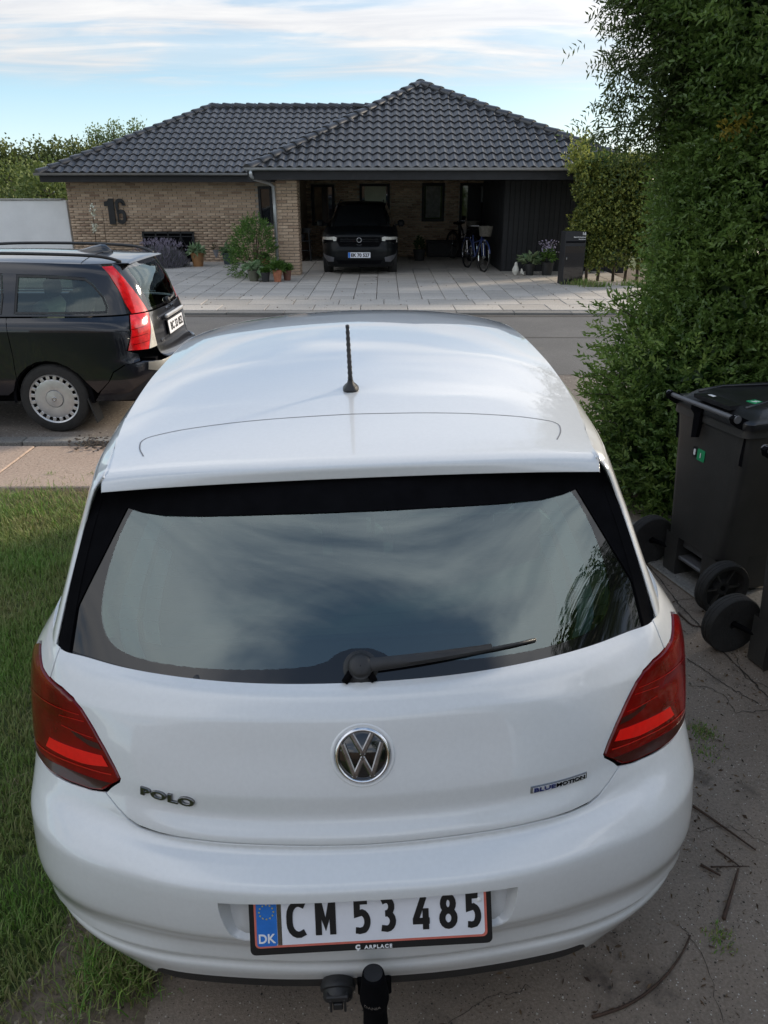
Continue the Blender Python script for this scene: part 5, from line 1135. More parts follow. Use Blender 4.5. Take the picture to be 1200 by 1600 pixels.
P = np.concatenate([np.array(b[:3])+rng.normal(0, .4, (500, 3))*np.array(b[3:6]) for b in b2]); leaf_cloud(P-H2, rng.normal(0, 1, P.shape), np.full(len(P), .12), .08, M['hedge_leaf'], 'inner_foliage', h2, tint=rng.uniform(0, .3, len(P)))['kind'] = 'stuff'
w = MB()
for k in range(7): w.tube([(-.1, 2.6-1.0*k, 0), (0, 2.6-1.0*k, 1.2), (.1, 2.6-1.0*k, 2.2)], [.04, .03, .015], 6)
w.build('trunk', M['bark'], h2)['kind'] = 'stuff'
t4 = thing('tree', 'leafy tree beside the steps on the right, seen only mirrored in the car window', 'tree', (4.3, -.8, 0)); T4 = np.array([4.3, -.8, 0])
w = MB(); w.tube([(0, 0, 0), (.05, 0, 1.5), (0, .1, 2.8), (-.1, .1, 3.7)], [.08, .07, .04, .015], 8); LP, LD = [], []
for cx, cy, cz, rx, n_ in ((4.4, -.6, 2.6, .85, 420), (4.15, -.75, 3.35, .5, 190), (4.0, -.95, 3.95, .22, 40), (3.6, -.5, 3.05, .35, 80), (4.9, -1.0, 3.5, .8, 240), (3.3, -.9, 3.3, .18, 20), (3.9, -.2, 3.5, .25, 40)):
    w.tube([(0, 0, 2.2), (cx-4.3, cy+.8, cz)], [.02, .006], 5)
    for k in range(n_): d = rng.normal(0, 1, 3); d /= np.linalg.norm(d); compound(np.array([cx, cy, cz])+d*rx*rng.uniform(.1, 1), d+[0, 0, .2], 8, rng.uniform(.12, .22))
w.build('limbs', M['bark'], t4, True); leaf_cloud(np.array(LP)-T4, np.array(LD), rng.uniform(.06, .085, len(LP)), .022, M['spray_leaf'], 'crown', t4, droop=.15)['kind'] = 'stuff'
# clipped hedge across the road
x0, x1 = aty(903, 440, 16.9)[0], aty(1055, 440, 16.9)[0]; zt = aty(950, 252, 16.9)[2]
h3 = thing('hedge', 'clipped hedge across the road with bare stems below and tips tinted yellow as if backlit, beside the mailbox', 'hedge', ((x0+x1)/2, 17.3, 0)); H3 = np.array([(x0+x1)/2, 17.3, 0])
n = 5200; P = np.stack([rng.uniform(x0, x1, n), rng.uniform(16.85, 17.8, n), rng.uniform(.35, zt, n)], 1); face = rng.uniform(0, 1, n); P[face < .6, 1] = 16.88+rng.normal(0, .07, (face < .6).sum()); k = (face > .6) & (face < .75); P[k, 0] = x0+rng.normal(.03, .06, k.sum()); k = face > .86; P[k, 2] = zt+rng.normal(0, .09, k.sum())
P[:, 0] += .06*np.sin(P[:, 2]*5); low = (P[:, 2] < .75) & (rng.uniform(0, 1, n) < .55) & (P[:, 0] > x0+.5); P = P[~low]; n = len(P)
tp = np.clip((P[:, 2]-zt+.22)/.30, 0, 1)*np.clip(1.3-(P[:, 0]-x0)/1.2, .25, 1)  # sunlight through the hedge top put into the leaf tint
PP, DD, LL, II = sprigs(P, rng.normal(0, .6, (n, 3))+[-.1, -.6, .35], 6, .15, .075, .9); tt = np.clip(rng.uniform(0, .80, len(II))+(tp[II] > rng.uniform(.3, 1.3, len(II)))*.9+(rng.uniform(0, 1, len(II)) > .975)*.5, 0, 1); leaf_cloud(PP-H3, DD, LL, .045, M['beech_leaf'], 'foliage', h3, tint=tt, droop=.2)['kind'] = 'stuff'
# taller tuft at its left end, sunlight put into its yellow tint
P = aty(908, 248, 16.9)+rng.normal(0, 1, (170, 3))*[.13, .12, .17]; PP, DD, LL, II = sprigs(P, rng.normal(0, .5, P.shape)+[-.1, 0, .8], 6, .16, .07, .8); leaf_cloud(PP-H3, DD, LL, .04, M['beech_leaf'], 'sun_tinted_tips', h3, tint=rng.uniform(.55, 1, len(II)))['kind'] = 'stuff'
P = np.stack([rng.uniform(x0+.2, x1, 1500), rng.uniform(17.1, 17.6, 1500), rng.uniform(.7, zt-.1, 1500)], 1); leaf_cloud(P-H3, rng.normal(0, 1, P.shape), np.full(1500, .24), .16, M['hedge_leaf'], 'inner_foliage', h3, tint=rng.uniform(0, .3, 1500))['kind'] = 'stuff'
for k in range(9):
    w = MB(); x = x0+.25+.27*k+random.uniform(-.06, .06); w.tube([(x-H3[0], -.12, 0), (x-H3[0]+random.uniform(-.05, .05), -.10, .6), (x-H3[0]+random.uniform(-.15, .15), 0, 1.5)], [.035, .03, .015], 6); w.build('stem', M['bark'], h3, True)
# woods behind the house, each tree with its own crown and trunk
M['wood_leaf'] = leafmat('wood_leaf', (.035, .058, .022), (.095, .118, .045), .25, .8, hue=(.17, .20, .06))
M['birch_leaf'] = leafmat('birch_leaf', (.09, .14, .05), (.24, .30, .12), .35, .7)
M['light_leaf'] = leafmat('light_leaf', (.07, .105, .025), (.16, .20, .055), .35, .7)
def far_tree(px_, top, Y, wpx, label, m='wood_leaf', base=330, nb=9, leaf=.26, dens_=1., shape=1.):
    top_p = aty(px_, top, Y); s = (Y*.92+.5)/1200; r = wpx*s/2; z1 = top_p[2]; zb = aty(px_, base, Y)[2]; h = z1-zb; t = thing('tree', label, 'tree', (top_p[0], Y, zb-1.5), 0, 'trees behind the garden wall')
    bl = []
    for k in range(nb):
        f = (k+.5)/nb; rr3 = r*(.40+.30*math.sin(math.pi*min(1, f*1.1)))*shape; a = random.uniform(0, 6.28); q = r*(1-f)*.62; bl.append((q*math.cos(a), q*math.sin(a), 1.5+h*(.12+.80*f)-rr3*.35, rr3, rr3, rr3*random.uniform(.8, 1.15)))
    P, N_ = blob_points(bl, 9*dens_, (.55, 1.06)); c = np.repeat(P, 9, 0)+rng.normal(0, .26, (len(P)*9, 3)); tt = np.repeat(rng.uniform(0, .8, len(P)), 9)+rng.uniform(0, .2, len(c))
    leaf_cloud(c, np.repeat(N_, 9, 0)+rng.normal(0, .8, c.shape), leaf*rng.uniform(.6, 1.3, len(c)), leaf*.7, M[m], 'crown', t, tint=tt)['kind'] = 'stuff'
    w = MB(); w.tube([(0, 0, -1), (.1, 0, 1.5+h*.4), (0, 0, 1.5+h*.8)], [.22, .15, .05], 7)
    for k in range(4): a = 1.6*k; w.tube([(0, 0, 1.5+h*(.2+.12*k)), (r*.5*math.cos(a), r*.5*math.sin(a), 1.5+h*(.4+.12*k))], [.08, .03], 5)
    w.build('trunk', M['bark'], t, True)
for a in ((-60, 240, 52, 110, 'dark round tree at the far left edge of the woods'), (5, 224, 58, 90, 'dark tree just inside the left edge of the photo'), (50, 216, 62, 70, 'mid green tree with a pointed top, second along the skyline'), (85, 214, 60, 60, 'tree with a twin top left of the gap in the skyline'), (118, 216, 66, 60, 'dark tree below the tall pale birches'),
          (150, 222, 64, 70, 'dark tree low behind the slope of the roof'), (210, 228, 66, 90, 'dark tree hidden mostly by the ridge tiles'), (262, 232, 66, 90, 'dark tree whose top only just clears the roof')):
    far_tree(a[0], a[1], a[2], a[3], a[4])
for a in ((148, 196, 70, 34, 'pale birch, left one of the tall pair above the roof edge'), (175, 188, 70, 44, 'pale birch, middle and broadest above the roof edge'), (212, 186, 70, 40, 'pale birch, tallest, right above the roof edge')): far_tree(*a, m='birch_leaf', base=260, leaf=.20, dens_=1.0)
for a in ((12, 262, 40, 80, 'olive tree behind the white wall, in front of the dark woods'), (60, 256, 38, 72, 'yellow-green tree rising above the middle of the white wall'), ): far_tree(*a, m='light_leaf', base=335, leaf=.2)
for a in ((75, 285, 27, 90, 'bright green bush just above the white garden wall'), (-10, 292, 28, 60, 'dark bush above the left end of the white wall')): far_tree(*a, m='light_leaf' if a[0] > 0 else 'wood_leaf', base=335, leaf=.13, dens_=3)
# houses and trees to the right, glimpsed through the branches
for a in ((1010, 262, 40, 90, 'tree behind the clipped hedge on the right'), (1090, 250, 38, 110, 'broad tree to the right of the house, behind the tall hedge')): far_tree(*a, base=330, leaf=.2)
# ---------------------------------------------------------------- the dark estate's surfaces (rear at y = 0, forward +y)
VT = [0, .25, .5, .66, .78, .90, 1.05, 1.4, 1.9, 2.6, 3.4, 4.2, 4.5]
def vx(X, Y, Z): return (list(X)+[X[-1]-.12], list(Y)+[Y[-1]+.28], Z)
WX = [0, .25, .5, .65, .76, .835, .868, .885, .885, .885, .88, .84]
VB = Net(VT, [0, .05, .12, .31, .365, .385, .49, .61, .71], [
 vx([0, .25, .47, .60, .70, .765, .805, .833, .838, .838, .83, .78], [.15, .155, .185, .235, .32, .435, .59, .95, 1.45, 2.15, 2.95, 3.75], .975),
 vx([0, .25, .49, .63, .735, .805, .845, .868, .870, .870, .862, .81], [.145, .15, .175, .22, .295, .405, .56, .93, 1.45, 2.15, 2.95, 3.75], .935),
 vx(WX, [.125, .13, .155, .20, .27, .38, .54, .92, 1.45, 2.15, 2.95, 3.8], .86),
 vx(WX, [.105, .11, .135, .18, .25, .36, .52, .90, 1.45, 2.15, 2.95, 3.85], .67),
 vx(WX, [.09, .095, .12, .165, .235, .345, .51, .90, 1.45, 2.15, 2.95, 3.9], .62),
 vx(WX, [.02, .025, .055, .105, .19, .315, .49, .90, 1.45, 2.15, 2.95, 3.95], .595),
 vx(WX, [0, .005, .035, .09, .18, .305, .48, .90, 1.45, 2.15, 2.95, 4.0], .48),
 vx([0, .25, .5, .645, .75, .82, .855, .872, .872, .872, .87, .83], [.03, .035, .06, .11, .195, .315, .49, .90, 1.45, 2.15, 2.95, 4.0], .36),
 vx([0, .25, .5, .63, .73, .80, .835, .852, .852, .852, .85, .80], [.07, .075, .10, .15, .23, .34, .51, .90, 1.45, 2.15, 2.95, 3.95], .27)])
VG = Net(VT[:12], [0, .195, .365, .41], [
 ([0, .25, .46, .585, .68, .742, .785, .815, .82, .82, .80, .72], [.158, .163, .193, .243, .325, .435, .58, .95, 1.45, 2.15, 2.9, 3.3], .985),
 ([0, .24, .43, .54, .63, .69, .725, .75, .755, .755, .73, .66], [.215, .22, .245, .29, .365, .465, .60, .95, 1.45, 2.1, 2.7, 3.0], 1.18),
 ([0, .22, .39, .49, .565, .61, .64, .665, .67, .67, .65, .58], [.315, .318, .335, .365, .415, .50, .62, .95, 1.45, 2.0, 2.45, 2.6], [1.35]*6+[1.355, 1.36, 1.365, 1.365, 1.355, 1.34]),
 ([0, .21, .37, .465, .535, .58, .61, .635, .64, .64, .62, .55], [.325, .328, .345, .375, .43, .52, .63, .95, 1.45, 2.0, 2.43, 2.55], [1.38, 1.38, 1.379, 1.377, 1.375, 1.377, 1.38, 1.39, 1.40, 1.40, 1.385, 1.365])], -1)
def vr(y, z, w, dr): f = np.array([0, .4, .7, .9, 1.]); return (list(f*w), list(y+.0*f), list(z-dr*np.array([0, .12, .38, .72, 1.])))
VR = Net([0, .22, .4, .52, .60], [0, .03, .3, .7, 1.2, 1.7, 2.15], [vr(.305, 1.375, .50, .004), vr(.32, 1.398, .50, .018), vr(.62, 1.425, .60, .045), vr(1.0, 1.440, .632, .052), vr(1.5, 1.448, .640, .05), vr(2.0, 1.440, .638, .045), vr(2.5, 1.40, .57, .04)], -1)
# ---------------------------------------------------------------- the white hatchback in front
polo = thing('parked_car', 'white three-door hatchback seen from behind, nearest the camera, with red tail lights', 'car', (-.02+.1*math.tan(R(2.2)), 1.2, 0))
polo.rotation_euler = (0, R(-1.7), R(2.2))
hatch_r = [(.782, 0), (.790, .024), (.806, .083), (.7455, .0859), (.70, .097), (.669, .120), (.6295, .1695), (.597, .2128), (.576, .2494), (.565, .2738), (.568, .2862), (.6155, .3406),
           (.585, .366), (.559, .3794), (.530, .384), (.47, .384), (.37, .380), (.24, .3803)]
seam_r = hatch_r[11:]
panel('gap_backing', BODY, [(-1.0, .01), (1.0, .01), (1.0, .78), (-1.0, .78)], M['matt_black'], polo, holes=[[(.33, .49), (.33, .64), (-.33, .64), (-.33, .49)]], off=-.017, rim=0, du=.04, dv=.02)  # black sheet added behind the panels so the gaps between them read dark
hatch = panel('tailgate', BODY, hatch_r+[(0, .3830)]+mirror(hatch_r[::-1]), M['white_paint'], polo, gap=.0028, rim=.012)
light_r = [(.9353, .0644), (.8952, .0718), (.8518, .0833), (.8048, .0855), (.7455, .0859), (.70, .0972), (.6688, .1202), (.6295, .1695), (.5973, .2128), (.5761, .2494), (.5652, .2738), (.5681, .2862),
           (.6196, .3375), (.6627, .3542), (.7198, .363), (.7768, .3672), (.8347, .3682), (.928, .378), (1.0, .362), (1.05, .30), (1.06, .22), (1.03, .14), (.98, .085)]
bump_r = seam_r[::-1]+[(.6196, .3400), (.6627, .3562), (.7198, .365), (.7768, .3692), (.8347, .3702), (.928, .380), (1.0, .364), (1.10, .375), (1.08, .475), (1.055, .60), (1.02, .700), (.81, .7085), (.6, .7085), (.3, .7085)]
lip_r = [(.3, .7085), (.6, .7085), (.81, .7085), (1.02, .700), (1.0, .79), (.98, .838), (.56, .838), (.545, .80), (.53, .7905), (.40, .7900), (.2, .7895)]
pocket = chaikin([(.320, .500), (.320, .530), (.311, .575), (.297, .606), (.267, .622), (-.267, .622), (-.297, .606), (-.311, .575), (-.320, .530), (-.320, .500)], 1)
bumper = panel('bumper', BODY, [(0, .3830)]+bump_r+[(0, .7085)]+mirror(bump_r[::-1]), M['white_paint'], polo, holes=[pocket], gap=.0024, rim=.012)
panel('bumper_lip', BODY, [(0, .7085)]+lip_r+[(0, .7892)]+mirror(lip_r[::-1]), M['white_paint'], bumper, gap=.0022, rim=.012, off=-.0035)
def depth_(P): return -(.006+.050*np.clip((.625-P[:, 1])/.125, 0, 1)**.8)
panel('plate_recess', BODY, shrink(pocket, .006), M['white_paint'], bumper, rim=0, hmap=depth_)
pk = resample(pocket, .012); a_ = BODY.S(pk[:, 0], pk[:, 1])-BODY.N(pk[:, 0], pk[:, 1])*.004; pi_ = shrink(pk, .006); b_ = BODY.S(pi_[:, 0], pi_[:, 1])+BODY.N(pi_[:, 0], pi_[:, 1])*depth_(pi_)[:, None]
w = MB(); w.ring_strip([[tuple(p) for p in a_], [tuple(p) for p in b_]]); w.build('recess_wall', M['white_paint'], bumper, True)
panel('valance', BODY, [(0, .7915), (.2, .7918), (.40, .7925), (.53, .793), (.545, .803), (.56, .8395), (-.56, .8395), (-.545, .803), (-.53, .793), (-.40, .7925), (-.2, .7918)], M['black_trim'], polo, rim=.05, gap=-.0015, bstep=.02, off=-.006)
SILL = .725
for s in (1, -1):
    mir = (lambda p: p) if s > 0 else mirror
    lamp = panel('tail_light', BODY, mir(light_r), M['lamp_red'], polo, gap=.0035, off=.0035, rim=.03)
    panel('reflector', BODY, mir([(.6049, .2300), (.701, .2454), (.7983, .2609), (.8164, .3004), (.6826, .2785), (.5908, .2523)]), M['lamp_bright'], lamp, off=.0050, rim=.001, gap=.0005)
    panel('lower_lens', BODY, mir([(.588, .299), (.640, .3100), (.7178, .3216), (.80, .336), (.87, .346), (.93, .352), (.925, .368), (.8347, .3625), (.7768, .3612), (.7198, .357), (.6640, .348), (.624, .331)]), M['lamp_dark'], lamp, off=.0046, rim=.001)
    for (q, wd, nm) in (([(.585, .2690), (.65, .2835), (.7178, .2960), (.80, .313), (.88, .330)], .004, 'lamp_line'), ([(.672, .1410), (.75, .1500), (.84, .168), (.92, .190), (1.0, .215)], .003, 'lamp_line'),
                        ([(.655, .158), (.70, .166), (.745, .178)], .003, 'lamp_line'), ([(.625, .196), (.66, .200), (.70, .203), (.74, .207)], .0024, 'lamp_line')):
        q = chaikin(q, 2, False); up = [(p[0], p[1]-wd/2) for p in q]; dn = [(p[0], p[1]+wd/2) for p in q[::-1]]
        panel('lamp_line', BODY, mir([tuple(x) for x in up+dn]), M['lamp_line'], lamp, off=.0048, rim=0, du=.05)
    panel('dark_lens', BODY, mir([(.612, .205), (.65, .207), (.715, .200), (.69, .214), (.64, .221), (.602, .2185)]), M['lamp_dark'], lamp, off=.0044, rim=0)
    # flank between the lamp and the front wheel
    side = [(.7845, 0), (.7925, .024), (.8085, .083), (.8518, .0813), (.8952, .0698), (.9353, .0624), (.982, .083), (1.032, .138), (1.062, .218), (1.052, .302), (1.002, .3635), (1.102, .373),
            (1.14, .44), (1.19, .455), (1.25, .46), (1.33, .47), (1.41, .51), (1.47, .57), (1.51, .65), (1.53, SILL), (3.2, SILL), (3.22, .62), (3.32, .52), (3.45, .47), (3.58, .465), (3.70, .50), (3.80, .58), (3.86, .70), (3.9, .79), (3.9, 0)]
    panel('side_panel', BODY, mir(side), M['white_paint'], polo, rim=.012, du=.05, dv=.02, bstep=.02, gap=.001)
    # pillar and side glass
    def sidenet(P):
        return P
    class SN:                                                        # the same net for either flank
        def __init__(self, s): self.s = s
        def S(self, u, v): q = SIDE.S(u, v); q[:, 0] *= self.s; return q
        def N(self, u, v):
            e_ = .004; u = np.clip(u, e_, 3.19); q = np.cross(self.S(u+e_, v)-self.S(u-e_, v), self.S(u, v+e_)-self.S(u, np.clip(v-e_, 0, 9)))*self.s
            return q/np.maximum(np.linalg.norm(q, axis=1, keepdims=True), 1e-9)
    sn = SN(s)
    win = [(.50, .02), (1.15, .02), (1.15, .33), (.66, .34), (.54, .29)]; win2 = [(1.2, .02), (2.6, .02), (2.35, .2), (2.0, .33), (1.2, .34)]
    panel('pillar_frame', sn, [(0, 0), (3.15, 0), (2.9, .2), (2.7, .435), (0, .435)], M['white_paint'], polo, holes=[win, win2], rim=.006, du=.06, dv=.03, bstep=.02)
    for wv in (win, win2): panel('side_window', sn, wv, M['side_glass'], polo, gap=.002, rim=.003, du=.08, dv=.05, bstep=.03, off=-.003)
    panel('window_strip', GLASS, mir([(.738, .004), (.779, .004), (.779, .45), (.752, .45), (.745, .2)]), M['matt_black'], polo, off=.006, rim=.006)
    # trim seen inside, pale against the glass
    u_ = np.array([.600, .626, .643, .640, .622, .600]); v_ = np.array([.03, .07, .13, .22, .33, .43])
    q0 = GLASS.S(s*u_, v_)-GLASS.N(s*u_, v_)*.05; q1 = GLASS.S(s*(u_-.022), v_)-GLASS.N(s*(u_-.022), v_)*.10
    w = MB(); w.ring_strip([[tuple(p) for p in q0], [tuple(p) for p in q1]], close=False); w.build('pillar_trim', M['headliner'], polo, True)
    q0 = GLASS.S(s*(u_-.040), v_)-GLASS.N(s*u_, v_)*.10; q1 = GLASS.S(s*(u_-.052), v_)-GLASS.N(s*(u_-.04), v_)*.16
    w = MB(); w.ring_strip([[tuple(p) for p in q0[1:-1]], [tuple(p) for p in q1[1:-1]]], close=False); w.build('pillar_trim', M['headliner'], polo, True)
# rear window
clear_r = [(.03, .079), (.054, .070), (.088, .0446), (.188, .035), (.342, .0284), (.47, .0285), (.553, .0342), (.615, .0554), (.6546, .1037), (.670, .172), (.670, .273), (.655, .37), (.62, .44)]
clear = [(0, .0812)]+clear_r+[(0, .44)]+mirror(clear_r[::-1])
clear = [tuple(p) for p in chaikin(clear, 2)]
panel('window_surround', GLASS, [(-.778, .0), (.778, .0), (.778, .495), (-.778, .495)], M['frit'], polo, holes=[clear], rim=.006, du=.04, dv=.02)
pane = panel('rear_window', GLASS, clear, M['car_glass'], polo, rim=0, gap=-.001, du=.04, dv=.02)
refl_r = [(.764, .0), (.739, .149), (.696, .285), (.6582, .4095), (.6054, .3988), (.5288, .3914), (.4223, .3914), (.223, .3958)]
panel('dark_reflection', GLASS, [(0, .3972)]+mirror(refl_r[::-1])+[(-.778, .0), (-.778, .495), (.778, .495), (.778, 0)]+refl_r, M['matt_black'], polo, off=.004, rim=.002, du=.04, dv=.02)  # dark reflection in the glass, laid on as a matt black sheet
for k in range(11):                                                  # heating wires
    v = .10+.029*k; uu = np.linspace(-.64, .64, 24); q = GLASS.S(uu, np.full(24, v))-GLASS.N(uu, np.full(24, v))*.002
    w = MB(); w.tube([tuple(p) for p in q], .0005, 3, False); w.build('heating_wire', M['black_trim'], pane)
q = GLASS.S(np.array([.372]), np.array([.006]))[0]*[-1, 1, 1]
w = MB(); w.lathe([(.001, .007), (.009, .006), (.014, .0), (.016, -.004)], q+[0, .002, -.006], (0, -.75, .66), 14); w.build('rubber_stop', M['black_trim'], polo, True)
# roof and spoiler
sm = [(.5046, .1382), (.5198, .1916), (.5187, .2576), (.464, .2852), (.4032, .3067), (.2395, .3355), (0, .3457)]
sm = [tuple(p) for p in chaikin(sm, 1, False)]
in_l = sm+mirror(sm[::-1])[1:]
shift = lambda d: [(p[0], p[1]+d*min(1, max(0, (.5196-abs(p[0])+.004)/.004))) for p in in_l]
tail = [(.58, .16), (.5046, .16)]
roof_poly = [(.58, .1382), (.5046, .1382)]+shift(.0018)[1:-1]+[(-.5046, .1382), (-.58, .1382), (-.58, 2.45), (.58, 2.45)]
spo_poly = [(.58, .1382), (.5046, .1382)]+shift(-.0024)[1:-1]+[(-.5046, .1382), (-.58, .1382), (-.58, -.03), (.58, -.03)]
roof = panel('roof', ROOF, roof_poly, M['white_paint'], polo, rim=.012, du=.04, dv=.04)
spo = panel('spoiler', ROOF, spo_poly, M['white_paint'], polo, rim=.010, du=.04, dv=.008)
smq = [(.5046, .1382), (.5135, .158), (.5180, .185), (.5198, .2150), (.5187, .2576), (.505, .2640)]+[q for q in sm[5:]]
smq = [tuple(q) for q in chaikin([(.5046, .1382), (.5198, .1916), (.5187, .2576), (.464, .2852), (.4032, .3067), (.2395, .3355), (0, .3457)], 2, False)]; full = smq+mirror(smq[::-1])[1:]; fu = resample(full, .012, False); w = MB()
nn_ = ROOF.N(fu[:, 0], fu[:, 1]); ss = ROOF.S(fu[:, 0], fu[:, 1])+nn_*.0005; tg_ = np.gradient(ss, axis=0); sd_ = np.cross(tg_, nn_); sd_ /= np.linalg.norm(sd_, axis=1, keepdims=True); w.ring_strip([list(ss-sd_*.0017), list(ss+sd_*.0017)], False); w.build('roof_seam', M['seam_grey'], roof)
for s in (1, -1):                                                    # cheek between the spoiler and the pillar
    vv = np.array([-.03, 0, .02, .04, .07, .12, .20, .30, .36, .45]); A = ROOF.S(np.full(10, .58*s), vv); tq = np.linspace(0, 1, 10); sy = np.interp(A[:, 1], SIDE.P[-1][:, 1], SIDE.T); B_ = SIDE.S(sy, np.full(10, .435)); B2 = SIDE.S(sy, np.full(10, .36)); B_[:, 0] *= s; B2[:, 0] *= s
    mid_ = (A+B_)/2+[.003*s, 0, 0]; w = MB(); w.ring_strip([list(A-[0, 0, .0015]), list(mid_-[0, 0, .001]), list(B_+[.0012*s, 0, 0]), list(B2+[.0016*s, 0, 0])], False); w.build('spoiler_cheek', M['white_paint'], spo, True)
# antenna
q = ROOF.S(np.array([0.]), np.array([.545]))[0]
ant = MB()
rings = []
for t, sx, sy in ((-.006, .030, .040), (.004, .029, .039), (.012, .022, .030), (.020, .013, .017), (.032, .009, .011)):
    rings.append([(q[0]+sx*.82*math.copysign(abs(math.cos(a))**.6, math.cos(a)), q[1]+sy*math.copysign(abs(math.sin(a))**.7, math.sin(a))-t*.5, q[2]+t) for a in [2*math.pi*k/20 for k in range(20)]])
ant.ring_strip(rings, True, False, True)
an = ant.build('antenna', M['black_trim'], polo, True, 50)
w = MB(); path = [np.array([q[0], q[1]-.012-.10*t, q[2]+.024+.182*t]) for t in np.linspace(0, 1, 60)]
w.tube(path, [.0068-.0022*t/60+(.0009 if (t//3) % 2 else 0) for t in range(60)], 8); w.build('mast', M['black_trim'], an, True)
# emblem
def surf_frame(net, u, v):
    p = net.S(np.array([u]), np.array([v]))[0]; n = net.N(np.array([u]), np.array([v]))[0]; ex = np.array([1., 0, 0]); ex -= n*(ex@n); ex /= np.linalg.norm(ex); ey = np.cross(n, ex)
    if ey[2] < 0: ey = -ey
    Mx = np.eye(4); Mx[:3, 0] = ex; Mx[:3, 1] = ey; Mx[:3, 2] = np.cross(ex, ey); Mx[:3, 3] = p; return Mx
FE = surf_frame(BODY, 0, .185)
w = MB(); w.lathe([(.0005, .003), (.052, .003), (.054, .001)], (0, 0, 0), (0, 0, 1), 40).xf(FE); emb = w.build('emblem', M['black_gloss'], polo, True)
w = MB(); w.lathe([(.0525, .001), (.0530, .0060), (.0560, .0085), (.0600, .0065), (.0625, -.002)], (0, 0, 0), (0, 0, 1), 48).xf(FE); w.build('emblem_ring', M['chrome'], emb, True)
w = MB(); w.lathe([(.0630, .0004), (.0650, .0020), (.0690, .0014), (.0715, -.0010)], (0, 0, 0), (0, 0, 1), 48).xf(FE); w.build('emblem_seat', M['white_paint'], emb, True)
rr_ = .0535
def stroke(w, pts, width, z0, z1):
    pts = [np.array(p)*rr_ for p in pts]
    for a, b in zip(pts, pts[1:]):
        d = (b-a)/np.linalg.norm(b-a); n = np.array([-d[1], d[0]])*width/2; a2 = a-d*width*.28; b2 = b+d*width*.28
        c4 = [a2+n, b2+n, b2-n, a2-n]; i4 = [a2+n*.55, b2+n*.55, b2-n*.55, a2-n*.55]
        w.ring_strip([[(p[0], p[1], z0) for p in c4], [(p[0], p[1], z1-.0012) for p in c4], [(p[0], p[1], z1) for p in i4]], True, False, True)
w = MB(); stroke(w, [(-.40, .84), (0, .09), (.40, .84)], .0115, .002, .0078); stroke(w, [(-.80, .46), (-.36, -.80), (0, -.10), (.36, -.80), (.80, .46)], .0115, .002, .0072)
w.xf(FE).build('emblem_letters', M['emblem_metal'], emb)
# badges
V, F = text_mesh('POLO', .023, .005, .0010, 1.45, 1.14, .0010)
P_ = on_net(BODY, V, -.441, .2915, R(-3), off=.0025); P_o = mesh('name_badge', P_, F, M['badge_metal']); P_o.shade_flat(); link('name_badge', P_o, polo)
bx = resample([(-.069, -.0085), (.069, -.0085), (.069, .0085), (-.069, .0085)], .012); bq = np.array([(p[0], p[1], .003) for p in bx]); bq0 = bq*[1.03, 1.15, 0]
A_ = on_net(BODY, bq0, .4425, .3125, R(-3)); B_ = on_net(BODY, bq, .4425, .3125, R(-3)); w = MB(); w.ring_strip([A_, B_], True, False, True); bb = w.build('trim_badge', M['chrome_dark'], polo)
bx = np.array([(p[0]*.965, p[1]*.78, .0036) for p in bx]); w = MB(); w.ring_strip([on_net(BODY, bx*[1, 1, .8], .4425, .3125, R(-3)), on_net(BODY, bx, .4425, .3125, R(-3))], True, False, True); w.build('badge_field', M['silver_field'], bb)
for word, cx, m_ in (('BLUE', -.0375, 'blue_print'), ('MOTION', .0270, 'matt_black')):
    V, F = text_mesh(word, .0112, .002, .0002, 1.0, 1.0); V[:, 0] *= (.052 if word == 'BLUE' else .072)/(V[:, 0].max()-V[:, 0].min()); V[:, 0] += cx; c_, s_ = math.cos(R(-3)), math.sin(R(-3))
    link('badge_word', mesh('badge_word', on_net(BODY, V, .4425, .3125, R(-3), off=.0048), F, M[m_]), bb)
# wiper
def gp(u, v, o): a, b = np.array([u]), np.array([v]); return GLASS.S(a, b)[0]+GLASS.N(a, b)[0]*o
w = MB(); pc = gp(0.003, .035, .0); n_ = GLASS.N(np.array([0.]), np.array([.035]))[0]
w.lathe([(.001, .034), (.018, .034), (.025, .030), (.028, .022), (.028, .010), (.034, .004), (.040, .0)], pc, n_, 24); wip = w.build('wiper', M['black_trim'], polo, True, 50)
w = MB(); rg = []
for t in np.linspace(0, 1, 14):
    u = .015+.290*t; v = .037+.0135*t; c = gp(u, v, .024+.010*math.sin(t*math.pi)); hw = .0165*(1-t)+.0085*t; a1 = gp(u, v+hw, 0)-gp(u, v, 0); n1_ = GLASS.N(np.array([u]), np.array([v]))[0]
    rg.append([c+a1+n1_*-.008, c+a1*.95+n1_*.001, c+a1*.5+n1_*.006, c-a1*.5+n1_*.006, c-a1*.95+n1_*.001, c-a1+n1_*-.008])
w.ring_strip(rg, True, True, True); w.build('wiper_arm', M['black_trim'], wip, True, 40)
w = MB(); w.tube([gp(u, v, .012) for u, v in ((.13, .0400), (.22, .0425), (.32, .0470), (.37, .0490), (.415, .0510))], [.006, .0065, .0048, .0042, .004], 6); w.build('wiper_blade', M['black_trim'], wip, True)
w = MB(); w.tube([gp(u, v, .005) for u, v in ((.13, .0380), (.22, .0405), (.32, .0450), (.37, .0470), (.415, .0490))], [.0045]*5, 5); w.build('blade_rubber', M['matt_black'], wip, True)
w = MB(); pts = [gp(-.036, .002, .006), gp(-.016, .030, .012), gp(.018, .030, .012), gp(.034, .002, .006)]; w.tube([pts[0], pts[1]], .008, 8); w.tube([pts[3], pts[2]], .008, 8); w.build('wiper_bracket', M['matt_black'], wip, True)
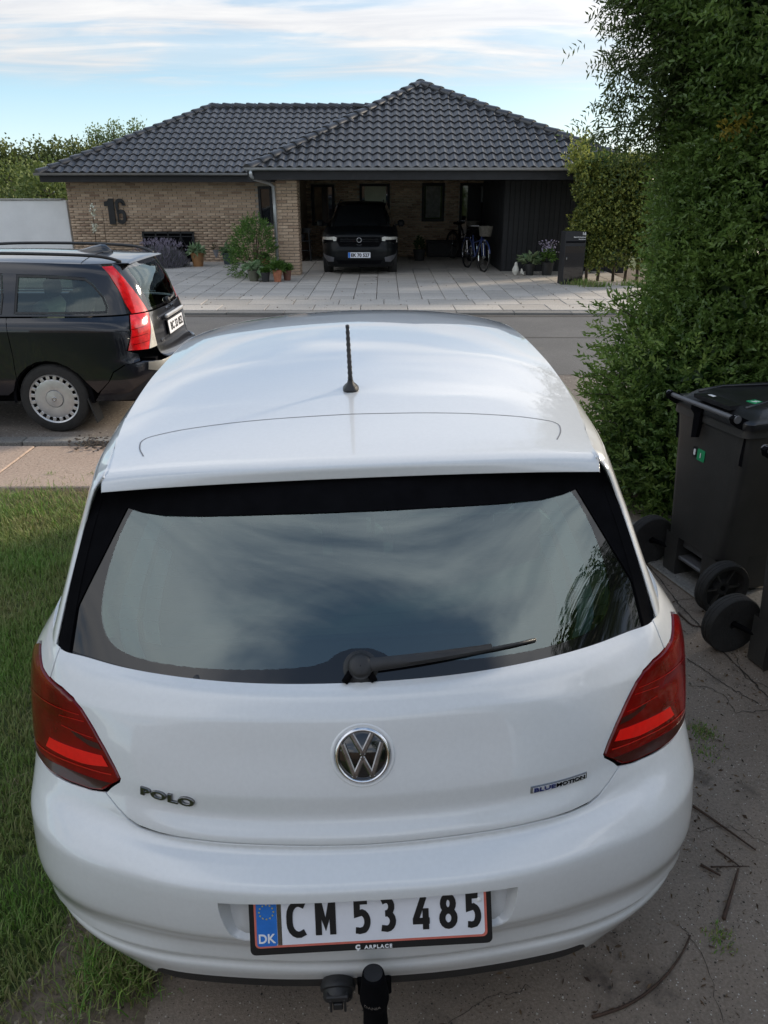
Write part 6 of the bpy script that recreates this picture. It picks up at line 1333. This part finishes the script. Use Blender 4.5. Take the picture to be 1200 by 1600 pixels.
# number plate
PM = np.eye(4); tl = R(22); PM[:3, 1] = (0, math.sin(tl), math.cos(tl)); PM[:3, 2] = (0, -math.cos(tl), math.sin(tl)); PM[:3, 3] = (.003, -.038, .466)   # plate frame: x right, y up, z towards the viewer
def plate(mb_poly, z, d, name, m, parent, Mx):
    w = MB(); w.prism(mb_poly, (0, 0, z), (1, 0, 0), (0, 1, 0), d); w.xf(Mx); return w.build(name, m, parent)
hold = plate(rrect(-.263, .003, .263, .137, .012), 0, .008, 'plate_holder', M['plate_black'], polo, PM)
pl = plate(rrect(-.252, .0195, .252, .1315, .010), .005, .003, 'number_plate', M['plate_red'], polo, PM)
plate(rrect(-.2465, .0248, .2465, .1262, .008), .0064, .002, 'plate_face', M['plate_white'], pl, PM)
plate(rrect(-.247, .024, -.203, .127, .006), .0070, .002, 'country_band', M['plate_blue'], pl, PM)
plate([(-.2025, .025), (-.193, .025), (-.193, .126), (-.2025, .126)], .0070, .0012, 'seal_strip', M['chrome_dark'], pl, PM)
def word(s, h, cx, cy, name, m, parent, Mx, bold=0., xs=1., sp=1., depth=.0015, z=.0080):
    V, F = text_mesh(s, h, depth, bold, xs, sp); V = V+[cx, cy, z]; Mx = np.array(Mx); V = V@Mx[:3, :3].T+Mx[:3, 3]
    return link(name, mesh(name, V, F, M[m]), parent)
for ch, cx, wd in (('C', -.161, .052), ('M', -.098, .052), ('5', -.020, .046), ('3', .036, .044), ('4', .111, .046), ('8', .168, .045), ('5', .222, .042)):
    V, F = plate_char(ch, wd, .085, .0135); V = (V+[cx, .0800, .0080])@PM[:3, :3].T+PM[:3, 3]
    link('plate_character', mesh('plate_character', V, F, M['plate_black']), pl)
word('DK', .020, -.225, .041, 'country_code', 'print_white', pl, PM, .0006, .95)
for k in range(12):
    a = 2*math.pi*k/12; w = MB(); cx, cy = -.225+.0155*math.cos(a), .099+.0155*math.sin(a)
    w.prism([(cx+(.0024 if j % 2 == 0 else .001)*math.sin(j*math.pi/5), cy+(.0024 if j % 2 == 0 else .001)*math.cos(j*math.pi/5)) for j in range(10)], (0, 0, .0083), (1, 0, 0), (0, 1, 0), .0008); w.xf(PM); w.build('star', M['star_yellow'], pl)
w = MB(); w.lathe([(.0005, .012), (.004, .0115), (.006, .008)], (.236, .102, 0), (0, 0, 1), 12).xf(PM); w.build('screw_cap', M['print_white'], pl, True)
word('ARPLACE', .0078, .0135, .0092, 'dealer_name', 'print_white', hold, PM, .0003, 1.15, 1.25, z=.0052)
word('C', .0095, -.0310, .0100, 'dealer_name', 'print_white', hold, PM, .0008, 1.1, 1, z=.0052)
plate([(-.0335, .0035), (-.0285, .0035), (-.031, -.0005+.0008)], .0048, .0012, 'dealer_mark', M['print_white'], hold, PM)
# tow bar
w = MB(); w.lathe([(.0005, .430), (.0215, .430), (.0240, .427), (.0250, .420), (.0280, .395), (.0320, .365), (.0325, .350), (.0300, .338), (.0275, .330), (.0265, .30), (.028, .27), (.012, .262)], (.003, -.066, 0), (0, 0, 1), 28)
tow = w.build('ball_cover', M['matt_black'], polo, True, 40)
w = MB(); w.lathe([(.0005, .4312), (.0205, .4312), (.0208, .4295)], (.003, -.066, 0), (0, 0, 1), 24); w.build('cap_disc', M['black_trim'], tow, True, 40)
V, F = text_mesh('DANIA', .008, .0008, .0003, 1.1)
ang = V[:, 0]/.0325; P_ = np.stack([.003+(.0330+V[:, 2])*np.sin(ang-.15), -.066-(.0330+V[:, 2])*np.cos(ang-.15), .362+V[:, 1]], 1); link('cover_lettering', mesh('cover_lettering', P_, F, M['chrome_dark']), tow)
w = MB(); w.tube([(.003, -.066, .275), (.003, -.050, .235), (.003, 0, .225), (.003, .10, .25)], .016, 10); w.box((.003, .012, .292), (.078, .03, .055), ch=.004); w.build('tow_neck', M['matt_black'], polo, True, 40)
sk = MB(); ax = np.array([0, -.92, -.38]); sc_ = np.array([-.081, -.008, .302])
sk.lathe([(.0005, .022), (.030, .022), (.0335, .018), (.034, .004), (.040, .002), (.041, -.008), (.03, -.03)], sc_, ax, 26); so = sk.build('tow_socket', M['black_trim'], polo, True, 40)
w = MB(); w.box(sc_+ax*.028+np.array([0, 0, .022]), (.052, .016, .018), ch=.003); w.box(sc_+ax*.030+np.array([-.016, 0, .002]), (.005, .014, .04), ch=.001); w.box(sc_+ax*.030+np.array([.016, 0, .002]), (.005, .014, .04), ch=.001); w.box(sc_+ax*.028+np.array([0, 0, -.006]), (.022, .012, .020), ch=.002); w.build('socket_lid', M['black_trim'], so)
# nose, windscreen and bonnet (out of the photograph, kept simple)
w = MB(); rgs = []
for y, z, hw, zb in ((2.78, 1.39, .57, 1.36), (3.05, 1.20, .64, 1.17), (3.32, .99, .71, .96)):
    rgs.append([(-hw, y, zb), (-hw*.6, y+.04, z), (0, y+.06, z+.01), (hw*.6, y+.04, z), (hw, y, zb)])
w.ring_strip(rgs, False); w.build('windscreen', M['side_glass'], polo, True)
w = MB(); rgs = []
for y, z, hw, zb in ((3.27, .985, .73, .95), (3.5, .93, .73, .90), (3.75, .84, .70, .80), (3.90, .72, .66, .68), (3.96, .55, .64, .52), (3.97, .40, .64, .38), (3.92, .22, .62, .22)):
    rgs.append([(-hw-.02, y-.10, zb-.05), (-hw, y-.03, zb), (-hw*.5, y+.02, z), (0, y+.03, z+.005), (hw*.5, y+.02, z), (hw, y-.03, zb), (hw+.02, y-.10, zb-.05)])
w.ring_strip(rgs, False); w.build('bonnet', M['white_paint'], polo, True)
# cabin
w = MB(); w.box((0, 2.0, .42), (1.46, 2.9, .06)); w.box((0, .55, .66), (1.36, .04, .50)); w.box((0, 2.95, .80), (1.36, .40, .30), ch=.05); w.build('cabin_floor', M['cabin'], polo)
w = MB(); w.box((0, .80, .905), (1.22, .56, .02), ch=.008); w.build('parcel_shelf', M['cabin'], polo)
w = MB(); q = ROOF
uu = np.linspace(-.5, .5, 9); rgs = [[tuple(p) for p in (ROOF.S(uu, np.full(9, v))-[0, 0, .035])] for v in (.10, .5, 1.2, 2.3)]; w.ring_strip(rgs, False); w.build('headliner', M['headliner'], polo, True)
for x, y, wd in ((-.36, 1.12, .50), (.36, 1.12, .50), (0, 1.12, .16), (-.36, 1.95, .48), (.36, 1.95, .48)):
    w = MB(); w.box((x, y+.10, .62), (wd, .50, .16), ch=.05); w.box((x, y-.12, .84), (wd, .12, .46), [[1, 0, 0], [0, .97, -.24], [0, .24, .97]], ch=.05); st = w.build('seat', M['cabin'], polo, True, 30)
    w = MB(); w.box((x, y-.20, 1.15), (min(.25, wd), .08, .15), ch=.035); w.cyl((x-.05, y-.2, 1.0), (x-.05, y-.2, 1.12), .006); w.cyl((x+.05, y-.2, 1.0), (x+.05, y-.2, 1.12), .006); w.build('headrest', M['cabin'], st, True, 30)
def wheel(parent, c, r=.30, wd=.19, n=36, spokes=9, name='wheel', flip=1):
    """axle along x"""
    ax = (flip, 0, 0)
    w = MB(); w.lathe([(r*.62, wd*.40), (r*.66, wd*.5), (r*.90, wd*.5), (r*.97, wd*.42), (r, wd*.25), (r, -wd*.25), (r*.97, -wd*.42), (r*.9, -wd*.5), (r*.62, -wd*.5)], c, ax, n); ty = w.build('tyre', M['tyre'], parent, True, 50)
    w = MB(); w.lathe([(.001, wd*.44), (r*.16, wd*.46), (r*.22, wd*.40), (r*.55, wd*.36), (r*.60, wd*.46), (r*.645, wd*.44), (r*.63, wd*.2), (r*.6, -.02)], c, ax, n); w.build('wheel_rim', M['rim'], ty, True, 50)
    return ty
for x in (-.74, .74):
    for y in (.74, 3.21): wheel(polo, (x, y, .30), flip=1 if x > 0 else -1)
w = MB(); w.box((0, 2.0, .30), (1.30, 3.5, .16)); w.box((0, .35, .40), (1.2, .4, .2)); w.build('underbody', M['matt_black'], polo)
M['navy_paint'] = mat('navy_paint', (.004, .005, .010), .28, coat=.8, spec=.35, var=.15, vscale=3, coat_rough=.015)
M['bumper_grey'] = mat('bumper_grey', (.16, .155, .14), .45, coat=.3, var=.1)
M['lamp_red2'] = mat('lamp_red2', (.50, .006, .010), .15, coat=.6, var=.35, vscale=14)
M['lamp_clear'] = mat('lamp_clear', (.55, .53, .48), .12, coat=1.0, var=.12, vscale=30)
M['silver_trim'] = mat('silver_trim', (.52, .52, .52), .35, .6, var=.08, vscale=14)
estate = thing('parked_car', 'black estate car with roof rails and tall red tail lamps, parked by the left kerb', 'car', (-1.84, 7.28, 0), R(90))
def cutpoly(pts, s): return pts if s > 0 else mirror(pts)
for s in (1, -1):
    c_ = lambda p: cutpoly(p, s)
    arch = [(1.40+.345/.37*0, 0)]
    arc = lambda y0, y1, n, r=.345: [(y0, 0)]
    # side sheet with wheel arches, in (u, v): v is about .975 - z
    def circ(uc, ru, zc=.30, r=.34, n=11): return [(uc-ru*math.cos(t), .975-(zc+r*math.sin(t))+.0) for t in np.linspace(.25, math.pi-.25, n)]
    sp = [(.765, 0), (.80, .11), (.80, .14), (.86, .277), (.775, .315), (.79, .372)]+[(.93, .39), (1.02, .44)]
    sp += [(1.06, .52), (1.14, .62)]+circ(1.475, .300, r=.322)[1:]+[(1.82, .64), (3.88, .64)]+circ(4.10, .30)[1:-1]+[(4.42, .64), (4.5, .60), (4.5, .0)]
    panel('side_panel', VB, c_(sp), M['navy_paint'], estate, rim=.02, du=.05, dv=.03, bstep=.03, gap=.001)
    bp_ = [(0, .387), (.5, .387), (.64, .392), (.785, .376), (.925, .394), (1.015, .445), (1.055, .52), (1.115, .60), (1.16, .70), (0, .70)]
    panel('bumper', VB, c_(bp_), M['navy_paint'], estate, rim=.02, du=.05, dv=.02, bstep=.03)
    panel('bumper_pad', VB, c_([(0, .388), (.5, .388), (.64, .393), (.76, .385), (.775, .44), (.66, .475), (.45, .47), (0, .465)]), M['bumper_grey'], estate, off=.004, rim=.005, du=.05, dv=.02)
    lm = panel('tail_lamp', VG, c_([(.905, .375), (.80, .378), (.72, .27), (.655, .16), (.545, .0), (.74, 0), (.775, .09), (.80, .2), (.85, .30)]), M['lamp_red2'], estate, off=.004, rim=.02, du=.04, dv=.03)
    panel('lower_lamp', VB, c_([(.755, .0), (.545, .0), (.548, .04), (.60, .16), (.665, .29), (.845, .275), (.79, .13), (.785, .11)]), M['lamp_red2'], lm, off=.004, rim=.02, du=.04, dv=.02)
    panel('reversing_lamp', VB, c_([(.535, .035), (.542, .17), (.535, .285), (.655, .29), (.59, .16)]), M['lamp_clear'], lm, off=.004, rim=.02, du=.04, dv=.02)
    for z_ in (.10, .16, .22): panel('lamp_line', VB, c_([(.64, z_), (.80, z_+.01), (.80, z_+.014), (.64, z_+.004)]), M['lamp_red'], lm, off=.006, rim=0, du=.06)
    qw = [(1.66, .015), (.93, .015), (.91, .06), (.93, .15), (1.00, .24), (1.07, .285), (1.40, .305), (1.63, .31)]
    rw = [(2.60, .015), (1.76, .015), (1.74, .15), (1.745, .315), (2.05, .318), (2.52, .315)]; fw_ = [(3.15, .015), (2.68, .015), (2.60, .312), (2.86, .30)]
    hg = [(3.35, 0), (.745, 0), (.78, .09), (.805, .2), (.855, .30), (.91, .41), (3.35, .41)]
    panel('window_frame', VG, c_(hg), M['navy_paint'], estate, holes=[c_(qw), c_(rw), c_(fw_)], rim=.012, du=.06, dv=.04, bstep=.03)
    for q in (qw, rw, fw_): panel('side_window', VG, c_(q), M['side_glass'], estate, rim=.002, du=.08, dv=.05, bstep=.04, off=-.006)
    for q in (qw, rw):
        o = MB(); pq = np.array(c_(shrink(q, .004) if s > 0 else [tuple(t) for t in shrink(q, .004)])); pq = resample(pq, .05); A = VG.S(pq[:, 0], pq[:, 1])+VG.N(pq[:, 0], pq[:, 1])*.003; ctr = pq.mean(0); pi2 = shrink(pq, .016); B_ = VG.S(pi2[:, 0], pi2[:, 1])+VG.N(pi2[:, 0], pi2[:, 1])*.001
        o.ring_strip([A, B_]); o.build('window_seal', M['black_trim'], estate)
    w = MB(); P = [VR.S(np.array([.555*s]), np.array([v]))[0]+[0, 0, h] for v, h in ((.10, .0), (.16, .030), (.24, .052), (.45, .062), (1.0, .062), (1.5, .058), (1.72, .045), (1.82, .0))]; w.tube(chaikin(P, 2, False), .018, 8, True, .75); w.build('roof_rail', M['black_trim'], estate, True)
    
    # wheels
    for yy in (.98, 3.62):
        wh = MB(); sx = s; r = .300; wd = .20
        wh.lathe([(r*.68, wd*.42), (r*.72, wd*.5), (r*.92, wd*.5), (r*.98, wd*.40), (r, wd*.22), (r, -wd*.25), (r*.97, -wd*.42), (r*.9, -wd*.5), (r*.6, -wd*.5)], (s*.765, yy, r), (s, 0, 0), 48); ty = wh.build('tyre', M['tyre'], estate, True, 50)
        wh = MB(); wh.lathe([(.001, wd*.50), (.010, wd*.50), (.028, wd*.49), (.070, wd*.47), (.074, wd*.40), (.078, wd*.43), (r*.52, wd*.46), (r*.56, wd*.44)], (s*.765, yy, r), (s, 0, 0), 48); hub = wh.build('hub_cap', M['silver_trim'], ty, True, 35)
        wh = MB(); wh.lathe([(r*.66, wd*.46), (r*.70, wd*.50), (r*.715, wd*.42), (r*.70, .0)], (s*.765, yy, r), (s, 0, 0), 48); wh.build('rim_edge', M['silver_trim'], ty, True, 40)
        wh = MB(); wh.lathe([(r*.70, .02), (.02, .02)], (s*.765, yy, r), (s, 0, 0), 30); wh.build('brake_drum', M['matt_black'], ty)
        wh = MB()
        for k in range(20):
            a = 2*math.pi*(k+.5)/20; ca, sa = math.cos(a), math.sin(a); rot = np.array([[1, 0, 0], [0, ca, -sa], [0, sa, ca]])
            wh.box(rot@np.array([s*wd*.44, 0, r*.61])+np.array([s*.765, yy, r]), (.012, .030, r*.12), rot, .003)
        tag(wh.build('spokes', M['silver_trim'], ty), kind='stuff')
        wh = MB(); wh.lathe([(.010, wd*.505), (.012, wd*.515), (.018, wd*.515), (.020, wd*.50)], (s*.765, yy, r), (s, 0, 0), 20); wh.build('hub_badge', M['chrome_dark'], hub, True)
    w = MB(); w.box((s*.80, .66, .20), (.16, .012, .22), [[1, 0, 0], [0, .97, .24], [0, -.24, .97]], ch=.003); w.build('mud_flap', M['black_trim'], estate)
    for yy in (.98, 3.62):
        w = MB(); w.ring_strip([[(s*xx, yy+rq*math.cos(a), .30+rq*math.sin(a)) for a in np.linspace(-.1, math.pi+.1, 18)] for xx, rq in ((.865, .318), (.86, .345), (.62, .345))], False); w.add([(s*.62, yy-.34, .25), (s*.62, yy+.34, .25), (s*.62, yy+.34, .66), (s*.62, yy-.34, .66)], [(0, 1, 2, 3)]); w.build('wheel_arch_liner', M['matt_black'], estate)
    w = MB(); w.tube([(s*.887, 1.90, .80), (s*.905, 1.93, .80), (s*.905, 2.06, .80), (s*.887, 2.09, .80)], .011, 6, True, .8); w.build('door_handle', M['navy_paint'], estate, True)
    w = MB(); w.box((s*.96, 2.98, 1.02), (.16, .09, .12), ch=.03); w.build('wing_mirror', M['navy_paint'], estate)
    w = MB()
    for uu in (1.72, 2.62):                                          # door gaps
        vv = np.linspace(.0, .62, 12); q = VB.S(np.full(12, uu*s), vv)+VB.N(np.full(12, uu*s), vv)*.001; w.tube([tuple(p) for p in q], .0028, 4)
    w.build('door_gap', M['matt_black'], estate)
tg = panel('tailgate', VB, [(-.53, 0), (.53, 0), (.535, .035), (.545, .17), (.54, .285), (.50, .384), (-.50, .384), (-.54, .285), (-.545, .17), (-.535, .035)], M['navy_paint'], estate, rim=.012, du=.05, dv=.02, gap=.002)
rwp = [(.50, .02), (.50, .08), (.53, .20), (.60, .345), (-.60, .345), (-.53, .20), (-.50, .08), (-.50, .02)]
panel('tailgate_frame', VG, [(-.545, 0), (.545, 0), (.655, .16), (.72, .27), (.80, .378), (.80, .41), (-.80, .41), (-.80, .378), (-.72, .27), (-.655, .16)], M['black_gloss'], estate, holes=[rwp], rim=.008, du=.05, dv=.03, gap=.001)
panel('rear_window', VG, rwp, M['side_glass'], estate, rim=.002, du=.06, dv=.04, off=-.002)
panel('roof', VR, [(-.6, .0), (.6, .0), (.6, 2.15), (-.6, 2.15)], M['navy_paint'], estate, rim=.01, du=.05, dv=.06)
w = MB(); uu = np.linspace(-.58, .58, 20); q = VR.S(uu, np.full(20, .36))+[0, 0, .001]; w.tube([tuple(p) for p in q], .0025, 4); w.build('tailgate_gap', M['matt_black'], estate)
w = MB(); rg = []
for y, hw, h in ((.60, .002, .0), (.62, .02, .02), (.66, .032, .058), (.70, .034, .062), (.78, .026, .045), (.88, .012, .016), (.94, .002, 0)):
    zr = 1.434; rg.append([(-hw, y, zr-.01), (-hw*.7, y, zr+h*.6), (0, y, zr+h), (hw*.7, y, zr+h*.6), (hw, y, zr-.01)])
w.ring_strip(rg, False); w.build('roof_antenna', M['black_gloss'], estate, True)
NM = np.eye(4); NM[:3, 0] = (1, 0, 0); NM[:3, 1] = (0, .10, .995); NM[:3, 2] = (0, -.995, .10); NM[:3, 3] = (0, .100, .745)
ep = plate(rrect(-.26, -.01, .26, .125, .01), 0, .010, 'number_plate', M['plate_black'], estate, NM)
plate(rrect(-.252, 0, .252, .115, .008), .006, .002, 'plate_face', M['plate_white'], ep, NM)
V, F = text_mesh('BC 33 052', .07, .0015, .003); V[:, 0] *= .42/(V[:, 0].max()-V[:, 0].min()); V = (V+[.02, .057, .0085])@NM[:3, :3].T+NM[:3, 3]; link('plate_lettering', mesh('plate_lettering', V, F, M['plate_black']), ep)
w = MB(); w.box((0, .105, .905), (.60, .03, .035), ch=.01); w.build('plate_lamp_bar', M['silver_trim'], estate)
V, F = text_mesh('VOLVO', .030, .006, .001, 1.3, 1.9); q = on_net(VB, V, 0, .030, 0, off=.004); link('name_badge', mesh('name_badge', q, F, M['chrome']), tg)
V, F = text_mesh('V50', .028, .006, .001, 1.3); q = on_net(VB, V, -.40, .26, 0, off=.004); link('model_badge', mesh('model_badge', q, F, M['chrome']), tg)
w = MB(); w.lathe([(.001, .03), (.02, .03), (.026, .02), (.03, 0)], (0, .165, 1.01), (0, -1, .25), 14); wp = w.build('wiper', M['black_trim'], estate, True)
w = MB(); w.tube([(0, .14, 1.015), (.20, .15, 1.03), (.40, .20, 1.03)], [.012, .009, .006], 6); w.build('wiper_arm', M['black_trim'], wp, True)
w = MB(); rgs = []
for y, z, hw, zb in ((2.50, 1.39, .55, 1.37), (2.85, 1.20, .62, 1.17), (3.25, .99, .70, .97)): rgs.append([(-hw, y, zb), (-hw*.6, y+.05, z), (0, y+.07, z+.01), (hw*.6, y+.05, z), (hw, y, zb)])
w.ring_strip(rgs, False); w.build('windscreen', M['side_glass'], estate, True)
w = MB(); rgs = []
for y, z, hw, zb in ((3.2, .99, .76, .96), (3.6, .95, .77, .90), (4.0, .86, .76, .82), (4.30, .74, .72, .70), (4.45, .55, .66, .55), (4.48, .36, .64, .38), (4.40, .24, .62, .26)): rgs.append([(-hw-.06, y-.12, zb-.03), (-hw, y-.03, zb), (-hw*.5, y+.02, z), (0, y+.03, z+.005), (hw*.5, y+.02, z), (hw, y-.03, zb), (hw+.06, y-.12, zb-.03)])
w.ring_strip(rgs, False); w.build('bonnet', M['navy_paint'], estate, True)
w = MB(); w.box((0, 2.2, .32), (1.40, 4.0, .16)); w.box((0, .35, .45), (1.2, .4, .3)); w.box((0, 1.0, .52), (1.1, 1.1, .06)); w.build('underbody', M['matt_black'], estate)
M['seat_cloth'] = mat('seat_cloth', (.15, .15, .14), .9, var=.2)
for x, y in ((-.40, 1.15), (.40, 1.15), (-.38, 2.1), (.38, 2.1)):
    w = MB(); w.box((x, y+.28, .58), (.50, .50, .16), ch=.05); w.box((x, y-.02, .84), (.50, .13, .50), [[1, 0, 0], [0, .96, -.28], [0, .28, .96]], ch=.05); st = w.build('seat', M['seat_cloth'], estate, True, 30)
    w = MB(); w.box((x, y-.12, 1.17), (.24, .09, .17), ch=.04); w.build('headrest', M['cabin'], st, True, 30)
# ---------------------------------------------------------------- the dark compact off-roader in the carport (its front at y = 0, facing the street)
suv = thing('parked_car', 'black compact off-roader facing the street, parked in the carport', 'car', (-.56, 18.28, 0))
M['suv_paint'] = mat('suv_paint', (.004, .005, .006), .45, coat=.15, spec=.15, var=.1, coat_rough=.05)
M['fog_grey'] = mat('fog_grey', (.10, .10, .11), .4, var=.1)
ST = [0, .3, .55, .70, .80, .90, 1.05, 1.5, 2.3, 3.2, 4.2]
SB = Net(ST, [0, .35, .85, .95, 1.0, 1.04, 1.12, 1.26, 1.38, 1.48, 1.56, 1.64], [
 ([0, .28, .50, .62, .70, .76, .80, .82, .82, .82, .76], [1.02, 1.03, 1.06, 1.10, 1.16, 1.24, 1.38, 1.7, 2.4, 3.2, 4.2], [1.07, 1.07, 1.06, 1.05, 1.045, 1.04, 1.04, 1.05, 1.07, 1.09, 1.10]),
 ([0, .28, .51, .64, .73, .80, .84, .855, .86, .86, .80], [.66, .67, .70, .76, .85, .98, 1.2, 1.6, 2.35, 3.2, 4.25], [1.045, 1.045, 1.04, 1.03, 1.02, 1.00, .99, 1.0, 1.02, 1.04, 1.05]),
 ([0, .28, .52, .66, .76, .83, .87, .88, .88, .88, .82], [.16, .17, .22, .30, .44, .66, 1.0, 1.5, 2.3, 3.2, 4.3], [.975, .975, .965, .95, .94, .93, .93, .93, .94, .95, .96]),
 ([0, .28, .52, .67, .77, .85, .885, .89, .89, .89, .83], [.075, .085, .13, .21, .36, .60, .95, 1.5, 2.3, 3.2, 4.3], [.93, .93, .92, .90, .89, .88, .87, .87, .87, .87, .87]),
 ([0, .28, .52, .67, .78, .86, .89, .89, .89, .89, .84], [.055, .065, .11, .19, .33, .57, .93, 1.5, 2.3, 3.2, 4.3], [.875, .875, .87, .85, .84, .83, .82, .82, .82, .82, .82]),
 ([0, .28, .52, .67, .78, .86, .89, .89, .89, .89, .84], [.060, .07, .11, .19, .33, .57, .93, 1.5, 2.3, 3.2, 4.3], .80),
 ([0, .28, .52, .67, .78, .86, .89, .88, .88, .89, .84], [.030, .04, .08, .16, .31, .56, .93, 1.5, 2.3, 3.2, 4.3], .70),
 ([0, .28, .52, .68, .79, .865, .89, .88, .88, .89, .84], [.0, .01, .05, .13, .29, .55, .93, 1.5, 2.3, 3.2, 4.3], .58),
 ([0, .28, .52, .68, .79, .865, .89, .88, .88, .89, .84], [.0, .01, .05, .13, .29, .55, .93, 1.5, 2.3, 3.2, 4.3], .46),
 ([0, .28, .52, .67, .78, .855, .88, .87, .87, .88, .83], [.02, .03, .07, .15, .31, .56, .93, 1.5, 2.3, 3.2, 4.3], .36),
 ([0, .28, .52, .66, .76, .84, .87, .86, .86, .87, .82], [.05, .06, .10, .18, .33, .58, .93, 1.5, 2.3, 3.2, 4.3], .27),
 ([0, .28, .52, .65, .74, .82, .85, .85, .85, .86, .80], [.12, .13, .16, .24, .38, .60, .93, 1.5, 2.3, 3.2, 4.2], .21)])
for s in (1, -1):
    c_ = lambda p: p if s > 0 else mirror(p)
    body = [(0, 0), (4.2, 0), (4.2, 1.60), (3.95, 1.60)]+[(3.60-.36*math.cos(t), 1.58-.36*math.sin(t)) for t in np.linspace(math.pi*.95, .15, 9)]+[(3.2, 1.60), (1.25, 1.60)]+[(1.02-.22*math.cos(t), 1.56-.42*math.sin(t)) for t in np.linspace(math.pi*.95, .25, 8)]+[(.80, 1.62), (0, 1.62)]
    panel('body', SB, c_(body), M['suv_paint'], suv, rim=.02, du=.09, dv=.05, bstep=.06)
    hl = panel('headlight', SB, c_([(.54, 1.005), (.60, .985), (.86, .975), (.93, 1.0), (.93, 1.09), (.80, 1.10), (.74, 1.055), (.55, 1.045)]), M['lamp_clear'], suv, off=.006, rim=.01, du=.05, dv=.02)
    panel('lamp_shade', SB, c_([(.62, 1.058), (.73, 1.062), (.80, 1.10), (.86, 1.10), (.86, 1.035), (.62, 1.03)]), M['matt_black'], hl, off=.009, rim=.0, du=.05, dv=.02)
    panel('fog_trim', SB, c_([(.60, 1.40), (.86, 1.34), (.80, 1.44), (.74, 1.50), (.62, 1.49)]), M['fog_grey'], suv, off=.006, rim=.004, du=.05, dv=.02)
    w = MB(); w.box((s*.97, 1.45, 1.11), (.16, .12, .15), ch=.04); w.box((s*.88, 1.47, 1.07), (.10, .06, .04)); w.build('wing_mirror', M['suv_paint'], suv, True, 30)
    for yy in (.95, 3.62):
        wh = MB(); r = .35; wh.lathe([(r*.66, .09), (r*.9, .10), (r, .05), (r, -.08), (r*.9, -.11), (.05, -.11)], (s*.765, yy, r), (s, 0, 0), 30); ty = wh.build('tyre', M['tyre'], suv, True, 50)
        wh = MB(); wh.lathe([(.001, .09), (.06, .09), (.2, .06), (r*.66, .08)], (s*.765, yy, r), (s, 0, 0), 24); wh.build('wheel_rim', M['chrome_dark'], ty, True, 40)
panel('grille', SB, [(-.50, 1.0), (.50, 1.0), (.54, 1.05), (.46, 1.15), (-.46, 1.15), (-.54, 1.05)], M['matt_black'], suv, off=.006, rim=.01, du=.06, dv=.03)
w = MB()
for k in range(5):
    uu = np.linspace(-.47, .47, 12); w.tube(list(SB.S(uu, np.full(12, 1.022+.027*k))-[0, .012, 0]), .005, 4)
w.build('grille_bars', M['chrome_dark'], suv)
panel('lower_intake', SB, [(-.56, 1.46), (.56, 1.46), (.50, 1.53), (-.50, 1.53)], M['matt_black'], suv, off=.004, rim=.01, du=.08, dv=.03)
w = MB(); w.lathe([(.040, .0), (.043, .012), (.052, .014), (.058, .008), (.060, 0)], (0, .02, .815), (0, -1, 0), 24); w.build('round_badge', M['chrome_dark'], suv, True)
SM = np.eye(4); SM[:3, 1] = (0, 0, 1); SM[:3, 2] = (0, -1, 0); SM[:3, 3] = (.0, -.025, .44)
sp_ = plate(rrect(-.26, -.01, .26, .125, .01), 0, .012, 'number_plate', M['plate_black'], suv, SM)
plate(rrect(-.252, 0, .252, .115, .008), .007, .002, 'plate_face', M['plate_white'], sp_, SM); plate(rrect(-.25, .002, -.20, .113, .006), .009, .002, 'country_band', M['plate_blue'], sp_, SM)
V, F = text_mesh('EK 70 527', .075, .0015, .004); V[:, 0] *= .42/(V[:, 0].max()-V[:, 0].min()); V = (V+[.025, .057, .0105])@SM[:3, :3].T+SM[:3, 3]; link('plate_lettering', mesh('plate_lettering', V, F, M['plate_black']), sp_)
def loft(rows, name, m, closed=False): w = MB(); w.ring_strip(rows, closed); return w.build(name, m, suv, True)
ws = []
for y, z, hw, zb in ((1.02, 1.065, .66, 1.05), (1.45, 1.30, .60, 1.28), (1.86, 1.51, .545, 1.48)): ws.append([(-hw, y+.14, zb), (-hw*.6, y+.03, z), (0, y, z+.01), (hw*.6, y+.03, z), (hw, y+.14, zb)])
loft(ws, 'windscreen', M['window_glass'])
rf_ = []
for y, z, hw in ((1.88, 1.515, .56), (2.3, 1.56, .60), (3.2, 1.57, .60), (4.05, 1.53, .55)): rf_.append([(-hw-.02, y+.06, z-.05), (-hw*.8, y+.02, z-.01), (0, y, z), (hw*.8, y+.02, z-.01), (hw+.02, y+.06, z-.05)])
loft(rf_, 'roof', M['suv_paint'])
for s in (1, -1): 
    loft([[(s*.80, 1.34, 1.05), (s*.825, 2.4, 1.07), (s*.82, 3.2, 1.09), (s*.74, 4.25, 1.10)], [(s*.66, 1.75, 1.30), (s*.72, 2.4, 1.32), (s*.71, 3.2, 1.32), (s*.66, 4.15, 1.32)], [(s*.575, 1.98, 1.475), (s*.62, 2.4, 1.51), (s*.62, 3.2, 1.52), (s*.57, 4.1, 1.48)]], 'side_window', M['window_glass'])
    w = MB(); w.tube([(s*.68, 1.16, 1.045), (s*.61, 1.60, 1.28), (s*.555, 2.0, 1.485)], .028, 6); w.build('windscreen_pillar', M['suv_paint'], suv, True)
    w = MB(); w.tube([(s*.54, 2.1, 1.555), (s*.55, 3.0, 1.60), (s*.54, 3.9, 1.55)], .014, 6); w.build('roof_rail', M['black_trim'], suv, True)
w = MB(); w.box((0, 2.2, .33), (1.5, 3.6, .2)); w.build('underbody', M['matt_black'], suv)
